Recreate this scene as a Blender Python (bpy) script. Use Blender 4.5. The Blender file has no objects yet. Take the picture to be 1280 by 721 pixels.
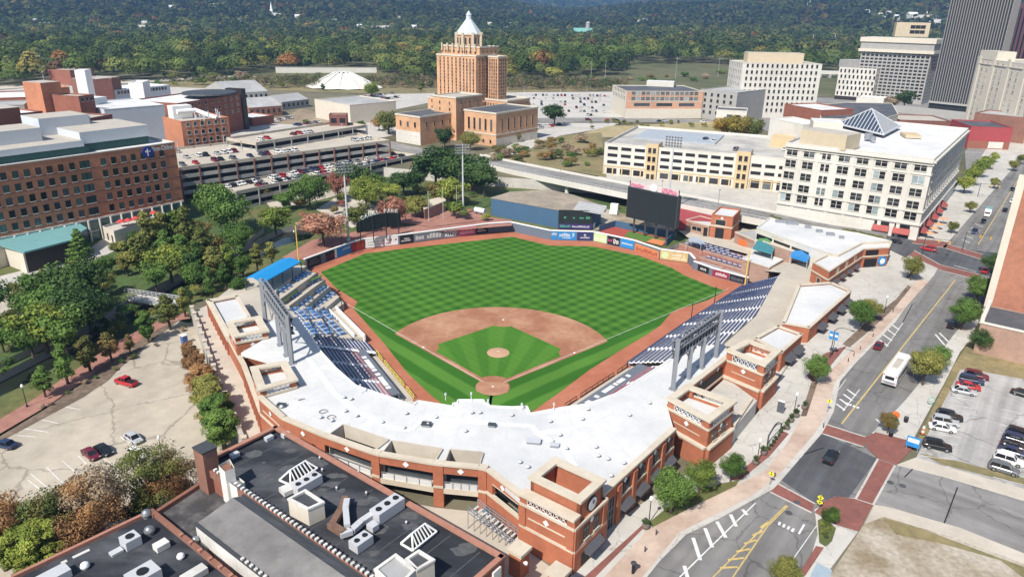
import bpy,bmesh,math,random
import numpy as np
from mathutils import Vector,Matrix
random.seed(7)
RNG=np.random.default_rng(11)
SC=bpy.context.scene
COL=SC.collection
S=8.0
R=math.radians
CAM=np.array([10.966,-146.667,81.341]);YAW,PITCH,ROLL,FL=-.0468,.3685,.0161,900.0
def cam_axes():
 cy,sy=math.cos(YAW),math.sin(YAW)
 f=np.array([sy*math.cos(PITCH),cy*math.cos(PITCH),-math.sin(PITCH)])
 r=np.array([cy,-sy,0.0]);u=np.cross(r,f)
 return r*math.cos(ROLL)+u*math.sin(ROLL),-r*math.sin(ROLL)+u*math.cos(ROLL),f
CR,CU,CF=cam_axes()
def G(px,py,z=0.0):
 """survey point: where a ray through a photo pixel meets the level z"""
 d=CF+CR*(px-640)/FL+CU*(360.5-py)/FL
 t=(z-CAM[2])/d[2]
 p=CAM+t*d
 return(float(p[0]),float(p[1]))
def GL(pts,z=0.0):return[G(x,y,z)for x,y in pts]
def camdist(x,y,z=8):return math.dist((x,y,z),CAM)
cd=bpy.data.cameras.new('camera');cam=bpy.data.objects.new('camera',cd);COL.objects.link(cam)
cd.sensor_width=36;cd.lens=36*FL/1280;cd.clip_start=1;cd.clip_end=30000
M3=Matrix(((CR[0],CU[0],-CF[0]),(CR[1],CU[1],-CF[1]),(CR[2],CU[2],-CF[2])))
cam.matrix_world=Matrix.Translation(Vector(CAM))@M3.to_4x4()
SC.camera=cam
MATS={}
def mat(name,col,rough=.85,var=.12,scale=.6,metal=0.0,spec=.3,col2=None,scale2=None,bump=0.0,detail=5.0,rnd=0.0,streak=None,turn=None,cracks=0.0):
 """noise-broken principled material; var = brightness spread, col2 = second colour in blotches"""
 if name in MATS:return MATS[name]
 m=bpy.data.materials.new(name);m.use_nodes=True
 nt=m.node_tree;N=nt.nodes;Lk=nt.links
 b=N['Principled BSDF'];b.inputs['Roughness'].default_value=rough;b.inputs['Metallic'].default_value=metal
 b.inputs['Specular IOR Level'].default_value=spec
 m.diffuse_color=(*col,1)
 tc=N.new('ShaderNodeNewGeometry')
 vec=tc.outputs['Position']
 if streak:
  mp=N.new('ShaderNodeMapping');mp.inputs['Scale'].default_value=streak
  Lk.new(vec,mp.inputs['Vector']);vec=mp.outputs['Vector']
 nz=N.new('ShaderNodeTexNoise');nz.inputs['Scale'].default_value=scale;nz.inputs['Detail'].default_value=detail
 nz.inputs['Roughness'].default_value=.62
 Lk.new(vec,nz.inputs['Vector'])
 base=None
 if col2:
  n2=N.new('ShaderNodeTexNoise');n2.inputs['Scale'].default_value=scale2 or scale*.25;n2.inputs['Detail'].default_value=6
  n2.inputs['Roughness'].default_value=.6
  Lk.new(vec,n2.inputs['Vector'])
  rp=N.new('ShaderNodeValToRGB');rp.color_ramp.elements[0].position=.42;rp.color_ramp.elements[1].position=.62
  rp.color_ramp.elements[0].color=(*col,1);rp.color_ramp.elements[1].color=(*col2,1)
  Lk.new(n2.outputs['Fac'],rp.inputs['Fac']);base=rp.outputs['Color']
 mr=N.new('ShaderNodeMapRange');mr.inputs['From Min'].default_value=.25;mr.inputs['From Max'].default_value=.75
 mr.inputs['To Min'].default_value=1-var;mr.inputs['To Max'].default_value=1+var
 Lk.new(nz.outputs['Fac'],mr.inputs['Value'])
 val=mr.outputs['Result']
 if rnd:
  oi=N.new('ShaderNodeObjectInfo');m2=N.new('ShaderNodeMapRange')
  m2.inputs['To Min'].default_value=1-rnd;m2.inputs['To Max'].default_value=1+rnd
  Lk.new(oi.outputs['Random'],m2.inputs['Value'])
  mm=N.new('ShaderNodeMath');mm.operation='MULTIPLY';Lk.new(val,mm.inputs[0]);Lk.new(m2.outputs['Result'],mm.inputs[1]);val=mm.outputs[0]
 if turn is not None:
  m1=N.new('ShaderNodeMapping');m1.inputs['Rotation'].default_value=(0,0,R(turn));m2_=N.new('ShaderNodeMapping');m2_.inputs['Scale'].default_value=(.55,.018,1)
  nw=N.new('ShaderNodeTexNoise');nw.inputs['Scale'].default_value=1.0;nw.inputs['Detail'].default_value=4
  Lk.new(tc.outputs['Position'],m1.inputs['Vector']);Lk.new(m1.outputs['Vector'],m2_.inputs['Vector']);Lk.new(m2_.outputs['Vector'],nw.inputs['Vector'])
  r3=N.new('ShaderNodeMapRange');r3.inputs['From Min'].default_value=.35;r3.inputs['From Max'].default_value=.65;r3.inputs['To Min'].default_value=.78;r3.inputs['To Max'].default_value=1.12;Lk.new(nw.outputs['Fac'],r3.inputs['Value'])
  mm=N.new('ShaderNodeMath');mm.operation='MULTIPLY';Lk.new(val,mm.inputs[0]);Lk.new(r3.outputs['Result'],mm.inputs[1]);val=mm.outputs[0]
 if cracks:
  nd=N.new('ShaderNodeTexNoise');nd.inputs['Scale'].default_value=.5;nd.inputs['Detail'].default_value=3;Lk.new(tc.outputs['Position'],nd.inputs['Vector'])
  av=N.new('ShaderNodeVectorMath');av.operation='MULTIPLY_ADD';av.inputs[1].default_value=(2.6,2.6,0);Lk.new(nd.outputs['Color'],av.inputs[0]);Lk.new(tc.outputs['Position'],av.inputs[2])
  vo=N.new('ShaderNodeTexVoronoi');vo.feature='DISTANCE_TO_EDGE';vo.inputs['Scale'].default_value=cracks;Lk.new(av.outputs['Vector'],vo.inputs['Vector'])
  r4=N.new('ShaderNodeMapRange');r4.inputs['From Min'].default_value=.006;r4.inputs['From Max'].default_value=.016;r4.inputs['To Min'].default_value=.68;r4.inputs['To Max'].default_value=1;Lk.new(vo.outputs['Distance'],r4.inputs['Value'])
  mm=N.new('ShaderNodeMath');mm.operation='MULTIPLY';Lk.new(val,mm.inputs[0]);Lk.new(r4.outputs['Result'],mm.inputs[1]);val=mm.outputs[0]
 mx=N.new('ShaderNodeVectorMath');mx.operation='SCALE'
 if base:Lk.new(base,mx.inputs[0])
 else:mx.inputs[0].default_value=col
 Lk.new(val,mx.inputs['Scale']);Lk.new(mx.outputs['Vector'],b.inputs['Base Color'])
 if bump:
  bp=N.new('ShaderNodeBump');bp.inputs['Strength'].default_value=bump;bp.inputs['Distance'].default_value=.2
  Lk.new(nz.outputs['Fac'],bp.inputs['Height']);Lk.new(bp.outputs['Normal'],b.inputs['Normal'])
 MATS[name]=m
 return m
def brick(name,col,mortar=None,var=.16):
 """brickwork: courses that are one pixel or less read as fine horizontal banding plus blotches"""
 if name in MATS:return MATS[name]
 m=mat(name,col,.9,var,.9,col2=tuple(c*.82 for c in col),scale2=.12)
 nt=m.node_tree;N=nt.nodes;Lk=nt.links;b=N['Principled BSDF']
 src=b.inputs['Base Color'].links[0].from_socket
 g=N['Geometry']if 'Geometry' in N else[n for n in N if n.type=='NEW_GEOMETRY'][0]
 sp=N.new('ShaderNodeSeparateXYZ');Lk.new(g.outputs['Position'],sp.inputs[0])
 ml=N.new('ShaderNodeMath');ml.operation='MULTIPLY';ml.inputs[1].default_value=1/.22
 Lk.new(sp.outputs['Z'],ml.inputs[0])
 fr=N.new('ShaderNodeMath');fr.operation='FRACT';Lk.new(ml.outputs[0],fr.inputs[0])
 gt=N.new('ShaderNodeMath');gt.operation='GREATER_THAN';gt.inputs[1].default_value=.86;Lk.new(fr.outputs[0],gt.inputs[0])
 sc=N.new('ShaderNodeMath');sc.operation='MULTIPLY';sc.inputs[1].default_value=.45;Lk.new(gt.outputs[0],sc.inputs[0])
 mx=N.new('ShaderNodeMix');mx.data_type='RGBA';Lk.new(sc.outputs[0],mx.inputs['Factor'])
 Lk.new(src,mx.inputs['A']);mx.inputs['B'].default_value=(*(mortar or(.42,.36,.32)),1)
 Lk.new(mx.outputs['Result'],b.inputs['Base Color'])
 return m
def glass(name,col=(.02,.025,.03),rough=.12,var=.3):
 return mat(name,col,rough,var,.35,spec=.6,rnd=.6)
class MB:
 def __init__(s):s.v=[];s.f=[];s.m=[]
 def face(s,pts,mi=0):
  k=len(s.v);s.v+=[tuple(p)for p in pts];s.f.append(tuple(range(k,k+len(pts))));s.m.append(mi);return s
 def prism(s,poly,z0,z1,mi=0,top=None,cap=True,bottom=False):
  """poly counter-clockwise (x,y); top = material of the lid"""
  a=sum(poly[i][0]*poly[(i+1)%len(poly)][1]-poly[(i+1)%len(poly)][0]*poly[i][1]for i in range(len(poly)))
  if a<0:poly=poly[::-1]
  n=len(poly);k=len(s.v)
  zt=z1 if isinstance(z1,(list,tuple))else[z1]*n
  if a<0 and isinstance(z1,(list,tuple)):zt=list(zt)[::-1]
  s.v+=[(p[0],p[1],z0)for p in poly]+[(p[0],p[1],zt[i])for i,p in enumerate(poly)]
  for i in range(n):
   j=(i+1)%n;s.f.append((k+i,k+j,k+n+j,k+n+i));s.m.append(mi)
  if cap:s.f.append(tuple(range(k+n,k+2*n)));s.m.append(mi if top is None else top)
  if bottom:s.f.append(tuple(range(k+n-1,k-1,-1)));s.m.append(mi)
  return s
 def box(s,cx,cy,z0,sx,sy,sz,rot=0.0,mi=0,top=None,bottom=True):
  c,w=math.cos(rot),math.sin(rot)
  P=[(cx+a*sx/2*c-b*sy/2*w,cy+a*sx/2*w+b*sy/2*c)for a,b in((-1,-1),(1,-1),(1,1),(-1,1))]
  return s.prism(P,z0,z0+sz,mi,top,True,bottom)
 def wall(s,a,b,z0,z1,t,mi=0,top=None,off=0.0):
  """upright slab along a->b, thickness t to the left of a->b starting at off"""
  dx,dy=b[0]-a[0],b[1]-a[1];l=math.hypot(dx,dy)or 1;nx,ny=-dy/l,dx/l
  P=[(a[0]+nx*off,a[1]+ny*off),(b[0]+nx*off,b[1]+ny*off),(b[0]+nx*(off+t),b[1]+ny*(off+t)),(a[0]+nx*(off+t),a[1]+ny*(off+t))]
  return s.prism(P,z0,z1,mi,top,True,True)
 def bar(s,p,q,w,h=None,mi=0):
  """square-section bar from p to q"""
  p=Vector(p);q=Vector(q);d=(q-p);h=h or w
  if d.length<1e-6:return s
  d.normalize();ref=Vector((0,0,1))if abs(d.z)<.95 else Vector((1,0,0))
  x=d.cross(ref).normalized()*(w/2);y=x.cross(d).normalized()*(h/2)
  k=len(s.v)
  for c in(p,q):s.v+=[tuple(c-x-y),tuple(c+x-y),tuple(c+x+y),tuple(c-x+y)]
  s.f+=[(k,k+1,k+5,k+4),(k+1,k+2,k+6,k+5),(k+2,k+3,k+7,k+6),(k+3,k,k+4,k+7),(k+3,k+2,k+1,k),(k+4,k+5,k+6,k+7)]
  s.m+=[mi]*6;return s
 def tube(s,p,q,r0,r1=None,n=8,mi=0,cap=True):
  p=Vector(p);q=Vector(q);d=q-p;r1=r0 if r1 is None else r1
  if d.length<1e-6:return s
  d.normalize();ref=Vector((0,0,1))if abs(d.z)<.95 else Vector((1,0,0))
  x=d.cross(ref).normalized();y=x.cross(d).normalized()*-1
  k=len(s.v)
  for c,r in((p,r0),(q,r1)):
   for i in range(n):
    a=2*math.pi*i/n;s.v.append(tuple(c+x*(r*math.cos(a))+y*(r*math.sin(a))))
  for i in range(n):
   j=(i+1)%n;s.f.append((k+i,k+j,k+n+j,k+n+i));s.m.append(mi)
  if cap:
   s.f.append(tuple(range(k+n,k+2*n)));s.m.append(mi);s.f.append(tuple(range(k+n-1,k-1,-1)));s.m.append(mi)
  return s
 def lathe(s,c,prof,n=12,mi=0):
  """prof = [(r, z)...] about a vertical axis at c"""
  k=len(s.v)
  for r,z in prof:
   for i in range(n):
    a=2*math.pi*i/n;s.v.append((c[0]+r*math.cos(a),c[1]+r*math.sin(a),c[2]+z))
  for a in range(len(prof)-1):
   for i in range(n):
    j=(i+1)%n;s.f.append((k+a*n+i,k+a*n+j,k+(a+1)*n+j,k+(a+1)*n+i));s.m.append(mi)
  s.f.append(tuple(k+(len(prof)-1)*n+i for i in range(n)));s.m.append(mi)
  return s
 def add(s,o,mtx=None):
  k=len(s.v)
  s.v+=[tuple(mtx@Vector(p))for p in o.v]if mtx else o.v
  s.f+=[tuple(i+k for i in f)for f in o.f];s.m+=o.m;return s
 def mesh(s,name,mats,org=(0,0,0),smooth=False):
  me=bpy.data.meshes.new(name)
  me.from_pydata([(x-org[0],y-org[1],z-org[2])for x,y,z in s.v],[],s.f)
  for m in(mats if isinstance(mats,(list,tuple))else[mats]):me.materials.append(m)
  if any(s.m):me.polygons.foreach_set('material_index',s.m)
  if smooth:me.polygons.foreach_set('use_smooth',[True]*len(s.f))
  me.update();return me
 def build(s,name,mats,parent=None,smooth=False,**kw):
  """link as ONE mesh object; vertices are world coordinates"""
  org=parent.location if parent is not None else Vector((0,0,0))
  if parent is not None and parent.parent is not None:org=parent.parent.location+parent.location
  if parent is None and s.v and not kw.pop('world',False):
   a=np.array(s.v);org=Vector((float(a[:,0].mean()),float(a[:,1].mean()),float(a[:,2].min())))
  o=bpy.data.objects.new(name,s.mesh(name,mats,org,smooth));COL.objects.link(o)
  if parent is not None:o.parent=parent
  else:o.location=org
  return o
def tag(o,label=None,cat=None,group=None,kind=None):
 if label:o['label']=label
 if cat:o['category']=cat
 if group:o['group']=group
 if kind:o['kind']=kind
 return o
def thing(name,label,cat,loc=(0,0,0),rz=0.0,group=None):
 o=bpy.data.objects.new(name,None);COL.objects.link(o);o.empty_display_size=.5
 o.location=loc;o.rotation_euler=(0,0,rz)
 return tag(o,label,cat,group)
def child(name,me,parent,loc=(0,0,0),rz=0.0):
 o=bpy.data.objects.new(name,me);COL.objects.link(o);o.parent=parent;o.location=loc;o.rotation_euler=(0,0,rz);return o
def copy_tree(o,loc=None,rz=None,label=None,group=None,scale=None,parent=None):
 c=o.copy();COL.objects.link(c)
 if parent is not None:c.parent=parent
 if loc is not None:c.location=loc
 if rz is not None:c.rotation_euler=(0,0,rz)
 if scale is not None:c.scale=(scale,)*3 if not isinstance(scale,(tuple,list))else scale
 if label:c['label']=label
 if group:c['group']=group
 for ch in KIDS.get(o.name,[]):
  k=copy_tree(ch,parent=c)
  KIDS.setdefault(c.name,[]).append(k)
 return c
KIDS={}
def own(root,*kids):
 KIDS.setdefault(root.name,[]).extend(kids)
def struct(mb,name,mats,**kw):
 return tag(mb.build(name,mats,None),kind='structure')
def seg_pt(a,b,t):return(a[0]+(b[0]-a[0])*t,a[1]+(b[1]-a[1])*t)
def dist2(a,b):return math.hypot(a[0]-b[0],a[1]-b[1])
def ang(a,b):return math.atan2(b[1]-a[1],b[0]-a[0])
def offset_poly(poly,d):
 """CCW polygon grown outward by d (negative shrinks)"""
 n=len(poly);out=[]
 for i in range(n):
  p0,p1,p2=poly[i-1],poly[i],poly[(i+1)%n]
  a=ang(p0,p1);b=ang(p1,p2)
  n1=(math.sin(a),-math.cos(a));n2=(math.sin(b),-math.cos(b))
  k=1+n1[0]*n2[0]+n1[1]*n2[1]
  k=max(k,.25)
  out.append((p1[0]+(n1[0]+n2[0])/k*d,p1[1]+(n1[1]+n2[1])/k*d))
 return out
def ccw(poly):
 a=sum(poly[i][0]*poly[(i+1)%len(poly)][1]-poly[(i+1)%len(poly)][0]*poly[i][1]for i in range(len(poly)))
 return list(poly)if a>0 else list(poly)[::-1]
def rect(a,b,depth):
 """footprint from the front edge a->b (left to right seen from outside), extended backwards"""
 dx,dy=b[0]-a[0],b[1]-a[1];l=math.hypot(dx,dy);nx,ny=-dy/l*depth,dx/l*depth
 return[a,b,(b[0]+nx,b[1]+ny),(a[0]+nx,a[1]+ny)]
def text_mesh(txt,size,depth,name='lettering',align='CENTER',spacing=1.0,bold=0.0):
 cu=bpy.data.curves.new(name,'FONT');cu.body=txt;cu.size=size;cu.extrude=depth/2;cu.align_x=align;cu.align_y='CENTER'
 cu.space_character=spacing;cu.offset=bold;cu.resolution_u=2
 o=bpy.data.objects.new('tmp',cu);COL.objects.link(o)
 dg=bpy.context.evaluated_depsgraph_get();me=bpy.data.meshes.new_from_object(o.evaluated_get(dg))
 bpy.data.objects.remove(o);bpy.data.curves.remove(cu);me.name=name
 return me
def put_text(txt,a,b,zc,size,m,parent,out=.06,t=.5,depth=.04,tilt=0.0,name='lettering',spacing=1.0,width=None,bold=0.0):
 """letters standing on the outer face of wall a->b (left to right seen from outside)"""
 me=text_mesh(txt,size,depth,name,spacing=spacing,bold=bold);me.materials.clear();me.materials.append(m)
 p=seg_pt(a,b,t);al=ang(a,b);nx,ny=math.sin(al),-math.cos(al)
 o=bpy.data.objects.new(name,me);COL.objects.link(o);o.parent=parent
 w=max(v.co.x for v in me.vertices)-min(v.co.x for v in me.vertices)if len(me.vertices)else 1
 if width:o.scale=(width/w,1,1)
 o.location=(p[0]+nx*out-parent.location[0],p[1]+ny*out-parent.location[1],zc-parent.location[2])
 o.rotation_euler=(R(90)-tilt,0,al)
 return o
WIN_MESH={}
def win_mesh(style,w,h,gm,fm,sill=True):
 fm,sm=fm if isinstance(fm,tuple)else(fm,fm)
 k=(style,round(w,2),round(h,2),gm.name,fm.name,sm.name,sill)
 if k in WIN_MESH:return WIN_MESH[k]
 b=MB();d=.10
 b.face([(-w/2,-.03,0),(w/2,-.03,0),(w/2,-.03,h),(-w/2,-.03,h)],0)
 t=min(.09,w*.08)
 for x in(-w/2-t/2,w/2+t/2):b.box(x,-d/2,-t,t,d,h+2*t,0,1)
 for z in(-t,h):b.box(0,-d/2+.002,z,w,d-.004,t,0,1)
 if style=='double':b.box(0,-.05,0,.07,.05,h,0,1);b.box(0,-.05,h*.5,w,.055,.06,0,1)
 if style=='sash':b.box(0,-.05,h*.5,w,.05,.07,0,1)
 if style=='grid':
  for i in range(1,4):b.box(-w/2+w*i/4,-.05,0,.06,.05,h,0,1)
  b.box(0,-.05,h*.5,w,.055,.06,0,1)
 if style=='pair':
  b.box(0,-.08,0,w*.14,.08,h,0,1);b.box(0,-.05,h*.5,w,.055,.08,0,1)
 if sill:b.box(0,-.12,-t-.12,w+.3,.24,.16,0,2)
 WIN_MESH[k]=b.mesh('window',[gm,fm,sm]);return WIN_MESH[k]
class Bld:
 """a building thing: Empty at its base with wall / roof / parapet / window parts"""
 def __init__(s,name,label,poly,z0,z1,wm,rm,cat='building',parapet=.6,pm=None,group=None,floor_bands=None,wall_name='wall'):
  s.poly=ccw(poly);cx=sum(p[0]for p in s.poly)/len(poly);cy=sum(p[1]for p in s.poly)/len(poly)
  s.root=thing(name,label,cat,(cx,cy,z0),0,group);s.wins=[];s.z0=z0;s.z1=z1
  b=MB();b.prism(s.poly,z0,z1,0,cap=False);s.wall=b.build(wall_name,wm,s.root)
  t=.35;inner=offset_poly(s.poly,-t)
  r=MB();r.face([(p[0],p[1],z1-parapet)for p in inner]);s.roof=r.build('roof',rm,s.root)
  if parapet:
   q=MB();outer=offset_poly(s.poly,.08);n=len(outer)
   for i in range(n):
    j=(i+1)%n
    q.face([(*outer[i],z1-.28),(*outer[j],z1-.28),(*outer[j],z1+.06),(*outer[i],z1+.06)])
    q.face([(*outer[i],z1+.06),(*outer[j],z1+.06),(*inner[j],z1+.06),(*inner[i],z1+.06)])
    q.face([(*inner[i],z1+.06),(*inner[j],z1+.06),(*inner[j],z1-parapet),(*inner[i],z1-parapet)])
    q.face([(*outer[j],z1-.28),(*outer[i],z1-.28),(*s.poly[i],z1-.28),(*s.poly[j],z1-.28)])
   q.build('parapet',pm or wm,s.root)
 def edge(s,i):return s.poly[i%len(s.poly)],s.poly[(i+1)%len(s.poly)]
 def windows(s,a,b,zs,us,w,h,gms,fm,style='plain',sill=True,name='window'):
  """us: fractions along a->b (outside on the right-hand side when walking a->b of a CCW footprint)"""
  al=ang(a,b)
  gms=gms if isinstance(gms,(list,tuple))else[gms]
  for z in zs:
   for u in us:
    p=seg_pt(a,b,u)
    s.wins.append((p[0]+math.sin(al)*.004,p[1]-math.cos(al)*.004,z,al,win_mesh(style,w,h,random.choice(gms),fm,sill),name))
 def grid(s,a,b,z0,dz,rows,cols,w,h,gms,fm,m0=.06,m1=.06,**kw):
  us=[m0+(1-m0-m1)*(i+.5)/cols for i in range(cols)]
  s.windows(a,b,[z0+dz*i for i in range(rows)],us,w,h,gms,fm,**kw)
 def part(s,mb,name,m,**kw):return mb.build(name,m,s.root,**kw)
 def finish(s,limit=96):
  s.wins.sort(key=lambda k:math.dist((k[0],k[1],k[2]),CAM))
  L=s.root.location
  for(x,y,z,al,me,nm)in s.wins[:limit]:child(nm,me,s.root,(x-L[0],y-L[1],z-L[2]),al)
  rest=s.wins[limit:]
  if rest:
   vs=[];fs=[];ms=[];mats=[]
   for(x,y,z,al,me,nm)in rest:
    mi=[]
    for m in me.materials:
     if m not in mats:mats.append(m)
     mi.append(mats.index(m))
    c,w=math.cos(al),math.sin(al);k=len(vs)
    for v in me.vertices:vs.append((x-L[0]+v.co.x*c-v.co.y*w,y-L[1]+v.co.x*w+v.co.y*c,z-L[2]+v.co.z))
    for p in me.polygons:fs.append(tuple(i+k for i in p.vertices));ms.append(mi[p.material_index])
   me=bpy.data.meshes.new('window_rows');me.from_pydata(vs,[],fs)
   for m in mats:me.materials.append(m)
   me.polygons.foreach_set('material_index',ms)
   tag(child('window_rows',me,s.root),kind='stuff')
  return s.root
def hvac(mb,x,y,z,sx,sy,sz,rot,fans=2):
 """roof unit: body + inset fan discs"""
 mb.box(x,y,z,sx,sy,sz,rot,0)
 c,w=math.cos(rot),math.sin(rot)
 for i in range(fans):
  u=(i+.5)/fans-.5;px,py=x+u*sx*c,y+u*sx*w
  mb.tube((px,py,z+sz-.01),(px,py,z+sz+.12),min(sy,sx/fans)*.36,n=10,mi=1)
def roof_unit(label,x,y,z,sx,sy,sz,rot,m,fans=2,group=None):
 t=thing('rooftop_unit',label,'air conditioner',(x,y,z),0,group)
 b=MB();b.box(x,y,z+.15,sx,sy,sz-.15,rot,0);b.box(x,y,z,sx*.9,sy*.9,.15,rot,0);b.build('casing',m,t)
 c,w=math.cos(rot),math.sin(rot)
 for i in range(fans):
  u=(i+.5)/fans-.5;px,py=x+u*sx*c,y+u*sx*w
  f=MB();f.tube((px,py,z+sz),(px,py,z+sz+.14),min(sy,sx/fans)*.27,n=10);f.build('fan',MATS['black_metal'],t)
 return t
def PX(x,y,z):
 d=np.array([x,y,z])-CAM;k=d@CF
 return 640+FL*(d@CR)/k,360.5-FL*(d@CU)/k
def ZT(p,py):
 """height at which the upright through p=(x,y) reaches photo row py"""
 lo,hi=-5.,160.
 for _ in range(40):
  m=(lo+hi)/2
  if PX(p[0],p[1],m)[1]>py:lo=m
  else:hi=m
 return lo
mat('asphalt',(.175,.168,.16),.9,.12,.35,col2=(.215,.206,.196),scale2=.06,turn=35,cracks=.09)
mat('lot_pale',(.40,.385,.365),.9,.14,.3,col2=(.34,.33,.31),scale2=.06,turn=35,cracks=.1)
mat('asphalt_new',(.078,.08,.086),.9,.14,.5,col2=(.098,.10,.105),scale2=.1,turn=35)
mat('asphalt_old',(.23,.22,.21),.9,.14,.3,col2=(.28,.27,.255),scale2=.05,turn=125,cracks=.11)
mat('concrete',(.50,.475,.43),.9,.09,.4,col2=(.43,.405,.365),scale2=.07,cracks=.2)
mat('concrete_warm',(.52,.465,.385),.9,.09,.5,col2=(.40,.355,.295),scale2=.05)
mat('lot_pavement',(.45,.395,.315),.92,.12,.35,col2=(.36,.315,.25),scale2=.045,cracks=.07)
mat('paver_pink',(.52,.41,.33),.9,.12,.7,col2=(.42,.31,.245),scale2=.15)
mat('paver_red',(.24,.095,.075),.9,.18,1.0,col2=(.19,.08,.065),scale2=.2)
mat('brick_plaza',(.34,.17,.13),.9,.16,.8,col2=(.28,.13,.10),scale2=.12)
mat('clay',(.36,.125,.068),.95,.10,.7,col2=(.41,.155,.09),scale2=.09)
mat('infield_clay',(.30,.13,.072),.95,.08,.6,col2=(.42,.235,.14),scale2=.075)
mat('home_clay',(.40,.215,.13),.95,.08,1.0,col2=(.34,.165,.1),scale2=.3)
mat('mound_clay',(.46,.28,.175),.95,.06,1.0)
mat('roof_blue_pad',(.30,.37,.42),.9,.1,1);mat('dirt',(.30,.235,.165),.95,.2,.4,col2=(.22,.17,.11),scale2=.08)
mat('mulch',(.13,.095,.07),.95,.25,.8,col2=(.19,.14,.10),scale2=.2)
mat('dry_grass',(.25,.20,.10),.95,.28,.7,col2=(.165,.15,.07),scale2=.06)
mat('straw',(.36,.295,.165),.95,.2,.3,col2=(.26,.23,.11),scale2=.03);mat('lawn',(.065,.105,.03),.95,.3,.5,col2=(.13,.125,.045),scale2=.05)
mat('land',(.10,.095,.05),.95,.35,.05,col2=(.17,.15,.10),scale2=.006)
mat('forest_floor',(.12,.115,.055),.95,.3,.03,col2=(.09,.10,.04),scale2=.006)
mat('gravel_lot',(.42,.37,.30),.95,.28,1.4,col2=(.24,.19,.12),scale2=.11)
mat('paint_white',(.64,.63,.61),.8,.22,1.2)
mat('paint_yellow',(.52,.39,.15),.8,.25,1.5)
mat('paint_faded',(.5,.49,.46),.9,.2,2.0)
mat('white_roof',(.60,.595,.58),.7,.06,.5,col2=(.515,.52,.515),scale2=.07)
mat('roof_stain',(.62,.68,.69),.8,.08,.6)
mat('white_chalk',(.75,.75,.72),.9,.1,2)
mat('water',(.018,.024,.016),.08,.2,.3,spec=.5)
mat('black_metal',(.015,.016,.018),.6,.1,1)
mat('dark_metal',(.055,.06,.065),.6,.1,1)
mat('grey_metal',(.26,.275,.30),.5,.08,1,metal=.2)
mat('light_metal',(.58,.59,.60),.45,.06,1,metal=.2)
mat('white_paint',(.78,.775,.755),.6,.05,.6)
mat('stone',(.55,.485,.385),.85,.08,.9,col2=(.50,.43,.335),scale2=.2)
mat('stone_grey',(.42,.39,.34),.9,.12,.8,col2=(.36,.335,.295),scale2=.2)
brick('park_brick',(.40,.125,.058))
brick('park_brick_dark',(.27,.075,.042))
brick('red_brick',(.27,.09,.055))
brick('dull_brick',(.24,.11,.075))
brick('pink_brick',(.38,.24,.18))
mat('navy',(.022,.035,.085),.6,.15,1)
mat('seat_navy',(.04,.06,.15),.55,.15,1.2)
mat('seat_blue',(.07,.19,.46),.55,.12,1.2,rnd=.15)
mat('black_roof',(.024,.026,.032),.8,.35,.5,col2=(.068,.071,.078),scale2=.14,streak=(.5,1.2,1))
glass('dark_glass',(.018,.02,.023));glass('green_glass',(.05,.10,.095));glass('grey_glass',(.06,.07,.08));glass('pale_glass',(.20,.25,.26))
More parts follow.
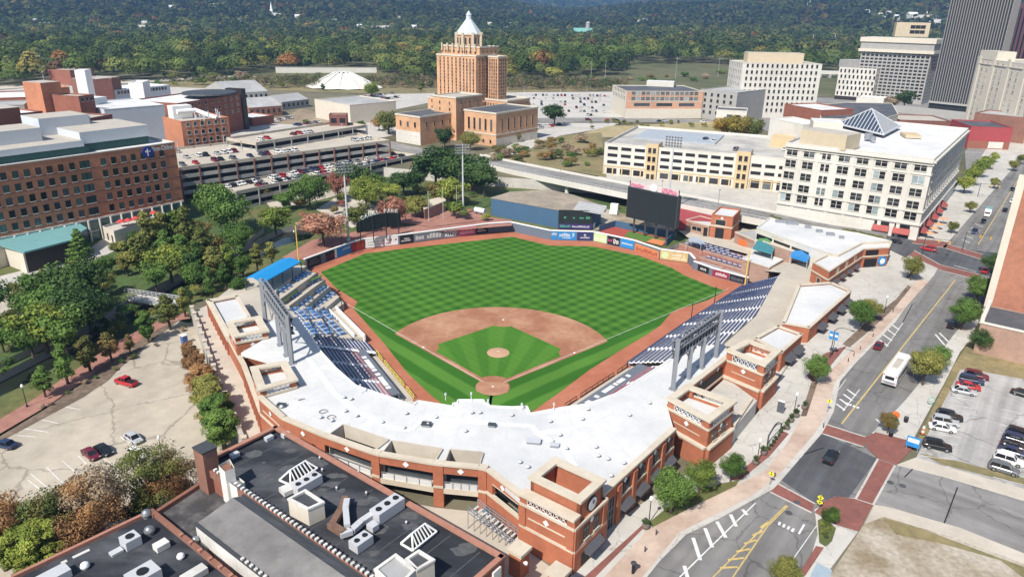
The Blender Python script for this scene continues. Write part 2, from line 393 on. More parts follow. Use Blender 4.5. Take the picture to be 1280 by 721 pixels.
def stripe_grass(name,light,dark,mode,w):
 m=bpy.data.materials.new(name);m.use_nodes=True;nt=m.node_tree;N=nt.nodes;Lk=nt.links;b=N['Principled BSDF']
 b.inputs['Roughness'].default_value=.95;b.inputs['Specular IOR Level'].default_value=.1
 g=N.new('ShaderNodeNewGeometry');sp=N.new('ShaderNodeSeparateXYZ');Lk.new(g.outputs['Position'],sp.inputs[0])
 def math_(op,a,b_=None,c=None):
  n=N.new('ShaderNodeMath');n.operation=op
  for i,v in enumerate((a,b_,c)):
   if v is None:continue
   if isinstance(v,(int,float)):n.inputs[i].default_value=v
   else:Lk.new(v,n.inputs[i])
  return n.outputs[0]
 x,y=sp.outputs['X'],sp.outputs['Y']
 wob=N.new('ShaderNodeTexNoise');wob.inputs['Scale'].default_value=.08;wob.inputs['Detail'].default_value=3;Lk.new(g.outputs['Position'],wob.inputs['Vector'])
 wb=math_('MULTIPLY',math_('SUBTRACT',wob.outputs['Fac'],.5),.9)
 A=math_('ADD',math_('MULTIPLY',math_('ADD',x,y),.70711),wb);B=math_('ADD',math_('MULTIPLY',math_('SUBTRACT',y,x),.70711),wb)
 def band(v,ww):
  s=math_('SINE',math_('MULTIPLY',v,math.pi/ww))
  mr=N.new('ShaderNodeMapRange');mr.inputs['From Min'].default_value=-.35;mr.inputs['From Max'].default_value=.35;Lk.new(s,mr.inputs['Value']);return mr.outputs['Result']
 if mode=='plaid':f=math_('ADD',math_('MULTIPLY',band(A,w),.46),math_('MULTIPLY',band(B,w),.54))
 elif mode=='fan':
  an=math_('ARCTAN2',x,math_('ADD',y,9.0));f=math_('ADD',math_('MULTIPLY',band(math_('ADD',an,.09),.115),.45),math_('MULTIPLY',band(A,1.0),.12));f=math_('ADD',f,.2)
 elif mode=='rightfoul':f=band(B,w)
 else:f=band(A,w)
 nz=N.new('ShaderNodeTexNoise');nz.inputs['Scale'].default_value=.35;nz.inputs['Detail'].default_value=7;nz.inputs['Roughness'].default_value=.7;Lk.new(g.outputs['Position'],nz.inputs['Vector'])
 f=math_('ADD',f,math_('MULTIPLY',math_('SUBTRACT',nz.outputs['Fac'],.5),.55))
 mx=N.new('ShaderNodeMix');mx.data_type='RGBA';Lk.new(f,mx.inputs['Factor']);mx.inputs['A'].default_value=(*dark,1);mx.inputs['B'].default_value=(*light,1)
 n2=N.new('ShaderNodeTexNoise');n2.inputs['Scale'].default_value=.05;n2.inputs['Detail'].default_value=4;Lk.new(g.outputs['Position'],n2.inputs['Vector'])
 mr=N.new('ShaderNodeMapRange');mr.inputs['From Min'].default_value=.3;mr.inputs['From Max'].default_value=.7;mr.inputs['To Min'].default_value=.88;mr.inputs['To Max'].default_value=1.12;Lk.new(n2.outputs['Fac'],mr.inputs['Value'])
 sc=N.new('ShaderNodeVectorMath');sc.operation='SCALE';Lk.new(mx.outputs['Result'],sc.inputs[0]);Lk.new(mr.outputs['Result'],sc.inputs['Scale'])
 Lk.new(sc.outputs['Vector'],b.inputs['Base Color']);MATS[name]=m;return m
GL_,GD_=(.074,.182,.024),(.027,.10,.010)
stripe_grass('grass_plaid',GL_,GD_,'plaid',2.0)
stripe_grass('grass_fan',(.085,.205,.028),(.043,.14,.016),'fan',1)
stripe_grass('grass_right',(.078,.19,.028),(.034,.12,.014),'rightfoul',3.4)
stripe_grass('grass_left',(.078,.19,.028),(.034,.12,.014),'leftfoul',3.4)
def edging(name,a):
 return mat(name,a,.9,.1,1)
from mathutils.geometry import tessellate_polygon
def sheet(mb,outer,holes,z,skirt=None,mi=0,smi=0):
 polys=[ccw(outer)]+[ccw(h)[::-1]for h in holes]
 flat=[p for q in polys for p in q]
 k=len(mb.v);mb.v+=[(p[0],p[1],z)for p in flat]
 for t in tessellate_polygon([[Vector((p[0],p[1],0))for p in q]for q in polys]):
  a,b,c=(flat[i]for i in t)
  if(b[0]-a[0])*(c[1]-a[1])-(b[1]-a[1])*(c[0]-a[0])<0:t=t[::-1]
  mb.f.append(tuple(i+k for i in t));mb.m.append(mi)
 if skirt is not None:
  for q in polys:
   for i in range(len(q)):
    a,b=q[i],q[(i+1)%len(q)]
    mb.face([(*a,skirt),(*b,skirt),(*b,z),(*a,z)],smi)
 return mb
def patch(name,px,z,m,zz=None,holes=None):
 b=MB();sheet(b,GL(px,z),holes or[],zz if zz is not None else z);return struct(b,name,MATS[m])
WALL_L=GL([(240,386),(247,402),(256,428),(268,462),(284,500),(300,538),(312,566)],8.9)
BOWL=[(-62,33),(-56,20),(-46,0),(-30,-26),(-12,-35),(9,-36),(25,-29),(40,-9),(54,11.4),(66.7,29.6),(82,62)]
RFH=[(86,66),(90,76),(102,92),(106,111),(94,126.5),(76,143)]
HN=12
HOLE=[(-700,-400),(-40,-400),(-25,-75)]+WALL_L[::-1]+[(-82,24),(-70,34)]+BOWL+RFH+[(76,150),(70,172),(20,182),(-20,190),(-75,205),(-150,215),(-260,215),(-700,240)]
CANAL=[(-300,-120),(-230,-55)]+[]
canal_edge_r=GL([(-60,545),(0,507),(42,487),(90,456),(130,432),(175,408),(202,394),(245,366),(300,338),(352,314),(388,305),(420,275)],1.2)
canal_edge_l=GL([(440,262),(395,283),(352,292),(300,318),(250,340),(200,368),(150,398),(97,422),(70,442),(0,478),(-60,510)],1.2)
CANAL=canal_edge_r+canal_edge_l
FENCE=GL([(372,344),(385,337),(439,316),(456,311),(500,306),(610,291),(638,289),(688,300),(741,301.5),(791,312.5),(824,324),(860,329),(866,336),(890,345),(932,356)])
FRONT_R=GL([(925,360),(852,407),(785,454),(702,507)],1)
FRONT_L=GL([(520,496),(470,437),(456,422),(421,385),(427,380),(404,362)],1)
FIELD=ccw(FENCE+[(76,71)]+FRONT_R+[(10,-15),(0,-17.5),(-9,-14)]+FRONT_L+[(-66,68)])
b=MB()
sheet(b,[(-9000,-400),(9000,-400),(9000,12000),(-9000,12000)],[HOLE],7.95,-1.0,0,1)
struct(b,'ground',[MATS['land'],MATS['concrete']])
b=MB();LOWLAND=HOLE[:HN]+[(-66,62)]+[(p[0]*1.004,p[1]*1.004)for p in FENCE[1:11]]+[(57.8,104.6),(63.1,109.1),(87.6,84.4)]+RFH[1:]+HOLE[HN+len(BOWL)+len(RFH):]
sheet(b,LOWLAND,[CANAL],3.2,-1.0,0,1);struct(b,'lowland_ground',[MATS['lawn'],MATS['stone_grey']])
b=MB();sheet(b,offset_poly(ccw(CANAL),.6),[],1.2);struct(b,'canal_water',MATS['water'])
b=MB();sheet(b,[(-72,36),(-66,70)]+[(p[0]*1.01,p[1]*1.01)for p in FENCE[1:-1]]+[(89,83)]+BOWL[::-1],[],-.04);struct(b,'stand_floor',MATS['concrete'])
b=MB();sheet(b,offset_poly(FIELD,.6),[],0.0);struct(b,'warning_track',MATS['clay'])
GRASS=GL([(401,340),(456,317),(520,309),(640,296),(687,307),(740,308),(800,320),(840,335),(855,344),(892,359),(907,363),(885,375),(864,382),(848,386),(838,392),(825,407),(812,416),(775,438),(737,462),(697,492),(664,515)])+[(6,-13.5),(0,-15),(-5,-13.5)]+GL([(552,504),(540,495),(510,467),(480,429),(442,386),(447,377),(420,360)])
LINE_R=(1/math.sqrt(2),1/math.sqrt(2));LINE_L=(-LINE_R[0],LINE_R[1])
GRASS=ccw(GRASS)
b=MB();sheet(b,GRASS,[],.03);struct(b,'outfield_grass',MATS['grass_plaid'])
def clip(poly,n,c):
 """keep the side of the polygon where n.p >= c"""
 out=[]
 for i in range(len(poly)):
  p,q=poly[i],poly[(i+1)%len(poly)];a=n[0]*p[0]+n[1]*p[1]-c;d=n[0]*q[0]+n[1]*q[1]-c
  if a>=0:out.append(p)
  if a*d<0:out.append(seg_pt(p,q,a/(a-d)))
 return out
r2=math.sqrt(.5)
rf=clip(clip(GRASS,(r2,-r2),.55),(1,0),-.3);b=MB();sheet(b,rf,[],.05);struct(b,'foul_grass_right',MATS['grass_right'])
lf=clip(clip(GRASS,(-r2,-r2),.55),(-1,0),-.3);b=MB();sheet(b,lf,[],.05);struct(b,'foul_grass_left',MATS['grass_left'])
def arc(c,r,a0,a1,n=40):return[(c[0]+r*math.cos(a0+(a1-a0)*i/n),c[1]+r*math.sin(a0+(a1-a0)*i/n))for i in range(n+1)]
tt=39.3;e=.9*r2
skin=[(0,-.5),(tt*r2+e,tt*r2-e)]
a0=math.atan2(tt*r2-e-18.4,tt*r2+e);a1=math.pi-a0;rr=math.hypot(tt*r2+e,tt*r2-e-18.4)
skin+=arc((0,18.4),rr,a0,a1,48)[1:-1]+[(-tt*r2-e,tt*r2-e)]
b=MB();sheet(b,skin,[],.075);struct(b,'infield_dirt',MATS['infield_clay'])
q=27.43;k=1.0
def L2(s,t):return((s-t)*r2,(s+t)*r2)
ig=[L2(4.3,k),L2(q-4.2,k)]+[L2(q+4.0*math.cos(a),0+4.0*math.sin(a))for a in np.linspace(R(167),R(100),6)]
ig+=[L2(q-.9,4.6),L2(q-1.2,q-5.5)]+[L2(q+.2+5*math.cos(a),q+.2+5*math.sin(a))for a in np.linspace(R(255),R(195),5)][::1]
ig+=[L2(q-5.5,q-1.2),L2(4.6,q-.9)]+[L2(4.0*math.cos(a),q+4.0*math.sin(a))for a in np.linspace(R(-10),R(-77),6)]
ig+=[L2(k,q-4.2),L2(k,4.3)]+[(5.2*math.cos(a),.3+5.2*math.sin(a))for a in np.linspace(R(125),R(55),6)]
b=MB();sheet(b,ig,[],.1);struct(b,'infield_grass',MATS['grass_fan'])
b=MB();sheet(b,arc((0,.1),4.0,0,2*math.pi,36)[:-1],[],.115);struct(b,'home_plate_dirt',MATS['infield_clay'])
hp=[(-3.7,-1.6),(-3.4,-2.6),(3.4,-2.6),(3.7,-1.6),(3.6,1.4),(2.3,2.4),(-2.3,2.4),(-3.6,1.4)]
b=MB();sheet(b,hp,[],.135);struct(b,'batting_dirt',MATS['home_clay'])
b=MB();b.lathe((0,18,.1),[(2.85,0),(2.2,.1),(.9,.24),(.01,.25)],32);struct(b,'pitching_mound_ground',MATS['mound_clay'])
b=MB()
b.box(0,.2,.135,.45,.45,.02);
for s in(1,-1):
 p0=(s*1.7*r2,1.7*r2);p1=(s*99*r2,99*r2);b.wall(p0,p1,.11,.125,.09)
b.box(0,18.2,.345,.62,.18,.02)
struct(b,'chalk_lines',MATS['white_chalk'])
for n_,(x,y)in enumerate(((q*r2,q*r2),(0,q*2*r2),(-q*r2,q*r2))):
 o=MB().box(x,y,.1,.5,.5,.1,R(45)).build('base_bag',MATS['white_paint'])
 tag(o,('white base bag at the infield corner in front of the long sunlit stand','white base bag at the tip of the infield grass farthest from home plate','white base bag at the infield corner nearest the yellow-railed dugout')[n_],'base','bases of the diamond')
def road(name,px,z=S,m='asphalt',h=0.0):return patch(name,px,S,m,z)
road('main_street',[(800,735),(826,700),(858,668),(905,645),(941,625),(967,611),(977,600),(1028,541),(1042,515),(1050,477),(1067,457),(1120,402),(1130,387),(1167,345),(1185,303),(1230,252),(1262,215),(1300,165),(1345,165),(1340,280),(1230,380),(1212,392),(1195,415),(1182,432),(1147,482),(1132,500),(1087,548),(1096,573),(1068,623),(1043,621),(1018,635),(1030,650),(1040,690),(1000,735)],S+.02)
road('side_street',[(1096,572),(1121,581),(1180,596),(1300,632),(1420,668),(1420,760),(1300,700),(1200,660),(1110,634),(1068,623)],S+.03,'asphalt_old')
road('cross_street',[(1098,290),(1125,296),(1182,308),(1260,318),(1262,352),(1176,331),(1132,322),(1098,306)],S+.045,'asphalt_new')
road('junction_surface',[(977,600),(1028,541),(1096,573),(1060,623),(1043,621),(1018,629)],S+.04,'asphalt_new')
def crosswalk(pts,edge=True):
 P=GL(pts,S);b=MB();sheet(b,P,[],S+.06,None,0)
 for i in(0,2):
  a,c=P[i],P[(i+1)%4];al=ang(a,c)
  b.wall(a,c,S+.05,S+.07,.35,1)
 return struct(b,'crosswalk_paving',[MATS['paver_red'],MATS['concrete']])
crosswalk([(970,604),(1018,630),(1015,640),(963,614)])
crosswalk([(1033,531),(1086,548),(1080,558),(1027,541)])
crosswalk([(1068,623),(1096,573),(1120,582),(1093,631)][::-1])
crosswalk([(1143,313),(1176,331),(1172,336),(1136,320)][::-1])
crosswalk([(1176,331),(1225,343),(1222,350),(1172,337)][::-1])
crosswalk([(1183,305),(1228,318),(1226,324),(1178,309)])
crosswalk([(1143,298),(1186,303),(1182,310),(1140,304)])
def kerbed(name,px,m,h=.13,holes=None,edge=None):
 """raised pavement with a pale kerb face"""
 b=MB();P=GL(px,S);sheet(b,P,[],S+h,S-.1,0,1);return struct(b,name,[MATS[m],MATS['concrete']])
kerbed('plaza_pavement',[(690,760),(716,716),(765,655),(846,600),(890,575),(905,557),(948,515),(1003,430),(1066,378),(1112,335),(1136,320),(1172,336),(1167,345),(1130,387),(1120,402),(1067,457),(1050,477),(1042,515),(1028,541),(977,600),(967,611),(941,625),(905,645),(858,668),(826,700),(790,745)],'concrete')
patch('paver_strip',[(752,724),(812,659),(868,632),(920,607),(957,588),(985,552),(1003,520),(1022,478),(1065,437),(1110,392),(1148,348),(1161,352),(1126,390),(1113,403),(1060,458),(1043,478),(1034,515),(1018,542),(968,599),(935,622),(900,640),(850,664),(800,724)],S+.13,'paver_pink',S+.15)
patch('brick_strip',[(741,724),(812,652),(806,653),(727,724)][::-1],S+.13,'paver_red',S+.165)
patch('brick_strip',[(912,600),(960,560),(978,538),(986,542),(962,570),(925,600)],S+.13,'paver_red',S+.165)
patch('brick_strip',[(1008,470),(1030,442),(1059,432),(1040,455),(1016,478)],S+.13,'paver_red',S+.165)
patch('planting_bed',[(812,652),(845,625),(900,604),(924,600),(920,607),(868,632),(815,659)],S+.13,'lawn',S+.17)
patch('planting_bed',[(1001,520),(1014,478),(1022,478),(1008,520)],S+.13,'mulch',S+.17)
patch('planting_bed',[(1053,430),(1080,405),(1120,374),(1135,356),(1139,359),(1118,385),(1085,415),(1062,434)],S+.13,'mulch',S+.17)
kerbed('walk_east',[(1087,548),(1132,500),(1147,482),(1182,432),(1195,415),(1216,395),(1225,398),(1213,425),(1200,440),(1180,480),(1163,510),(1140,552),(1121,581)],'concrete')
patch('corner_paving',[(1081,546),(1095,540),(1147,553),(1121,581),(1097,572),(1084,560)],S+.13,'paver_red',S+.16)
patch('corner_paving',[(1018,640),(1030,626),(1045,620),(1068,623),(1092,631),(1073,664),(1043,655)],S+.13,'paver_red',S+.16)
kerbed('corner_walk',[(1018,637),(1043,621),(1068,623),(1093,631),(1073,664),(1020,735),(985,735),(1012,700),(1022,668)],'concrete')
patch('planting_bed',[(1022,650),(1030,646),(1045,660),(1040,676),(1032,683),(1024,678)],S+.13,'lawn',S+.17)
patch('brick_strip',[(1020,682),(1030,684),(1006,720),(1000,714)],S+.13,'paver_red',S+.165)
kerbed('walk_side',[(1093,631),(1110,634),(1200,660),(1300,700),(1420,760),(1420,775),(1300,712),(1195,672),(1105,646),(1080,655)],'concrete_warm')
kerbed('walk_lot',[(1121,581),(1145,572),(1180,583),(1300,617),(1420,652),(1420,668),(1300,632),(1180,596)],'concrete_warm')
patch('vacant_lot_ground',[(1080,655),(1105,646),(1195,672),(1300,712),(1400,760),(1010,760)],S,'gravel_lot',S+.04)
patch('blue_pad',[(1021,704),(1040,713),(1033,740),(1008,730)],S,'roof_blue_pad',S+.17)
patch('dry_verge',[(1105,648),(1150,660),(1300,716),(1330,760),(1250,700),(1180,680),(1120,668)],S,'dry_grass',S+.06)
patch('car_park_surface',[(1145,572),(1200,462),(1215,462),(1300,478),(1420,510),(1420,652),(1300,617),(1180,583)],S,'lot_pale',S+.05)
patch('lot_verge',[(1142,560),(1165,512),(1193,455),(1213,425),(1300,445),(1300,480),(1215,463),(1200,463),(1158,548)],S,'dry_grass',S+.03)
patch('lot_verge',[(1147,566),(1200,577),(1300,603),(1300,612),(1180,581)],S,'dry_grass',S+.07)
patch('plaza_base_paving',[(905,557),(940,520),(1003,430),(1066,378),(1112,335),(1140,318),(1108,300),(1040,330),(975,410),(930,440),(900,500),(880,560)],S,'concrete',S+.015)
patch('block_paving',[(745,225),(850,246),(985,272),(1110,293),(1145,298),(1170,300),(1000,225),(760,205)],S,'concrete',S+.012)
kerbed('walk_north',[(1150,296),(1190,240),(1238,180),(1300,120),(1330,130),(1262,215),(1230,252),(1185,303)],'concrete')
patch('north_plaza_paving',[(1206,190),(1240,150),(1262,140),(1240,175),(1208,225)],S,'asphalt_old',S+.2)
mk=MB();my=MB()
def line(mb,a,b_,w=.16,z=S+.08):
 A,B=G(*a,S),G(*b_,S);mb.wall(A,B,z-.01,z,w)
for a,c in(((1003,545),(1055,520)),):pass
SN=[0]
def strip(mb,a,b_,w,dash=None,z=S+.075):
 SN[0]+=1;z+=SN[0]*.0006
 A,B=G(*a,S),G(*b_,S);l=dist2(A,B)
 if not dash:mb.wall(A,B,z-.012,z,w);return
 n=int(l/(dash[0]+dash[1]))
 for i in range(n):
  t0=i*(dash[0]+dash[1])/l;mb.wall(seg_pt(A,B,t0),seg_pt(A,B,t0+dash[0]/l),z-.012,z,w)
strip(my,(1053,530),(1195,350),.28)
strip(my,(1223,306),(1273,225),.25)
strip(my,(982,631),(890,721),.2);strip(my,(960,655),(915,721),.2)
for i in range(6):
 t=i/6;strip(my,(952-62*t,660+61*t),(962-47*t,653+68*t),.35)
strip(my,(984,632),(961,655),.2)
strip(mk,(850,722),(945,629),.2)
for a,c in(((853,707),(857,722)),((864,672),(873,700)),((879,660),(888,684)),((894,652),(905,672)),((911,643),(918,658)),((926,637),(932,644))):strip(mk,a,c,.55)
for base in(((1048,508),(1064,487)),((1102,428),(1118,404))):
 (x0,y0),(x1,y1)=base
 for i in range(4):
  t=i/3.5;strip(mk,(x0+(x1-x0)*t-4,y0+(y1-y0)*t-3),(x0+(x1-x0)*t+7,y0+(y1-y0)*t+5),.45)
 strip(mk,(x0+6,y0+6),(x1+11,y1),.16)
for i in range(2):strip(mk,(1168+i*5,418-i*2),(1180+i*5,432-i*4),.4)
for i in range(2):strip(mk,(1094+i*6,524-i*6),(1101+i*6,531-i*6),.3)
for i in range(4):strip(mk,(1056+i*4.6,505+i*1.7),(1059+i*4.6,506+i*1.7),.8)
for i in range(4):strip(mk,(972+i*5.4,656+i*2.6),(975+i*5.4,657+i*2.7),.9)
strip(mk,(1004,655),(997,667),.3)
strip(mk,(1192,332),(1220,340),.3)
for i in range(5):strip(mk,(1202+i*4,300-i*5),(1212+i*4,304-i*5),.4)
strip(mk,(1057,474),(1015,533),.12);strip(mk,(1147,487),(1090,542),.12);strip(mk,(1032,640),(975,721),.12)
for i in range(12):strip(mk,(1196-i*1.0-3.4*i,478+9.2*i),(1226-3.6*i,483+9.2*i),.13)
for i in range(11):strip(mk,(1252-1.2*i,512+9.4*i),(1290-1.2*i,520+9.6*i),.13)
struct(mk,'road_markings',MATS['paint_white']);struct(my,'road_markings',MATS['paint_yellow'])
b=MB()
for(x,y)in((1113,603),(1128,607),(1047,599),(1067,587),(1012,573),(986,641),(996,628),(1215,326),(1043,627)):px=G(x,y,S);b.tube((px[0],px[1],S+.03),(px[0],px[1],S+.085),.55,n=14)
struct(b,'road_covers',MATS['asphalt_new'])
b=MB()
for a,c in(((1196,609),(1178,657)),((1140,586),(1130,596)),((1000,570),(1030,560)),((1140,380),(1128,403)),((1150,355),(1120,397))):strip(b,a,c,.18,z=S+.062)
struct(b,'road_seams',MATS['black_metal'])
LOT=GL([(-60,600),(0,546),(60,517),(105,492),(150,455),(185,425),(218,400)],4.6)+WALL_L+GL([(290,640),(250,680),(60,745),(-60,760)],4.6)
b=MB();sheet(b,LOT,[],4.6,3.0,0,1);struct(b,'car_park_surface',[MATS['lot_pavement'],MATS['stone_grey']])
b=MB()
for a,c in(((38,694-120),(45,700-120)),):pass
def lotline(a,c,w=.14):
 A,B=G(*a,4.6),G(*c,4.6);b.wall(A,B,4.605,4.625,w)
for i in range(5):lotline((78+20*i-22*0,555-14.5*i+20),(96+20*i,572-14.5*i+20))if False else None
for(x0,y0,x1,y1)in((38,592,58,609),(58,584,74,600),(78,576,98,594),(97,569,108,580),(128,572,150,588),(75,601,92,614),(20,544,45,546),(75,507,100,512),(45,523,72,529),(25,535,60,540),(35,600,50,612),(150,546,172,560)):lotline((x0,y0),(x1,y1))
struct(b,'car_park_markings',MATS['paint_white'])
patch('mulch_bed',[(-40,590),(0,545),(55,512),(100,480),(140,445),(180,415),(215,395),(222,402),(185,430),(150,460),(135,476),(118,487),(105,496),(60,520),(0,552),(-40,600)],4.6,'mulch',4.63)
patch('brick_path',[(-40,548),(0,524),(45,497),(80,472),(110,452),(140,430),(175,412),(205,398),(235,390),(238,398),(215,402),(180,422),(140,450),(110,472),(60,507),(0,542),(-40,565)],4.6,'brick_plaza',4.66)
ALLEY=WALL_L[::-1]+GL([(262,380),(300,350),(330,340),(345,355),(345,385),(340,400),(330,520),(345,560)],S)
b=MB();sheet(b,ALLEY,[],S+.02);struct(b,'alley_paving',MATS['concrete_warm'])
b=MB();sheet(b,GL([(352,322),(390,300),(440,290),(478,283),(520,282),(548,276),(600,270),(640,275),(640,282),(540,290),(456,298),(380,325)],3.3),[],3.3);struct(b,'park_plaza',MATS['brick_plaza'])
patch('park_path',[(395,262),(430,240),(480,262),(470,275),(440,285)],3.3,'concrete_warm',3.32)
patch('park_path',[(330,250),(400,240),(440,232),(445,238),(400,250),(340,262)],3.3,'concrete_warm',3.33)
patch('brick_plaza_terrace',[(475,276),(500,268),(590,262),(612,275),(540,284)],3.3,'brick_plaza',3.5)
WEST=GL([(-60,480),(0,452),(70,420),(140,385),(190,358),(250,332),(310,300),(330,285),(300,255),(236,262),(232,270),(0,300),(-60,310)],5)
b=MB();sheet(b,WEST,[],5.0,3.0,0,1);struct(b,'west_bank_ground',[MATS['lawn'],MATS['stone_grey']])
patch('hospital_walk',[(0,345),(60,330),(110,312),(140,290),(170,290),(150,310),(110,330),(60,352),(40,375),(0,380)],5,'concrete',5.03)
patch('hospital_walk',[(0,372),(40,352),(45,380),(20,420),(0,425)],5,'concrete_warm',5.05)
U35=(math.sin(R(35)),math.cos(R(35)));V35=(math.cos(R(35)),-math.sin(R(35)))
def UV(p,u,v):return(p[0]+U35[0]*u+V35[0]*v,p[1]+U35[1]*u+V35[1]*v)
mat('deck',(.47,.42,.345),.9,.06,.5,col2=(.42,.375,.31),scale2=.1)
mat('tread',(.80,.79,.77),.85,.08,.8)
mat('seat_red',(.42,.16,.18),.6,.1,1)
mat('lattice_white',(.7,.7,.68),.6,.05,1)
mat('ad_blue',(.03,.22,.52),.5,.1,.5);mat('ad_navy',(.03,.04,.13),.5,.1,.5);mat('ad_red',(.52,.06,.035),.5,.1,.5)
mat('ad_pink',(.62,.10,.24),.5,.1,.5);mat('ad_white',(.72,.72,.70),.5,.05,.5);mat('ad_black',(.018,.02,.024),.5,.1,.5)
mat('ad_lime',(.50,.62,.34),.5,.1,.5);mat('ad_gold',(.52,.40,.19),.5,.15,.5);mat('ad_grey',(.14,.155,.18),.5,.1,.5);mat('ad_maroon',(.25,.03,.06),.5,.1,.5)
mat('ad_orange',(.66,.16,.04),.5,.1,.5);mat('ad_green',(.09,.42,.24),.5,.2,.5)
mat('eye_blue',(.055,.115,.195),.7,.05,.1);mat('pad_grey',(.125,.155,.20),.7,.06,.3)
mat('screen_black',(.022,.026,.030),.45,.05,.2)
mat('yellow_pole',(.75,.48,.12),.5,.05,1)
mat('canopy_blue',(.015,.235,.52),.6,.08,.4);mat('canopy_teal',(.05,.21,.24),.6,.15,.4);mat('canopy_green',(.10,.28,.10),.6,.15,.4)
mat('awning_grey',(.085,.085,.095),.7,.1,1)
mat('turf_green',(.09,.17,.03),.9,.2,.5);mat('court_red',(.34,.07,.05),.9,.1,.5);mat('court_orange',(.55,.20,.08),.9,.12,.5)
gs=thing('grandstand','brick ballpark grandstand with a wide white membrane roof curving behind home plate','grandstand',(0,-40,8))
PAR=15.7
TA=(16.3,-66.8);TB=UV(TA,0,-9.4);TC=UV(TA,8.6,0);TD=UV(TA,8.6,-9.4)
FR0=UV(TA,8.6,-.9);FR1=(34.0,-40.4)
def inset(a,b,d):
 al=ang(a,b);return(a[0]-math.sin(al)*d,a[1]+math.cos(al)*d),(b[0]-math.sin(al)*d,b[1]+math.cos(al)*d)
brk=MB();stn=MB();drk=MB();rail=MB();wht=MB()
gl=MB();fl=MB();lat=MB()
def flush(part):
 o=brk.build(part,MATS['park_brick'],gs)
 for nm,mb,m in(('cornice',stn,'stone'),('doorway',drk,'black_metal'),('railing',rail,'grey_metal'),('white_panel',wht,'white_roof'),('lattice',lat,'lattice_white'),('glazing',gl,'grey_glass'),('floor',fl,'concrete')):
  if mb.f:mb.build(nm,MATS[m],o)
 for mb in(brk,stn,drk,rail,wht,lat,gl,fl):mb.v=[];mb.f=[];mb.m=[]
dia=MB();dia.face([(0,-.05,-.55),(.55,-.05,0),(0,-.05,.55),(-.55,-.05,0)]);dia_me=dia.mesh('diamond_ornament',MATS['white_paint'])
def diamond(a,b,t,z,root=gs):
 p=seg_pt(a,b,t);al=ang(a,b);L=root.location
 child('diamond_ornament',dia_me,root,(p[0]+math.sin(al)*.06-L[0],p[1]-math.cos(al)*.06-L[1],z-L[2]),al)
def window(a,b,t,z,w,h,root=gs,style='double',gm='dark_glass',fm=('dark_metal','stone'),out=.02):
 p=seg_pt(a,b,t);al=ang(a,b);L=root.location
 child('window',win_mesh(style,w,h,MATS[gm],tuple(MATS[f]for f in fm)),root,(p[0]+math.sin(al)*out-L[0],p[1]-math.cos(al)*out-L[1],z-L[2]),al)
awn_cache={}
def awning(a,b,t,z,w,root=gs,m='awning_grey',d=1.7,h=1.0):
 key=(round(w,1),m,d,h)
 if key not in awn_cache:
  q=MB();q.face([(-w/2,0,h),(-w/2,-d,0),(w/2,-d,0),(w/2,0,h)]);q.face([(-w/2,-d,0),(-w/2,-d,-.25),(w/2,-d,-.25),(w/2,-d,0)])
  q.face([(-w/2,0,h),(-w/2,0,-.25),(-w/2,-d,-.25),(-w/2,-d,0)]);q.face([(w/2,-d,0),(w/2,-d,-.25),(w/2,0,-.25),(w/2,0,h)])
  n=max(2,int(w/1.3))
  for i in range(n+1):x=-w/2+w*i/n;q.bar((x,.0,h+.02),(x,-d,.02),.06,mi=0)
  awn_cache[key]=q.mesh('awning',MATS[m])
 p=seg_pt(a,b,t);al=ang(a,b);L=root.location
 return child('awning',awn_cache[key],root,(p[0]+math.sin(al)*.03-L[0],p[1]-math.cos(al)*.03-L[1],z-L[2]),al)
def cap_wall(a,b,z,w=1.0,h=.35,mb=None,off=-.25):
 (mb or stn).wall(a,b,z,z+h,w,0,off=off)
def brick_wall(a,b,z0,z1,t=.5,bands=(12.1,),capz=None):
 brk.wall(a,b,z0,z1,t)
 for z in bands:stn.wall(a,b,z,z+.42,.3,off=-.16)
 if capz:cap_wall(a,b,capz)
L_=dist2(FR0,FR1);ent=4.2/L_
brick_wall(FR0,FR1,S,PAR,bands=(),capz=PAR)
for z in(12.1,):stn.wall(seg_pt(FR0,FR1,ent),FR1,z,z+.42,.3,off=-.16)
e0,e1=seg_pt(FR0,FR1,.03),seg_pt(FR0,FR1,ent-.02)
drk.wall(e0,e1,S,13.6,.1,off=-.02)
for i in range(5):q_=seg_pt(e0,e1,i/4);rail.bar((*q_,S),(*q_,13.5),.12);
for z in(10.2,11.6):rail.bar((*e0,z),(*e1,z),.1)
nb=4
for k_ in range(nb):
 t0=ent+(1-ent)*k_/nb;t1=ent+(1-ent)*(k_+1)/nb;tm=(t0+t1)/2
 p=seg_pt(FR0,FR1,t0);brk.wall(seg_pt(FR0,FR1,t0-.001),seg_pt(FR0,FR1,t0+.05),S,15.1,.5,off=-.35)
 brk.wall(seg_pt(FR0,FR1,t0+.04),seg_pt(FR0,FR1,t1),S,12.1,.5,off=-.18)
 for dt in(.32,.68):window(FR0,FR1,t0+(t1-t0)*dt,12.75,1.15,1.9)
 diamond(FR0,FR1,tm,14.95)
 awning(FR0,FR1,tm+.01,10.5,3.0,d=1.25,h=.8)
 drk.wall(seg_pt(FR0,FR1,t0+(t1-t0)*.2),seg_pt(FR0,FR1,t0+(t1-t0)*.85),S+.5,10.6,.1,off=-.26)
flush('street_facade')
def tower_walls(P,z1,base=S):
 for i in range(4):brk.wall(P[i],P[(i+1)%4],base,z1,.5)
TW=ccw([TA,TC,TD,TB])
for i in range(4):
 a,b_=TW[i],TW[(i+1)%4];brick_wall(a,b_,S,PAR,.6,bands=(11.6,PAR-.35))
brk.wall(TB,UV(TA,0,0),S,11.6,.5,off=-.25);brk.wall(TA,TC,S,11.6,.5,off=-.25)
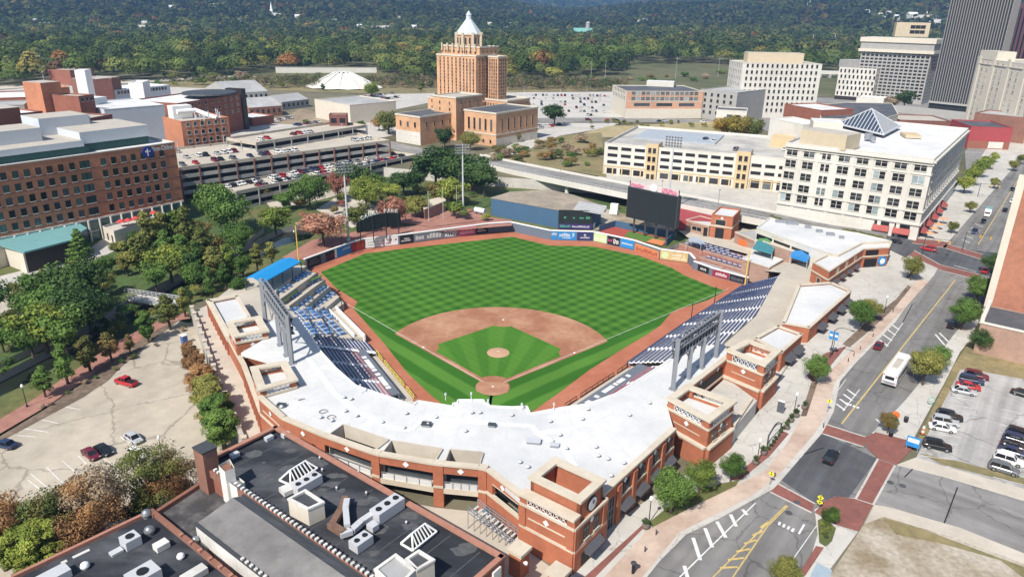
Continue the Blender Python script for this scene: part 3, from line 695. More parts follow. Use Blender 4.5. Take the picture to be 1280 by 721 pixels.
for(a,b_)in((TB,TA),):
 diamond(a,b_,.5,14.4);stn.wall(seg_pt(a,b_,.16),seg_pt(a,b_,.84),13.55,13.75,.2,off=-.08)
 for t0,t1 in((0,.12),(.88,1)):brk.wall(seg_pt(a,b_,t0),seg_pt(a,b_,t1),12.02,15.3,.4,off=-.2)
 for t0,t1 in((0,.14),(.86,1)):brk.wall(seg_pt(a,b_,t0),seg_pt(a,b_,t1),PAR,16.9,1.3,off=-.02)
 cap_wall(a,b_,16.9,1.7,.4,off=-.3)
for t0,t1 in((0,.12),(.86,1)):brk.wall(seg_pt(TA,TC,t0),seg_pt(TA,TC,t1),12.02,15.3,.4,off=-.2)
for t in(.36,.66):window(TA,TC,t,12.5,1.2,2.0)
diamond(TA,TC,.5,14.85);awning(TA,TC,.52,10.4,4.0,d=1.3,h=.8)
drk.wall(seg_pt(TA,TC,.2),seg_pt(TA,TC,.85),S+.4,10.5,.1,off=-.3)
def lattice(a,b,z0,z1,mb=lat,w=.07):
 l=dist2(a,b);n=max(2,round(l/(z1-z0)))
 mb.bar((*a,z0),(*b,z0),w);mb.bar((*a,z1),(*b,z1),w)
 for i in range(n):
  p,q_=seg_pt(a,b,i/n),seg_pt(a,b,(i+1)/n)
  mb.bar((*p,z0),(*q_,z1),w);mb.bar((*p,z1),(*q_,z0),w);mb.bar((*p,z0),(*p,z1),w)
lattice(seg_pt(TB,TA,.14),seg_pt(TB,TA,.86),PAR+.1,16.85)
RA=UV(TA,1.7,-.4);RING=ccw([RA,UV(RA,6.0,0),UV(RA,6.0,-8.4),UV(RA,0,-8.4)])
def ring(P,z0,z1,rim,brick_from=None,rim_h=.4,t=.55):
 for i in range(4):
  a,b_=P[i],P[(i+1)%4]
  if brick_from is not None:brk.wall(a,b_,brick_from,z1,t)
 out=offset_poly(P,.35);inn=offset_poly(P,.35-rim)
 for i in range(4):
  j=(i+1)%4;stn.prism([out[i],out[j],inn[j],inn[i]],z1,z1+rim_h,0,bottom=True)
ring(RING,PAR,18.9,1.35,PAR-1.0)
wht.prism(offset_poly(RING,-.6),PAR-1.2,PAR-.6)
al=ang(RING[0],RING[1])
ck=thing('clock','round white-faced clock on the street side of the corner brick tower','clock',(*UV(RA,3.0,.08),17.1))
q=MB();c0=UV(RA,3.0,.02);c1=UV(RA,3.0,.24);q.tube((*c0,17.1),(*c1,17.1),1.15,n=24);q.build('clock_frame',MATS['dark_metal'],ck)
q=MB();c2=UV(RA,3.0,.27);q.tube((*c1,17.1),(*c2,17.1),1.0,n=24);q.build('clock_face',MATS['ad_white'],ck)
q=MB();c3=UV(RA,3.0,.3);q.bar((*c3,17.1),(*UV(RA,3.4,.3),17.5),.08);q.bar((*c3,17.1),(*UV(RA,2.9,.3),17.95),.06);q.build('clock_hand',MATS['black_metal'],ck)
flush('corner_tower')
FB=[(8.6,-60.2),(3.2,-54.3),(1.9,-53.95),(-3.6,-53.5),(-5.2,-53.35),(-14.0,-51.6),(-15.4,-51.1),(-24.2,-47.0),(-32.8,-42.2),(-39.6,-35.4)]
FB=FB[::-1]
brick_wall(FB[0],FB[1],S,PAR,capz=PAR);brick_wall(FB[1],FB[2],S,PAR,capz=PAR)
diamond(FB[0],FB[1],.5,14.6);stn.wall(seg_pt(FB[0],FB[1],.15),seg_pt(FB[0],FB[1],.85),13.6,13.8,.2,off=-.08);diamond(FB[1],FB[2],.5,14.6)
def bay(a,b,solid=False):
 """brick lintel over a glazed balcony over a stone band over an open undercroft"""
 brk.wall(a,b,14.2,PAR,.6);cap_wall(a,b,PAR,1.1)
 stn.wall(a,b,10.6,11.55,.5,off=-.12)
 ia,ib=inset(a,b,1.6);gl.wall(ia,ib,11.5,14.3,.1);fl.prism([a,b,ib,ia],11.45,11.56)
 wht.wall(seg_pt(a,b,.03),seg_pt(a,b,.97),11.56,12.35,.12,off=.05)
 for i in range(5):
  p=seg_pt(a,b,.03+.94*i/4);rail.bar((*p,11.56),(*p,12.75),.1)
 rail.bar((*seg_pt(a,b,.03),12.75),(*seg_pt(a,b,.97),12.75),.08)
 ia,ib=inset(a,b,4.0);drk.wall(ia,ib,S,10.6,.1)
 diamond(a,b,.5,14.95)
for i in(2,4,6):bay(FB[i],FB[i+1])
for i in(3,5,7):
 brk.wall(FB[i],FB[i+1],S,PAR,.9,off=-.15);stn.wall(FB[i],FB[i+1],11.6,12.0,.5,off=-.28);cap_wall(FB[i],FB[i+1],PAR,1.3)
a,b_=FB[8],FB[9]
brk.wall(a,b_,14.0,PAR,.6);cap_wall(a,b_,PAR,1.0);brk.wall(a,b_,S,11.6,.6);stn.wall(a,b_,11.6,12.1,.5,off=-.18)
brk.wall(a,seg_pt(a,b_,.18),12.1,14,.6);brk.wall(seg_pt(a,b_,.95),b_,12.1,14,.6);diamond(a,b_,.5,14.85)
stn.wall(seg_pt(a,b_,.18),seg_pt(a,b_,.95),14.0,14.12,.3,off=-.06)
ia,ib=inset(a,b_,1.2);drk.wall(ia,ib,11.8,14.2,.1)
flush('front_facade')
LF=[(-39.6,-35.4),(-50.3,-17.3),(-58.5,-5.2),(-73.8,17.6),(-68.0,21.8)]
LB0,LB1,LB2,LB3,LB4=LF
def Lw(a,b,z1,cap=True):
 brick_wall(b,a,S,z1,.5,bands=(11.4,)if z1>13 else(),capz=z1 if cap else None)
Lw(LB0,LB1,12.4);Lw(LB1,LB2,12.4);Lw(LB2,LB3,11.7);Lw(LB3,LB4,11.7)
n=9
for i in range(n):
 t=(i+.5)/n;p=seg_pt(LB2,LB3,t);brk.wall(seg_pt(LB3,LB2,1-t-.02),seg_pt(LB3,LB2,1-t+.02),S,11.4,.3,off=-.3)
 brk.wall(seg_pt(LB1,LB0,t-.02),seg_pt(LB1,LB0,t+.02),S,12.2,.3,off=-.3)
flush('alley_facade')
def open_tower(px,zc,base=S,inner=True):
 P=ccw(GL(px,zc));P=offset_poly(P,-.35)
 for i in range(4):brick_wall(P[i],P[(i+1)%4],base,PAR,.5,bands=(11.9,PAR-.3))
 for i in range(4):
  a,b_=P[i],P[(i+1)%4]
  for t0,t1 in((0,.17),(.83,1)):brk.wall(seg_pt(a,b_,t0),seg_pt(a,b_,t1),PAR,zc-.4,.75,off=.02)
  lattice(seg_pt(a,b_,.17),seg_pt(a,b_,.83),PAR+.15,zc-.55,lat,.09)
  diamond(a,b_,.5,14.7);stn.wall(seg_pt(a,b_,.18),seg_pt(a,b_,.82),13.6,13.75,.2,off=-.06)
 ring(P,PAR,zc-.4,1.45)
 wht.prism(offset_poly(P,-.55),PAR-1,PAR-.3)
 flush('open_tower');return P
TR1=open_tower([(832,497),(858,479),(922,501),(888,527)],17.6)
TR2=open_tower([(906,437),(935,423),(977,438),(957,457)],17.9)
TL1=open_tower([(282,402),(325,394),(337,413),(292,421)],17.3)
TL2=open_tower([(312,458),(358,450),(373,474),(323,488)],17.3)
for P in(TR1,TR2):
 i=max(range(4),key=lambda i:(P[i][0]+P[(i+1)%4][0])-(P[i][1]+P[(i+1)%4][1])*.6)
 a,b_=P[i],P[(i+1)%4]
 brk.wall(a,b_,S,11.9,.6,off=-.6);stn.wall(a,b_,11.9,12.3,.9,off=-.75)
 j=(i-1)%4;brk.wall(P[j],a,S,11.9,.6,off=-.6);stn.wall(P[j],a,11.9,12.3,.9,off=-.75)
 for t in(.3,.62):window(a,b_,t,12.7,1.1,1.8)
 flush('street_arcade')
RC0,RC1=(38.5,-26.2),(49.6,-11.6)
brick_wall(RC0,RC1,S,PAR,.5,bands=(12.0,),capz=PAR)
drk.wall(seg_pt(RC0,RC1,.15),seg_pt(RC0,RC1,.85),12.6,14.6,.1,off=-.05);diamond(RC0,RC1,.3,15.0);diamond(RC0,RC1,.7,15.0)
brk.wall((46.3,-32),(52,-22),S,11.8,.5);stn.wall((46.3,-32),(52,-22),11.8,12.2,.8,off=-.2)
fl.prism([(39,-27),(46.3,-32.2),(53,-22),(49,-13)],S,11.6)
flush('recess_wall')
def low_block(px,z,m='white_roof',base=S):
 P=ccw(GL(px,z));
 for i in range(len(P)):brk.wall(P[i],P[(i+1)%len(P)],base,z-.1,.4);cap_wall(P[i],P[(i+1)%len(P)],z-.1,.8,.3,off=-.15)
 wht.prism(offset_poly(P,-.4),z-1,z-.45);flush('low_wing');return P
LR1=low_block([(943,423),(972,407),(1003,418),(977,441)],12.6)
LR2=low_block([(978,404),(998,356),(1039,353),(1064,364),(1012,410)],12.0)
LL1=low_block([(262,377),(297,370),(313,396),(288,424)],12.0)
for P,ks in((LR2,(.25,.5,.72,.9)),(LR1,(.35,.75))):
 i=max(range(len(P)),key=lambda i:dist2(P[i],P[(i+1)%len(P)])if(P[(i+1)%len(P)][0]-P[i][0]>0 and P[(i+1)%len(P)][1]>P[i][1])else 0)
 a,b_=P[i],P[(i+1)%len(P)]
 for t in ks:awning(a,b_,t,9.9,3.4 if len(ks)>2 else 3.6,d=1.6,h=.8);drk.wall(seg_pt(a,b_,t-.05),seg_pt(a,b_,t+.05),S+.2,10,.1,off=-.03)
RZ=15.3
inner=GL([(905,430),(880,434),(845,445),(810,467),(770,492),(735,505),(700,510),(663,517),(659,508),(640,509),(612,507.5),(611,504),(606,504),(605,500),(572,500),(571,504),(566,504),(565,508),(522,501),(516,507),(495,499),(468,490),(445,482),(420,460),(402,440),(374,397),(362,398)],RZ)
outer=[TR2[0],(48.9,-11.2),(38.8,-25.6),(34.2,-31.5),(34.0,-40.2),FR0,TC,TD,TB,FB[9],FB[8]]
PK=[]
roofpoly=inner[::-1]+[(50.2,-6.0),(49.2,-11.2),(38.6,-26.0),(33.9,-31.4),(33.9,-40.0),UV(FR0,0,-.4),UV(TD,-1,.5),UV(TB,.5,.3),(3.2,-53.9),(1.9,-53.6),(-5.0,-53.0),(-15.2,-50.8),(-24.0,-46.7),(-32.6,-41.9),(-39.2,-35.2),(-34.0,-29.6),(-39.2,-22.2),(-50.3,-17.3),(-47.6,-9.2),(-52.4,-1.0)]
def pocket(i,d=4.6):
 a,b_=FB[i],FB[i+1];a2,b2=inset(a,b_,.9);a3,b3=inset(a,b_,d)
 return[seg_pt(a2,b2,.02),seg_pt(a2,b2,.98),seg_pt(a3,b3,.98),seg_pt(a3,b3,.02)]
PK=[pocket(i)for i in(2,4,6)]
rb=MB();sheet(rb,roofpoly,PK,RZ,None);
rp=ccw(roofpoly)
for i in range(len(rp)):
 a,b_=rp[i],rp[(i+1)%len(rp)];rb.face([(*a,RZ-.7),(*b_,RZ-.7),(*b_,RZ),(*a,RZ)])
sheet(rb,[p for p in rp],PK,RZ-.7)
rb.build('roof',MATS['white_roof'],gs)
edge=MB()
ri=inner[::-1]
for i in range(len(ri)-1):edge.wall(ri[i],ri[i+1],RZ-.02,RZ+.22,.25,off=-.2)
edge.build('roof_edge',MATS['white_paint'],gs)
scr=MB()
for P in PK:
 for i in(1,2,3):scr.wall(P[i],P[(i+1)%4],11.6,RZ+.35,.18,off=-.18)
 drk.wall(seg_pt(P[3],P[2],.04),seg_pt(P[3],P[2],.96),11.9,13.2,.05,off=-.12)
 fl.prism(P,11.3,11.58)
scr.build('screen_wall',MATS['concrete_warm'],gs)
st=MB()
def stain(px,w):
 P=GL(px,RZ)
 for i in range(len(P)-1):SN[0]+=1;st.wall(P[i],P[i+1],RZ+.004,RZ+.02+SN[0]*.0008,w,off=-w/2)
stain([(385,447),(420,493),(445,513),(490,534),(515,537)],1.0)
stain([(515,537),(532,521),(600,528),(665,532),(672,541),(712,537),(740,527),(765,514)],.9)
stain([(672,541),(705,560),(720,585)],.9);stain([(685,521),(735,520),(765,514)],.5)
st.build('roof_drain_stain',MATS['roof_stain'],gs)
def inside(P,x,y):
 c=False
 for i in range(len(P)):
  (x1,y1),(x2,y2)=P[i-1],P[i]
  if(y1>y)!=(y2>y)and x<(x2-x1)*(y-y1)/(y2-y1)+x1:c=not c
 return c
sm_=MB();RPc=ccw(roofpoly)
def okr(p):return inside(RPc,*p)and not any(inside(K,*p)for K in PK)
for k in range(58):
 a=R(140+k*4.7);o_=(0,6)
 for j in range(30):
  r0=26+j*1.6;p0,p1=(o_[0]+r0*math.cos(a),o_[1]+r0*math.sin(a)),(o_[0]+(r0+1.6)*math.cos(a),o_[1]+(r0+1.6)*math.sin(a))
  if okr(p0)and okr(p1):sm_.wall(p0,p1,RZ+.003,RZ+.012,.1)
rs2=random.Random(3)
for k in range(70):
 a=R(rs2.uniform(140,400));r0=rs2.uniform(32,66);p=(r0*math.cos(a),6+r0*math.sin(a));e=rs2.uniform(.4,1.6)
 if okr(p)and okr((p[0]+1.5,p[1]))and okr((p[0]-1.5,p[1]))and okr((p[0],p[1]+1.5)):sm_.prism([(p[0]+e*(.7+.5*rs2.random())*math.cos(t),p[1]+.6*e*(.7+.5*rs2.random())*math.sin(t))for t in np.linspace(0,5.6,8)],RZ+.002,RZ+.008)
sm_.build('roof_seam',mat('roof_seam',(.54,.54,.53),.8,.15,1),gs)
for nm,mb,m in(('doorway',drk,'black_metal'),('balcony_floor',fl,'concrete'),('wall_strip',brk,'park_brick')):
 if mb.f:mb.build(nm,MATS[m],gs)
def small_vent(x,y,z,lab,r=.35,h=.6,m='light_metal',grp='little vents scattered on the white roof'):
 t=thing('roof_vent',lab,'vent',(x,y,z),0,grp)
 q=MB();q.tube((x,y,z),(x,y,z+h*.7),r*.6,n=10);q.build('pipe',MATS['grey_metal'],t)
 q=MB();q.lathe((x,y,z+h*.6),[(r,0),(r,h*.15),(r*.5,h*.4)],10);q.build('cowl',MATS[m],t)
for(x,y)in((430,498),(352,510),(439,500),(401,523),(415,527),(432,515),(508,518),(535,532),(582,540),(505,536),(446,521),(478,529),(545,523),(600,517),(640,520),(590,517),(688,528),(700,545),(728,525),(745,560),(760,575),(780,580),(764,596),(650,579),(660,585),(690,553),(787,520),(812,505),(735,513),(708,562),(748,571)):
 small_vent(*G(x,y,RZ),RZ,'small grey pipe vent on the white grandstand roof')
for(x,y,sx,sy,lab)in((667,553,2.2,1.2,'long ribbed box vent lying on the white grandstand roof'),(693,558,1.4,.8,'short grey box vent on the white grandstand roof beside the ribbed one'),(352,508,1.4,.9,'dark hatch on the white grandstand roof near the alley corner'),(533,532,1.5,1.1,'dark hatch on the white roof behind the screened balcony'),(615,533,1.2,.8,'small dark hatch near the white roof edge behind home plate')):
 p=G(x,y,RZ);t=thing('roof_hatch',lab,'hatch',(*p,RZ));q=MB();q.box(*p,RZ,sx,sy,.45,R(-5));q.build('curb',MATS['grey_metal'],t);q=MB();q.box(*p,RZ+.45,sx+.15,sy+.15,.1,R(-5));q.build('lid',MATS['dark_metal' if 'dark' in lab else 'light_metal'],t)
for(x,y)in((404,515),(414,522)):
 p=G(x,y,RZ);t=thing('hose_coil',('coil of dark cable lying on the white roof, farther from the screened balconies','coil of dark cable lying on the white roof, nearer the screened balconies')[x>408],'cable',(*p,RZ));q=MB()
 for k in range(14):
  a0,a1=k*.45,(k+1)*.45;r_=.8-.02*k;q.tube((p[0]+r_*math.cos(a0),p[1]+r_*math.sin(a0),RZ+.06+k*.01),(p[0]+r_*math.cos(a1),p[1]+r_*math.sin(a1),RZ+.06+k*.01),.05,n=5)
 q.build('cable',MATS['dark_metal'],t)
for(x,y,h)in((589,502,1.6),(652,512,1.0),(557,500,1.1),(692,513,1.2),(451,492,1.6),(610,506,.8)):
 p=G(x,y,RZ);t=thing('roof_mast','thin white mast at the field edge of the grandstand roof','mast',(*p,RZ),0,'masts along the roof edge')
 q=MB();q.tube((*p,RZ),(*p,RZ+h),.06,n=6);q.build('pole',MATS['white_paint'],t);q=MB();q.box(*p,RZ+h,.3,.5,.3);q.build('head',MATS['light_metal'],t)
def light_frame(label,base_px,top_z,panel,face):
 """four posts, three beams, two banks of lamp boxes facing the field; face = outward direction of the lamps"""
 B=GL(base_px,RZ);a,b_=B[0],B[-1]
 t=thing('floodlight_rig',label,'floodlights',(*seg_pt(a,b_,.5),RZ))
 for p in B:
  pp=seg_pt(a,b_,((p[0]-a[0])*(b_[0]-a[0])+(p[1]-a[1])*(b_[1]-a[1]))/dist2(a,b_)**2)
  q=MB();q.bar((*pp,RZ),(*pp,top_z if p in(a,b_)else panel[0]+.4),.75,.75);q.box(*pp,RZ,1.3,1.3,.25,ang(a,b_));q.build('post',MATS['grey_metal'],t)
 q=MB();off=(face[0]*1.0,face[1]*1.0)
 z0,z1=panel
 for z in(z0,(z0+z1)/2,z1):q.bar((*a,z),(*b_,z),.3,.35);q.bar((a[0]+off[0],a[1]+off[1],z),(b_[0]+off[0],b_[1]+off[1],z),.22,.25)
 n=14
 for i in range(n+1):
  p=seg_pt(a,b_,i/n);q.bar((*p,z0),(*p,z1),.12)
  q.bar((*p,z0),(p[0]+off[0],p[1]+off[1],z0),.1);q.bar((*p,z1),(p[0]+off[0],p[1]+off[1],z1),.1)
 for i in range(3):
  p0,p1=seg_pt(a,b_,i/3),seg_pt(a,b_,(i+1)/3)
  for k in range(8):
   def ar(s):
    m=seg_pt(p0,p1,s);return(*m,z0-2.6*(abs(2*s-1))**2.2)
   q.bar(ar(k/8),ar((k+1)/8),.22)
 q.build('truss',MATS['grey_metal'],t)
 q=MB();w2=seg_pt(a,b_,.0);q.wall((a[0]+off[0]*.3,a[1]+off[1]*.3),(b_[0]+off[0]*.3,b_[1]+off[1]*.3),z0-.1,z0-.02,.9);q.build('catwalk',MATS['dark_metal'],t)
 al=ang(a,b_)
 for r_ in range(2):
  for i in range(n):
   p=seg_pt(a,b_,(i+.5)/n);z=z0+(z1-z0)*(.25+.5*r_)
   p=(p[0]+off[0]*.6,p[1]+off[1]*.6)
   q=MB();q.tube((p[0]-face[0]*.25,p[1]-face[1]*.25,z+.15),(p[0]+face[0]*.35,p[1]+face[1]*.35,z-.1),.3,.52,n=10);q.bar((*p,z),(*p,z-.7),.1);q.build('floodlight',MATS['dark_metal'],t)
 return t
light_frame('tall steel floodlight frame on the grandstand roof facing the long striped stand',[(841,486.5),(860,472),(877.6,460),(894,445.4)],25.6,(21.6,25.2),(-.82,.57))
light_frame('tall steel floodlight frame on the grandstand roof beside the blue table terraces',[(332,402),(346.5,432),(355.5,445),(365,454.5)],25.6,(21.6,25.2),(.85,.53))
seat_meshes={}
def seat_stand(label,f0,f1,b1,b0,z0,z1,rows,m='seat_navy',group='blocks of seats round the field',red_rows=0,pitch=.52,front=None):
 """terraced block: front edge f0->f1, back edge b0->b1"""
 c=seg_pt(seg_pt(f0,f1,.5),seg_pt(b0,b1,.5),.5)
 t=thing('seating_block',label,'seating',(*c,0),0,group)
 tb=MB();rise=(z1-z0)/rows;dep=dist2(seg_pt(f0,f1,.5),seg_pt(b0,b1,.5))/rows
 if front is not None:tb.face([(*f0,front),(*f1,front),(*f1,z0),(*f0,z0)],0)
 dx=((b0[0]-f0[0]),(b0[1]-f0[1]));l=math.hypot(*dx);dx=(dx[0]/l,dx[1]/l)
 l01=dist2(f0,f1);ais=1.25/l01
 for i in range(rows):
  s0,s1=i/rows,(i+1)/rows;z=z0+i*rise
  a0,a1=seg_pt(f0,b0,s0),seg_pt(f1,b1,s0);c0,c1=seg_pt(f0,b0,s1),seg_pt(f1,b1,s1)
  tb.face([(*a0,z),(*a1,z),(*c1,z),(*c0,z)],0);tb.face([(*c0,z),(*c1,z),(*c1,z+rise),(*c0,z+rise)],0)
  m0,m1=seg_pt(a0,a1,1-ais),seg_pt(c0,c1,1-ais);h0,h1=seg_pt(m0,m1,.5),seg_pt(a1,c1,.5)
  tb.prism([h0,h1,c1,m1],z,z+rise*.5)
  sb=MB();n=int(dist2(a0,a1)*(1-ais)/pitch);al=ang(a0,a1)
  w=(math.cos(al),math.sin(al));bk=(-w[1],w[0])
  if bk[0]*dx[0]+bk[1]*dx[1]<0:bk=(-bk[0],-bk[1])
  for k in range(n):
   u=(k+.5)/n*(1-ais);p=seg_pt(seg_pt(a0,a1,u),seg_pt(c0,c1,u),.55)
   q0=(p[0]-w[0]*.23,p[1]-w[1]*.23);q1=(p[0]+w[0]*.23,p[1]+w[1]*.23)
   e0_=(q0[0]-bk[0]*.36,q0[1]-bk[1]*.36);e1_=(q1[0]-bk[0]*.36,q1[1]-bk[1]*.36)
   sb.face([(*e0_,z+.42),(*e1_,z+.42),(*q1,z+.45),(*q0,z+.45)]);sb.face([(*q0,z+.40),(*q1,z+.40),(q1[0]+bk[0]*.1,q1[1]+bk[1]*.1,z+.7),(q0[0]+bk[0]*.1,q0[1]+bk[1]*.1,z+.7)])
   sb.face([(*e0_,z+.42),(*e1_,z+.42),(*e1_,z+.34),(*e0_,z+.34)])
   sb.bar((p[0]-bk[0]*.15,p[1]-bk[1]*.15,z),(p[0]-bk[0]*.15,p[1]-bk[1]*.15,z+.4),.08)
  sb.build('seat_row',MATS['seat_red' if i<red_rows else m],t)
 tb.build('terrace',[MATS['tread']],t)
 return t
ORD=['first','second','third','fourth','fifth','sixth','seventh','eighth','ninth']
def poly_at(P,t):
 ls=[dist2(P[i],P[i+1])for i in range(len(P)-1)];d=t*sum(ls)
 for i,l in enumerate(ls):
  if d<=l or i==len(ls)-1:return seg_pt(P[i],P[i+1],min(d/l,1))
  d-=l
PR=[FRONT_R[2],FRONT_R[1],(74.2,70.2)];BR=[(52.2,3.2),(57.5,12.6),(68.6,32.8),(82.2,62.4)]
NS=7
for i in range(NS):
 t0,t1=i/NS,(i+1)/NS
 seat_stand(f'navy seat block of the long sunlit stand, {ORD[i]} from the dugout end',poly_at(PR,t0),poly_at(PR,t1),poly_at(BR,t1),poly_at(BR,t0),1.2,7.6,19,front=0.0)
D1a,D1b=FRONT_R[3],FRONT_R[2]
dv=((D1b[0]-D1a[0])/dist2(D1a,D1b),(D1b[1]-D1a[1])/dist2(D1a,D1b));nv=(dv[1],-dv[0])
f_=lambda s,d:(D1a[0]+dv[0]*s+nv[0]*d,D1a[1]+dv[1]*s+nv[1]*d)
LD=dist2(D1a,D1b)
for i in range(3):
 s0,s1=LD*i/3-2,LD*(i+1)/3-(2 if i<2 else 0)
 seat_stand(f'navy seat block behind the black-railed dugout, {ORD[i]} from home plate',f_(s0,6.6),f_(s1,6.6),f_(s1,20),f_(s0,20),2.6,7.6,14,red_rows=2,front=0.3)
D3a,D3b=FRONT_L[0],FRONT_L[1]
dl=((D3b[0]-D3a[0])/dist2(D3a,D3b),(D3b[1]-D3a[1])/dist2(D3a,D3b));nl=(-dl[1],dl[0])
g_=lambda s,d:(D3a[0]+dl[0]*s+nl[0]*d,D3a[1]+dl[1]*s+nl[1]*d)
LD3=dist2(D3a,D3b)
for i in range(4):
 s0,s1=LD3*i/3-2.0,LD3*(i+1)/3-2.0
 if i==3:s0,s1=LD3-2,LD3+5.6
 fr=5.6 if i<3 else .6
 seat_stand(f'navy seat block on the yellow-railed dugout side, {ORD[i]} from home plate',g_(s1,fr),g_(s0,fr),g_(s0,19.5),g_(s1,19.5),2.4 if i<3 else 1.0,7.6,15 if i<3 else 20,red_rows=2 if i<3 else 0,front=0.2)
q=MB();
for(a,b_)in((PR[0],PR[1]),(PR[1],PR[2])):q.wall(b_,a,0,1.25,.3,off=-.35)
t=tag(q.build('padded_wall',MATS['navy']),'long navy padded wall along the foot of the sunlit stand','wall')
q=MB();q.prism([(-16,-9),(-6,-16),(6,-17),(16,-10),(24,-24),(11,-34),(-12,-34),(-27,-22)],0,1.0);tag(q.build('backstop_terrace',MATS['concrete']),'concrete terrace behind home plate under the grandstand roof edge','terrace')
def dugout(label,P,L,a_from,a_to,letter,rail_m,roof_m='ad_grey'):
 """P(s, d): along the front, depth behind it"""
 t=thing('dugout',label,'dugout',(*P(L/2,3),0))
 q=MB();q.prism([P(a_from,.3),P(a_to,.3),P(a_to,6.4),P(a_from,6.4)],-.4,.06);q.build('floor',MATS['deck'],t)
 q=MB();q.wall(*([P(a_from,2.6),P(a_to,2.6)]),.06,.55,.5);q.build('bench',MATS['deck'],t)
 q=MB();q.prism([P(a_from,3.3),P(a_to,3.3),P(a_to,6.3),P(a_from,6.3)],2.0,2.35,bottom=True)
 q.wall(*[P(a_from,6.0),P(a_to,6.0)],0,2.0,.3)
 for s in np.linspace(a_from,a_to,5):q.bar((*P(s,3.6),0),(*P(s,3.6),2),.25)
 q.build('roof',MATS[roof_m],t)
 q=MB()
 for(s0,s1)in letter:q.prism([P(s0,4.2),P(s1,4.2),P(s1,5.3),P(s0,5.3)],2.36,2.39)
 q.build('roof_emblem',MATS['ad_white'],t)
 q=MB()
 for(s0,s1)in((a_from,a_from+4.5),(a_from+6,a_to-6),(a_to-4.5,a_to)):
  n=max(2,int((s1-s0)/2))
  for z in(.35,1.15):q.bar((*P(s0,.15),z),(*P(s1,.15),z),.12)
  for i in range(n+1):s=s0+(s1-s0)*i/n;q.bar((*P(s,.15),0),(*P(s,.15),1.15),.1)
 q.build('railing',MATS[rail_m],t)
 return t
mat('rail_yellow',(.55,.58,.10),.6,.08,1)
dugout('dugout with black railing and white emblem on its roof, by the sunlit stand',f_,LD,1,LD-.5,((6,7),(9,13),(13.6,14.6),(15,17.6),(19,20),(2.5,4)),'black_metal')
dugout('dugout with yellow-topped railing and white emblems on its roof, across from the sunlit stand',g_,LD3,1,LD3-.5,((4,5.2),(5.6,10.2),(11,12.2),(13.4,14.6),(15,20),(20.8,22)),'rail_yellow')
tiers=[([(338,371),(383,337),(398,343),(350,378)],6.9),([(345,384),(351,377),(398,344),(407,352),(362,386)],5.7),([(362,388),(366,384),(406,353),(413,361),(382,387)],4.5),([(380,390),(413,361),(424,371),(406,386),(398,392)],3.3),([(404,390),(424,372),(430,379),(420,386)],2.0)]
tt_=thing('table_terrace','stepped pale deck with rows of blue tables and chairs facing home plate','terrace',(*G(385,365,4),0))
q=MB()
for px,z in tiers:q.prism(GL(px,z),0,z)
q.build('deck',MATS['deck'],tt_)
q=MB()
for px,z in tiers[:4]:
 P=GL(px,z);a,b_=P[-1],P[-2]if z>5 else P[-2]
 a,b_=P[-1],P[-2]
 q.wall(a,b_,z,z+.9,.08)
q.build('parapet',MATS['deck'],tt_)
q=MB()
for px in([(386,352),(402,343),(404,345),(372,358)],[(352,374),(371,361),(373,363),(354,377)]):q.prism(GL(px,6.9),6.9,7.0)
q.build('turf_strip',MATS['turf_green'],tt_)
lowt=[([(356,398),(362,388),(380,389),(395,417),(392,425),(380,425),(366,404)],6.2),([(380,389),(398,391),(417,424),(392,425),(395,417)],4.6),([(398,392),(410,390),(440,422),(417,424)],3.0),([(408,388),(421,386),(456,421),(438,422)],1.5)]
t2=thing('table_terrace','stepped pale deck with long rows of blue tables running along the foul line','terrace',(*G(405,405,4),0))
q=MB()
for px,z in lowt:q.prism(GL(px,z),0,z)
q.build('deck',MATS['deck'],t2)
q=MB()
for a,b_ in(((412,389),(444,421)),((421,386),(457,422))):q.wall(G(*b_,1.6),G(*a,1.6),0,2.5,.35)
for a,b_ in(((404,390),(424,373)),):q.wall(G(*a,2.5),G(*b_,2.5),0,3.2,.35)
q.build('white_wall',MATS['white_paint'],t2)
def chair_mesh(m):
 q=MB();q.box(0,0,.42,.44,.44,.05);q.box(0,.21,.47,.44,.05,.42)
 for x in(-.19,.19):
  for y in(-.19,.19):q.box(x,y,0,.04,.04,.42)
 return q.mesh('chair',MATS[m])
ch_me=chair_mesh('seat_blue');q=MB();q.box(0,0,.7,.75,1.5,.05);q.box(0,-.5,0,.06,.06,.7);q.box(0,.5,0,.06,.06,.7);q.box(0,0,.02,.4,1.1,.05);tb_me=q.mesh('patio_table',MATS['light_metal'])
mat('table_blue',(.12,.27,.52),.5,.1,1);q=MB();q.box(0,0,.7,.8,1.1,.05);q.tube((0,0,0),(0,0,.7),.06,n=6);q.lathe((0,0,0),[(.3,0),(.3,.04),(.05,.08)],8);tb2=q.mesh('patio_table',MATS['table_blue'])
def table_row(a,b,z,n,lab_t,lab_c,grp,tme,per=2,cme=ch_me,face=0.0):
 A,B=G(*a,z),G(*b,z);al=ang(A,B)
 for i in range(n):
  p=seg_pt(A,B,(i+.5)/n)
  o=bpy.data.objects.new('patio_table',tme);COL.objects.link(o);o.location=(*p,z);o.rotation_euler=(0,0,al+R(90));tag(o,lab_t,'table',grp+' tables')
  for s in(-1,1):
   for k in range(per):
    d=(k-(per-1)/2)*.55;w_=(math.cos(al),math.sin(al))
    c=bpy.data.objects.new('patio_chair',cme);COL.objects.link(c);c.location=(p[0]+w_[0]*d-w_[1]*s*.85,p[1]+w_[1]*d+w_[0]*s*.85,z);c.rotation_euler=(0,0,al+(0 if s>0 else math.pi));tag(c,lab_c,'chair',grp+' chairs')
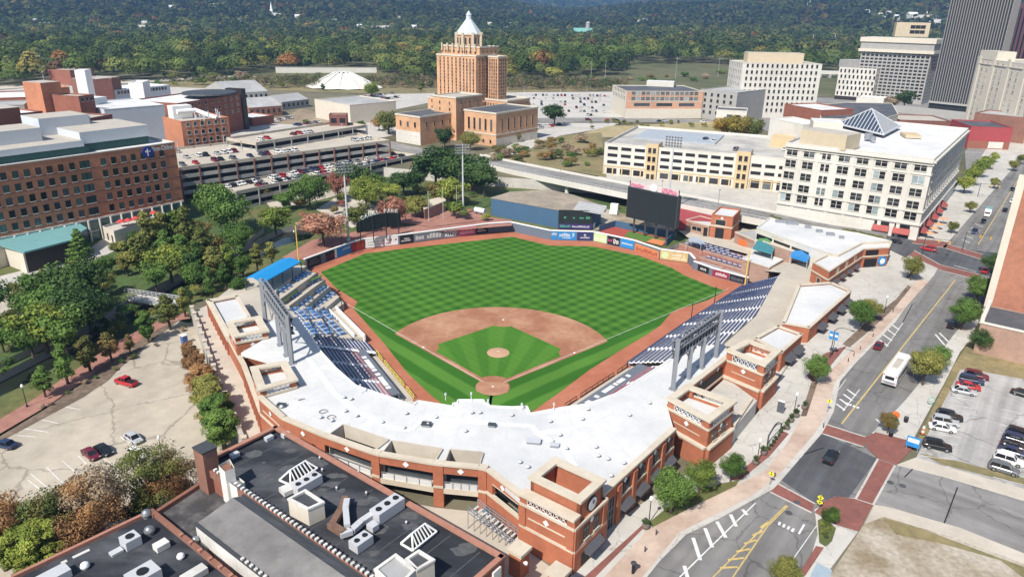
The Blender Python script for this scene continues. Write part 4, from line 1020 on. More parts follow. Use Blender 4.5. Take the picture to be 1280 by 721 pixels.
for k,(a,b_,z,n)in enumerate((((367,386),(384,402),6.2,4),((379,405),(394,421),6.2,4),((383,386),(398,400),4.6,4),((395,404),(411,420),4.6,4),((399,387),(414,401),3.0,4),((410,403),(428,421),3.0,4))):
 row=('on the top step','on the middle step','on the lowest step')[k//2];e_=('away from the navy seats','beside the navy seats')[k%2]
 table_row(a,b_,z,n,f'blue table {row} of the foul-line terrace {e_}',f'blue chair {row} of the foul-line terrace {e_}',f'foul-line terrace {row} {e_}',tb2)
for k,(a,b_,z,n)in enumerate((((366,353),(386,342),6.9,4),((348,367),(362,357),6.9,3),((380,359),(399,348),5.7,4),((360,375),(373,366),5.7,3),((394,368),(406,360),4.5,3),((374,384),(389,372),4.5,3),((391,385),(417,367),3.3,5))):
 row=('top tier','top tier','second tier','second tier','third tier','third tier','bottom tier')[k];e_=('fence end','canopy end','fence end','canopy end','fence end','canopy end','front')[k]
 table_row(a,b_,z,n,f'blue table at the {e_} of the corner terrace {row}',f'blue chair at the {e_} of the corner terrace {row}',f'corner terrace {row} {e_}',tb2)
for i,(x,y)in enumerate(((388,348),(404,366),(427,381))):
 p=G(x,y,2);t=tag(MB().tube((*p,0),(*p,5.2),.12,.08,n=8).lathe((*p,0),[(.3,0),(.3,.15),(.12,.3)],8).build('net_pole',MATS['black_metal']),'slim black net pole beside the blue table terrace','pole','net poles by the terrace')
for i,(x,y)in enumerate(((864,398),(893,378))):
 p=G(x,y,1.3);tag(MB().tube((*p,0),(*p,6.5),.14,.08,n=8).lathe((*p,0),[(.35,0),(.35,.2),(.14,.4)],8).build('net_pole',MATS['black_metal']),'slim black net pole standing at the foot of the long sunlit stand','pole','net poles by the long stand')
q=MB();sheet(q,GL([(306,360),(340,332),(383,332),(346,362),(340,372),(352,380),(358,392),(352,400),(336,405),(326,400),(300,365)],S),[],S+.03,3.0);struct(q,'concourse_paving',MATS['deck'])
cp=thing('shade_canopy','bright blue pitched canopy over the concourse corner beside the left-field fence','canopy',(*G(340,340,8),8))
P=GL([(306,348),(352,323.5),(376,327),(327,354)],11.5);q=MB();mid0,mid1=seg_pt(P[0],P[3],.5),seg_pt(P[1],P[2],.5)
q.face([(*P[0],11.5),(*mid0,12.4),(*mid1,12.4),(*P[1],11.5)]);q.face([(*mid0,12.4),(*P[3],11.5),(*P[2],11.5),(*mid1,12.4)])
for a,b_ in((P[3],P[2]),(P[1],P[0])):q.face([(*a,11.15),(*b_,11.15),(*b_,11.5),(*a,11.5)])
q.build('canopy_cover',MATS['canopy_blue'],cp)
for i,p in enumerate([seg_pt(P[3],P[2],k/4)for k in range(5)]+[seg_pt(P[0],P[1],k/3)for k in range(4)]):q=MB();q.bar((*p,4),(*p,11.5),.2);q.build('post',MATS['dark_metal'],cp)
FH=3.6
fence_mb=MB()
ft=thing('outfield_fence','padded outfield fence with white top rail and a run of advertising boards','fence',(0,115,0))
FX=GL([(382,337.5),(439,316),(456,311),(500,306),(610,291),(638,289),(688,300),(741,301.5),(791,312.5),(824,324),(860,329),(866,336),(890,345),(934,357)],0)
cap_=MB();pad=MB()
for i in range(len(FX)-1):
 pad.wall(FX[i],FX[i+1],0,FH if i<11 else 2.6,.3,0);cap_.wall(FX[i],FX[i+1],FH if i<11 else 2.6,(FH if i<11 else 2.6)+.3,.75,0,off=-.12)
pad.build('padding',MATS['pad_grey'],ft);cap_.build('top_rail',MATS['white_paint'],ft)
def on_fence(x):
 """fence foot under photo column x"""
 best=None
 for i in range(len(FX)-1):
  a,b_=FX[i],FX[i+1]
  for k in range(41):
   p=seg_pt(a,b_,k/40);d=abs(PX(p[0],p[1],0)[0]-x)
   if best is None or d<best[0]:best=(d,p,i)
 return best[1],best[2]
def glyphs(mb,a,b,z,h,n,out,seedv,fill=.72,slant=.12):
 """a run of letter-like strokes"""
 rg=random.Random(seedv);l=dist2(a,b);al=ang(a,b);nx,ny=math.sin(al)*out,-math.cos(al)*out
 t=0
 for i in range(n):
  w=1/n*fill;t0=i/n
  if rg.random()<.08:continue
  hh=h*rg.choice((1,1,.72,.72,.9));p,q_=seg_pt(a,b,t0),seg_pt(a,b,t0+w)
  P=lambda t_,z_:(*[c+d for c,d in zip(seg_pt(a,b,t_),(nx,ny))],z_)
  s=w*.32
  mb.face([P(t0,z),P(t0+s,z),P(t0+s+slant/n,z+hh),P(t0+slant/n,z+hh)])
  mb.face([P(t0+w-s,z),P(t0+w,z),P(t0+w+slant/n,z+hh*rg.choice((1,.8))),P(t0+w-s+slant/n,z+hh)])
  k=rg.choice((0,.4,.8));mb.face([P(t0,z+hh*k),P(t0+w,z+hh*k),P(t0+w,z+hh*(k+.2)),P(t0,z+hh*(k+.2))])
def board(x0,x1,m,fg=None,rows=((.3,.4,7,.08,.92),),z0=.25,z1=FH-.12,seedv=1,sub=None):
 a,i0=on_fence(x0);b_,i1=on_fence(x1)
 if i1!=i0 and i1>i0:
  a=a if dist2(a,FX[i1])>.5*dist2(a,b_)else FX[i1]
 q=MB();q.wall(a,b_,z0,z1,.06,0,off=-.1);o=q.build('advert_board',MATS[m],ft)
 if fg:
  g=MB()
  for(zf,hf,n,u0,u1)in rows:glyphs(g,seg_pt(a,b_,u0),seg_pt(a,b_,u1),z0+(z1-z0)*zf,(z1-z0)*hf,n,.12,seedv)
  g.build('advert_lettering',MATS[fg],o)
 return o
board(385,402,'ad_black','ad_grey',((.25,.3,5,.1,.9),(.6,.25,3,.2,.7)),seedv=2);board(402.5,407,'pad_grey');board(407,418,'ad_black','ad_maroon',seedv=3);board(418.5,422,'ad_white');board(422,438.5,'ad_blue','ad_white',((.55,.25,4,.4,.95),),seedv=5)
board(438.5,446,'ad_maroon','ad_red',((.2,.6,2,.1,.9),));board(446,456,'ad_red','ad_orange',((.3,.35,3,.15,.85),),seedv=8)
board(457,477,'ad_white','ad_green',((.25,.12,8,.1,.9),(.55,.12,6,.15,.85)),seedv=9);board(477.5,497.5,'ad_white','ad_maroon',((.15,.3,5,.05,.6),(.5,.35,6,.05,.95)),seedv=10)
board(498,517,'ad_black','ad_white',((.25,.2,7,.1,.9),(.5,.2,3,.3,.7)),seedv=11);board(517.5,553,'ad_grey','ad_white',((.25,.55,9,.06,.94),),seedv=12)
pa=board(553.5,573,'ad_grey');a,_=on_fence(553.5);b_,_=on_fence(573)
for w_,z in(('POWER',2.55),('ALLEY',1.2)):
 o=put_text(w_,a,b_,z,1.75,MATS['ad_white'],ft,out=.13,bold=.03,width=dist2(a,b_)*.82)
board(574,594,'ad_pink','ad_white',((.2,.35,7,.1,.9),(.6,.3,5,.2,.8)),seedv=14);board(594.5,610,'ad_black','ad_white',((.2,.25,4,.15,.85),(.5,.3,2,.25,.65)),seedv=15)
board(689,696.5,'ad_blue','ad_white',((.55,.3,5,.02,.98),),seedv=16);board(697.5,719.5,'ad_blue','ad_white',((.2,.15,5,.25,.75),(.4,.42,7,.08,.92)),seedv=17);board(720.5,741,'ad_navy','ad_white',((.25,.2,7,.2,.8),(.55,.3,1,.42,.58)),seedv=18)
board(742,758,'ad_lime','ad_white',((.3,.2,7,.1,.9),),seedv=19);board(759,765,'ad_black','ad_pink',((.35,.3,3,.05,.95),));board(765.5,774,'ad_black','ad_white',((.2,.6,2,.1,.9),));board(775,791.5,'ad_blue','ad_white',((.4,.2,8,.08,.92),),seedv=20)
bb=board(825,859.5,'ad_gold','ad_white',((.2,.22,9,.42,.95),(.55,.22,7,.42,.9)),seedv=21)
a,_=on_fence(825);b_,_=on_fence(859.5);p=seg_pt(a,b_,.18);al=ang(a,b_);q=MB();q.tube((p[0]+math.sin(al)*.1,p[1]-math.cos(al)*.1,1.8),(p[0]+math.sin(al)*.14,p[1]-math.cos(al)*.14,1.8),1.25,n=20);q.build('advert_emblem',MATS['ad_lime'],bb)
board(793,823,'court_orange','ad_maroon',((.15,.5,8,.05,.95),),z0=.1,z1=2.9,seedv=22)
board(872,886,'ad_black','ad_white',((.3,.45,2,.25,.8),),z1=2.4,seedv=23);board(887,911,'ad_maroon','ad_white',((.25,.45,6,.2,.9),),z1=2.4,seedv=24);board(912,931,'ad_black','ad_grey',((.2,.5,5,.1,.9),),z1=2.4,seedv=25)
for nm,b0,t0,l in(('l',(375,342),282,'yellow foul pole rising behind the bright blue canopy'),('r',(931,357),312,'yellow foul pole at the end of the long sunlit stand')):
 p=G(*b0,0);zt=ZT(p,t0);o=MB().tube((*p,0),(*p,zt),.22,.16,n=10).lathe((*p,0),[(.5,0),(.5,.3),(.22,.5)],10).build('foul_pole',MATS['yellow_pole']);tag(o,l,'pole')
EYE=ccw(GL([(614,247),(698,262),(741.5,263.5),(752,257),(718,244),(686,237),(638,240)],10.6))
ey=thing('batters_eye','dark blue hitting-background wall with a flat beige top beyond the centre-field fence','wall',(*G(690,260,8),3))
q=MB();q.prism(EYE,2.5,10.6,cap=False);q.build('wall',MATS['eye_blue'],ey);q=MB();sheet(q,offset_poly(EYE,.15),[],10.62,10.3);q.build('top_deck',mat('deck_brown',(.33,.275,.21),.9,.18,.5,col2=(.25,.21,.165),scale2=.1),ey)
mbd=thing('message_board','dark message board with two rows of green letters beside the blue wall','sign',(*G(720,290,3),3))
a,b_=G(698.5,263,10.6),G(741,264.2,10.6);a2,b2=inset(a,b_,-.4)
q=MB();q.wall(a2,b2,3.4,10.9,.3);q.build('panel',MATS['screen_black'],mbd)
q=MB();glyphs(q,seg_pt(a2,b2,.08),seg_pt(a2,b2,.32),7.6,1.0,3,.05,31);glyphs(q,seg_pt(a2,b2,.36),seg_pt(a2,b2,.94),7.6,.9,9,.05,32);glyphs(q,seg_pt(a2,b2,.05),seg_pt(a2,b2,.37),4.1,1.0,7,.07,33);q.build('board_lettering',MATS['ad_green'],mbd)
q=MB();q.wall(a2,b2,3.5,5.5,.05,off=-.04);q.build('purple_strip',mat('ad_purple',(.05,.03,.13),.5,.1,.5),mbd)
q=MB();glyphs(q,seg_pt(a2,b2,.41),seg_pt(a2,b2,.93),4.2,.7,9,.07,34);q.build('board_caption',MATS['ad_white'],mbd)
bl=thing('bleacher_stack','grey metal bleachers parked behind the message board near the bridge','bleachers',(*G(738,254,10.6),10.6))
a,b_=G(716,262,10.6),G(751,268,10.6)
for i in range(6):q=MB();ia,ib=inset(a,b_,i*.9);q.wall(ia,ib,10.6+i*.42,10.72+i*.42,.5);q.wall(ia,ib,10.62,10.6+i*.42+.01,.08,off=.2);q.build('bench_plank',MATS['light_metal'],bl)
va,vb=G(781,288,4),G(842.5,304,4)
vd=thing('video_board','big blank black video board on steel legs topped with pink lettering','scoreboard',(*seg_pt(va,vb,.5),3.5))
zb,ztp=ZT(va,271),ZT(va,233)
q=MB();q.wall(va,vb,zb,ztp,2.0);q.build('cabinet',MATS['dark_metal'],vd)
q=MB();q.wall(seg_pt(va,vb,.01),seg_pt(va,vb,.985),zb+.2,ztp-.2,.06,off=-.07);q.build('screen',MATS['screen_black'],vd)
for t_ in(.15,.38,.6,.82):p=seg_pt(*inset(va,vb,1.0),t_);q=MB();q.bar((*p,2.5),(*p,zb),.8,.6);q.build('leg',MATS['dark_metal'],vd)
for t_ in(.02,.99):p=seg_pt(*inset(va,vb,.6),t_);q=MB();q.bar((*p,ztp),(*p,ztp+2.2),.3);q.build('side_post',MATS['black_metal'],vd)
q=MB();glyphs(q,seg_pt(va,vb,.04),seg_pt(va,vb,.3),ztp+.15,1.5,5,-.6,41,.85);glyphs(q,seg_pt(va,vb,.66),seg_pt(va,vb,.95),ztp+.15,1.7,6,-.6,42,.85);q.build('topper_lettering',MATS['ad_pink'],vd)
q=MB();ia,ib=inset(va,vb,.6);q.wall(seg_pt(ia,ib,.03),seg_pt(ia,ib,.97),ztp,ztp+1.9,.08,off=.1);q.build('topper_board',mat('topper_pale',(.6,.5,.5),.6,.2,.8),vd)
q=MB();p=seg_pt(ia,ib,.5);al=ang(ia,ib);q.tube((p[0],p[1],ztp+1.2),(p[0]+math.sin(al)*.2,p[1]-math.cos(al)*.2,ztp+1.2),1.5,n=20);q.build('topper_disc',MATS['ad_white'],vd)
ca,cb=G(455,312,2.5),G(509,299,2.5);ca,cb=inset(ca,cb,3.5)
zb,ztp=ZT(ca,289),ZT(ca,279)
cs=thing('ballpark_sign','black signboard with an arched top of white CANAL PARK letters behind the left-field fence','sign',(*seg_pt(ca,cb,.5),3))
q=MB();n=14
def arch(t):return ZT(ca,278)+1.5*(1-(2*t-1)**2)
for i in range(n):
 t0,t1=i/n,(i+1)/n;a,b_=seg_pt(ca,cb,t0),seg_pt(ca,cb,t1);al=ang(ca,cb);w_=(-math.sin(al)*.5,math.cos(al)*.5)
 z0,z1=arch(t0)-.2,arch(t1)-.2;zl=ZT(ca,291.5)
 q.face([(*a,zl),(*b_,zl),(*b_,z1),(*a,z0)]);q.face([(b_[0]+w_[0],b_[1]+w_[1],zl),(a[0]+w_[0],a[1]+w_[1],zl),(a[0]+w_[0],a[1]+w_[1],z0),(b_[0]+w_[0],b_[1]+w_[1],z1)])
 q.face([(*a,z0),(*b_,z1),(b_[0]+w_[0],b_[1]+w_[1],z1),(a[0]+w_[0],a[1]+w_[1],z0)])
q.build('panel',MATS['screen_black'],cs)
for t_ in(.06,.35,.65,.94):p=seg_pt(ca,cb,t_);q=MB();q.bar((*p,2.8),(*p,arch(t_)),.3);q.build('post',MATS['black_metal'],cs)
word='CANAL PARK'
for i,c_ in enumerate(word):
 if c_==' ':continue
 t_=.12+.78*i/(len(word)-1);z=arch(t_)+.55
 put_text(c_,ca,cb,z,1.9,MATS['ad_white'],cs,t=t_,out=.05,depth=.15,bold=.06,name='sign_letter')
def light_mast(label,px,z0,top,arm=(5.5,4),az=200,m='light_metal',r=.45):
 p=G(*px,z0);zt=ZT(p,top);t=thing('light_mast',label,'floodlight mast',(*p,z0))
 q=MB();q.tube((*p,z0),(*p,zt),r,r*.5,n=12);q.lathe((*p,z0),[(r*1.8,0),(r*1.8,.6),(r,.9)],12);q.build('pole',MATS[m],t)
 d=(math.sin(R(az)),math.cos(R(az)));w_=(d[1],-d[0])
 for k in range(arm[1]):
  z=zt-k*1.05-.2;q=MB();q.bar((p[0]-w_[0]*arm[0]/2,p[1]-w_[1]*arm[0]/2,z),(p[0]+w_[0]*arm[0]/2,p[1]+w_[1]*arm[0]/2,z),.18);q.build('crossarm',MATS[m],t)
  for i in range(6):
   u=(i/5-.5)*arm[0];q=MB();c_=(p[0]+w_[0]*u+d[0]*.15,p[1]+w_[1]*u+d[1]*.15,z+.25);e_=(c_[0]+d[0]*.5,c_[1]+d[1]*.5,z-.05);q.tube(c_,e_,.22,.42,n=8);q.build('floodlight',MATS['grey_metal'],t)
 return t
light_mast('tall white floodlight mast on the brick plaza behind the left-field fence',(436,301),3.2,204,az=150)
light_mast('tall white floodlight mast near the dark blue wall beyond centre field',(579,268),3.5,181,az=175)
light_mast('grey floodlight mast standing behind the big black video board',(834,268),8,171,az=205)
for i,(x,y,tp)in enumerate(((536,277,240),(554,274,235),(571,270,233))):
 p=G(x,y,3.5);zt=ZT(p,tp);o=MB().tube((*p,3.3),(*p,zt),.12,.07,n=8).lathe((*p,zt),[(.18,0),(.18,.15),(.02,.3)],8).build('flagpole',MATS['light_metal']);tag(o,('bare flagpole on the brick terrace nearest the CANAL PARK sign','bare flagpole on the brick terrace, middle one of three','bare flagpole on the brick terrace nearest the blue wall')[i],'flagpole')
kb=thing('brick_kiosk','small buff brick pavilion with banded walls beyond the left-field terrace','pavilion',(*G(540,270,3.5),3.3))
P=ccw(GL([(526,261),(553,254),(557,259),(531,270)],5.0));q=MB();q.prism(P,3.3,7.6,cap=False);q.build('wall',MATS['pink_brick'],kb);q=MB();q.prism(offset_poly(P,.3),7.6,7.9,bottom=True);q.build('roof',MATS['stone'],kb)
q=MB();
for z in(4.6,6.0):q.prism(offset_poly(P,.06),z,z+.5,cap=False)
q.build('stone_band',MATS['brick_plaza'],kb)
mat('roof_grey',(.32,.32,.315),.9,.12,.3,col2=(.40,.395,.385),scale2=.06);mat('roof_white',(.66,.655,.64),.85,.08,.3,col2=(.56,.555,.545),scale2=.07)
mat('roof_dark',(.075,.08,.09),.85,.2,.3,col2=(.11,.112,.12),scale2=.08);mat('roof_blue',(.34,.375,.41),.7,.08,.3);mat('roof_tan',(.42,.385,.33),.9,.1,.3)
mat('wall_white',(.60,.575,.52),.85,.06,.4,col2=(.54,.515,.46),scale2=.06);mat('wall_offwhite',(.56,.535,.48),.85,.06,.4);mat('wall_tan',(.50,.42,.30),.85,.07,.4)
mat('wall_buff',(.54,.415,.245),.85,.07,.4);mat('wall_grey',(.34,.33,.31),.85,.1,.3);mat('wall_panel',(.52,.55,.58),.6,.05,.2);mat('wall_cream',(.58,.53,.44),.85,.06,.4)
brick('tan_brick',(.60,.345,.19));brick('salmon_brick',(.56,.31,.20));brick('maroon_brick',(.20,.075,.06));brick('orange_brick',(.50,.195,.10));brick('corner_brick',(.40,.165,.10))
mat('teal_roof',(.16,.33,.33),.5,.06,.3,streak=(1,1,1));mat('green_strip',(.022,.075,.065),.4,.15,.3);mat('dark_bronze',(.03,.024,.022),.5,.15,.5)
mat('grid_dark',(.085,.083,.08),.7,.08,.5);mat('fin_grey',(.22,.21,.205),.55,.06,.5);mat('fin_dark',(.03,.031,.034),.4,.1,.5);mat('maroon_fin',(.23,.085,.085),.6,.08,.5);mat('metal_pyramid',(.50,.54,.55),.45,.08,.5)
mat('awning_red',(.34,.085,.075),.7,.1,.8);mat('umbrella_red',(.50,.06,.06),.7,.1,1);mat('mural_red',(.33,.06,.065),.8,.08,.3)
def roofbld(name,label,pl,pr,z1,depth,wm,rm,z0=S,cat='building',parapet=.6,pm=None,group=None):
 a,b_=G(*pl,z1),G(*pr,z1)
 return Bld(name,label,rect(a,b_,depth),z0,z1,MATS[wm],MATS[rm],cat,parapet,MATS[pm]if pm else None,group)
def boxpart(B,name,m,a,b_,depth,z0,z1,top=None):
 q=MB();q.prism(rect(a,b_,depth),z0,z1,0,1 if top else 0);return B.part(q,name,[MATS[m]]+([MATS[top]]if top else[]))
P37=[G(983,178,36.7),G(1168,199,36.7),G(1217,161,36.7)]
wb_depth=dist2(P37[1],P37[2])
B=Bld('office_block','white stone office block with a glass pyramid on its roof and red awnings',rect(P37[0],P37[1],wb_depth),S,36.7,MATS['wall_white'],MATS['roof_white'],parapet=.9,pm=MATS['wall_offwhite'])
a,b_=P37[0],P37[1];c_=B.poly[2]
gm_=[MATS['dark_glass']]*5+[MATS['pale_glass']]*2
cols=[.055+.125*i for i in range(8)]
for z in(32.2,27.8,23.4,19.0,15.0):
 for u in cols:
  if u<.32 and .28<u:B.windows(a,b_,[z],[u],3.0,2.6,gm_,MATS['wall_offwhite'],style='pair')
  else:B.windows(a,b_,[z],[u-.019,u+.019],1.9,2.6,gm_,MATS['wall_offwhite'],style='sash')
for z in(32.4,28.0,23.6,19.2,15.2):B.windows(b_,c_,[z],[.03+.94*(i+.5)/16 for i in range(16)],1.9,2.5,gm_,MATS['wall_offwhite'],style='sash')
q=MB()
for z,d,h in((35.2,.9,.7),(34.3,.4,.4),(30.9,.25,.3),(17.9,.4,.5),(13.3,.5,.6)):
 q.wall(a,b_,z,z+h,d+.2,off=-d);q.wall(b_,c_,z,z+h,d+.2,off=-d)
B.part(q,'cornice',MATS['wall_offwhite'])
q=MB()
for i in range(8):
 t=.055+.125*i+.062;
 if t<.98:q.wall(seg_pt(a,b_,t-.012),seg_pt(a,b_,t+.012),S,34.3,.3,off=-.22)
B.part(q,'pilaster',MATS['wall_white'])
for t,z in((.76,S+.3),(.895,S+.3)):
 q=MB();q.wall(seg_pt(a,b_,t-.05),seg_pt(a,b_,t+.05),z,12.9,.1,off=-.05);B.part(q,'shopfront',MATS['dark_glass'])
 awning(a,b_,t,10.0,5.4,B.root,'awning_red',1.8,1.6)
for i in range(5):
 t=.08+.13*i;q=MB();q.wall(seg_pt(b_,c_,t-.045),seg_pt(b_,c_,t+.045),S+.3,12.6,.1,off=-.05);B.part(q,'shopfront',MATS['dark_glass']);awning(b_,c_,t,10.0,4.6,B.root,'awning_red',2.2,1.6)
for t in(.52,.66,.8,.93):
 q=MB();q.wall(seg_pt(a,b_,1-t-.035),seg_pt(a,b_,1-t+.035),10.2,13.2,.1,off=-.04);
pz=36.6;pa,pb,pc=G(1046,157,pz),G(1104,171,pz),G(1125,160,pz);pd=(pa[0]+pc[0]-pb[0],pa[1]+pc[1]-pb[1]);cen=seg_pt(pa,pc,.5);ap=ZT(cen,136)
q=MB()
for p,q_ in((pa,pb),(pb,pc),(pc,pd),(pd,pa)):q.face([(*p,pz+.8),(*q_,pz+.8),(*cen,ap)])
o=B.part(q,'pyramid_skylight',mat('pyramid_glass',(.045,.06,.085),.25,.2,.3,spec=.6))
q=MB()
for p,q_ in((pa,pb),(pb,pc),(pc,pd),(pd,pa)):
 q.bar((*p,pz+.8),(*cen,ap),.45);q.bar((*p,pz+.8),(*q_,pz+.8),.6)
 for i in range(1,14):
  s=seg_pt(p,q_,i/14);k=min(i/14,1-i/14)*2;e=((s[0]+(cen[0]-s[0])*k),(s[1]+(cen[1]-s[1])*k))
  al=ang(p,q_);q.bar((*s,pz+.85),(*[s[j]+(cen[j]-seg_pt(p,q_,.5)[j])*k for j in(0,1)],pz+.85+(ap-pz-.8)*k),.28)
g_o=q.build('glazing_bar',MATS['light_metal'],B.root)
boxpart(B,'penthouse','wall_tan',G(999,178,pz),G(1056,187,pz),10,pz-.5,41.5,'roof_tan')
boxpart(B,'penthouse','wall_cream',G(1015,166,pz),G(1052,168,pz),12,pz-.5,41,'roof_white')
for(x,y)in((1012,170),(1030,172),(1045,174)):p=G(x,y+6,pz);q=MB();q.wall((p[0],p[1]),UV(p,0,1.6),38.6,40.2,.2,off=-.35);
q=MB();q.tube((*G(1085,174,pz),pz),(*G(1085,174,pz),pz+2.2),1.5,n=12);q.tube((*G(1091,176,pz),pz),(*G(1091,176,pz),pz+1.5),1.0,n=12);B.part(q,'roof_fan',MATS['grey_metal'])
boxpart(B,'penthouse','wall_tan',G(1132,171,pz),G(1152,172,pz),9,pz-.5,pz+.6,'wall_buff')
B.finish()
B=roofbld('annex_building','pale blue-white windowless annex between the parking deck and the pyramid-roofed block',(963,147),(1004,156),33,14,'wall_white','roof_white',z0=8);B.finish()
mat('deck_top',(.49,.465,.42),.9,.1,.3,col2=(.33,.32,.295),scale2=.06)
pd_a,pd_b=G(756,178.5,23),G(936,194,23);pd_e=seg_pt(pd_a,pd_b,1.38)
B=Bld('parking_deck','white and buff parking deck with long dark openings and two buff stair towers',rect(pd_a,pd_e,62),4,23,MATS['wall_white'],MATS['deck_top'],'parking garage',parapet=1.1)
strip_me={}
for(t0,t1,skip)in((.01,.225,()),(.29,.665,()),(.735,.99,())):
 n=3 if t0<.1 else(6 if t0<.5 else 4)
 for r_,z in enumerate((20.0,16.7,13.4)if t0<.7 else(18.0,14.6,11.2)):
  for i in range(n):
   u=t0+(t1-t0)*(i+.5)/n;w_=dist2(pd_a,pd_e)*(t1-t0)/n*.74
   B.windows(pd_a,pd_e,[z],[u],w_,1.5,MATS['black_metal'],MATS['wall_offwhite'],sill=False,name='opening')
 for i in range(n):
  u=t0+(t1-t0)*(i+.5)/n;w_=dist2(pd_a,pd_e)*(t1-t0)/n*.74
  B.windows(pd_a,pd_e,[5.2,8.6],[u],w_,2.6,[MATS['black_metal'],MATS['dark_glass'],MATS['grey_glass']],MATS['wall_buff'],sill=False,name='opening')
q=MB();q.wall(pd_a,seg_pt(pd_a,pd_e,.225),4,12.2,.1,off=-.012)if False else None
for t0,t1 in((.225,.285),(.67,.735)):
 q=MB();x0,x1=seg_pt(pd_a,pd_e,t0),seg_pt(pd_a,pd_e,t1);o0,o1=inset(x0,x1,-1.2);q.prism(rect(o0,o1,9),4,24.6,0,1);B.part(q,'stair_tower',[MATS['wall_buff'],MATS['roof_grey']])
 for z in(8,12.2,16.2,20.2):B.windows(o0,o1,[z],[.3,.7],1.5,2.4,MATS['dark_glass'],MATS['wall_buff'],name='window')
q=MB()
n=20
for i in range(n+1):
 t=i/n*.995+.002;q.wall(seg_pt(pd_a,pd_e,t-.003),seg_pt(pd_a,pd_e,t+.003),4,11.9,.3,off=-.25)
q.wall(pd_a,pd_e,11.9,12.5,.3,off=-.2)
B.part(q,'buff_frame',MATS['wall_buff'])
q=MB();rr_=rect(*inset(seg_pt(pd_a,pd_e,.08),seg_pt(pd_a,pd_e,.52),26),30);q.prism(rr_,21.9,22.6);B.part(q,'roof_slab',MATS['roof_blue'])
q=MB();rr_=rect(*inset(seg_pt(pd_a,pd_e,.79),seg_pt(pd_a,pd_e,.9),34),12);q.prism(rr_,21.9,26.5);B.part(q,'stair_head',MATS['wall_buff'])
B.finish()
DECK_R=(pd_a,pd_e)
ev_far=GL([(600,195),(640,203),(752,225),(845,243),(960,265),(1040,281),(1110,291)],9.2);ev_near=GL([(600,205),(640,215),(752,238),(845,257),(960,279),(1040,297),(1105,309)],9.2)
ev=thing('road_bridge','long pale concrete road bridge carrying the street behind the centre-field wall','bridge',(*seg_pt(ev_far[2],ev_near[2],.5),3))
q=MB();sheet(q,ev_near+ev_far[::-1],[],9.2);sheet(q,ev_near+ev_far[::-1],[],8.3,None);q.build('road_deck',MATS['asphalt_old'],ev)
q=MB()
for L_ in(ev_near,ev_far):
 for i in range(len(L_)-1):q.wall(L_[i],L_[i+1],7.7,10.2,.45,off=-.2)
q.build('parapet',MATS['wall_white'],ev)
q=MB()
for i in range(len(ev_near)-1):
 a,b_=ev_near[i],ev_near[i+1];n=int(dist2(a,b_)/2.2)
 for k in range(n):p=seg_pt(a,b_,(k+.5)/n);q.bar((*p,10.2),(*p,11.1),.08)
 q.bar((*a,11.1),(*b_,11.1),.1)
q.build('railing',MATS['light_metal'],ev)
for t in(.12,.3,.48,.68,.86):
 for L_,o_ in((ev_near,1),(ev_far,-1)):
  p=poly_at(L_,t);pc_=poly_at(ev_far if o_==1 else ev_near,t);p=seg_pt(p,pc_,.15);q=MB();q.tube((*p,2),(*p,7.2),.9,n=12);q.box(*p,7.2,2.4,2.4,.8);q.build('pier',MATS['wall_offwhite'],ev)
for i in range(len(ev_near)-1):pass
hz=34.5
ha,hb=G(-95,220,hz),G(218,177.5,hz)
B=Bld('hospital_building','long red brick hospital with five rows of small windows and a blue badge',rect(ha,hb,38),4.6,hz,MATS['orange_brick'],MATS['roof_white'],'hospital',parapet=.8,pm=MATS['wall_offwhite'])
Lh=dist2(ha,hb)
def xfrac(px,py,z):
 p=G(px,py,z);return((p[0]-ha[0])*(hb[0]-ha[0])+(p[1]-ha[1])*(hb[1]-ha[1]))/Lh**2
def colfrac(x,z):
 best=min(range(2001),key=lambda i:abs(PX(*seg_pt(ha,hb,i/2000),z)[0]-x));return best/2000
rows_z=[30.0,26.0,22.0,18.0,14.0]
xs_top=[4,19,33.5,48,62,76,90];xs_r=[129,142,154.5,166.5,178.5,190,202]
ul=[colfrac(x,31)for x in xs_top];ur=[colfrac(x,31)for x in xs_r];um=colfrac(105.7,31)
step=ul[1]-ul[0];ul=[ul[0]-step*k for k in range(6,0,-1)]+ul
hg=[MATS['dark_glass'],MATS['dark_glass'],MATS['green_glass'],MATS['grey_glass']]
HF=(MATS['dark_bronze'],MATS['wall_offwhite'])
B.windows(ha,hb,rows_z,[u for u in ul if u>.01],1.45,2.2,hg,HF,style='sash')
B.windows(ha,hb,rows_z,ur,1.45,2.2,hg,HF,style='sash')
B.windows(ha,hb,rows_z,[um],3.0,2.3,MATS['green_glass'],HF,style='pair')
hc=B.poly[2]
B.windows(hb,hc,rows_z,[.2,.5,.8],1.45,2.2,MATS['dark_glass'],MATS['wall_offwhite'])
q=MB()
for z in rows_z:q.wall(ha,hb,z-.55,z-.3,.1,off=-.05)
B.part(q,'brick_band',MATS['maroon_brick'])
q=MB();q.wall(ha,hb,4.7,12.2,.1,off=-.06);B.part(q,'ground_glazing',MATS['green_glass'])
q=MB();q.wall(ha,hb,12.2,12.7,.5,off=-.4);q.wall(ha,hb,8.2,8.5,.3,off=-.2);B.part(q,'stone_band',MATS['wall_offwhite'])
for i in range(16):p=seg_pt(ha,hb,.25+.75*i/15.2);q=MB();q.tube((p[0]+.2,p[1]-.8,4.6),(p[0]+.2,p[1]-.8,12.3),.35,n=8);B.part(q,'column',MATS['wall_offwhite'])
ia,ib=inset(ha,hb,6);s0=.05
q=MB();q.prism(rect(seg_pt(ia,ib,s0),seg_pt(ia,ib,.64),26),hz-.8,hz+1.6);q.prism(rect(*inset(seg_pt(ha,hb,.63),seg_pt(ha,hb,.93),8),22),hz-.8,hz+2.0);B.part(q,'glazed_attic',MATS['green_strip'])
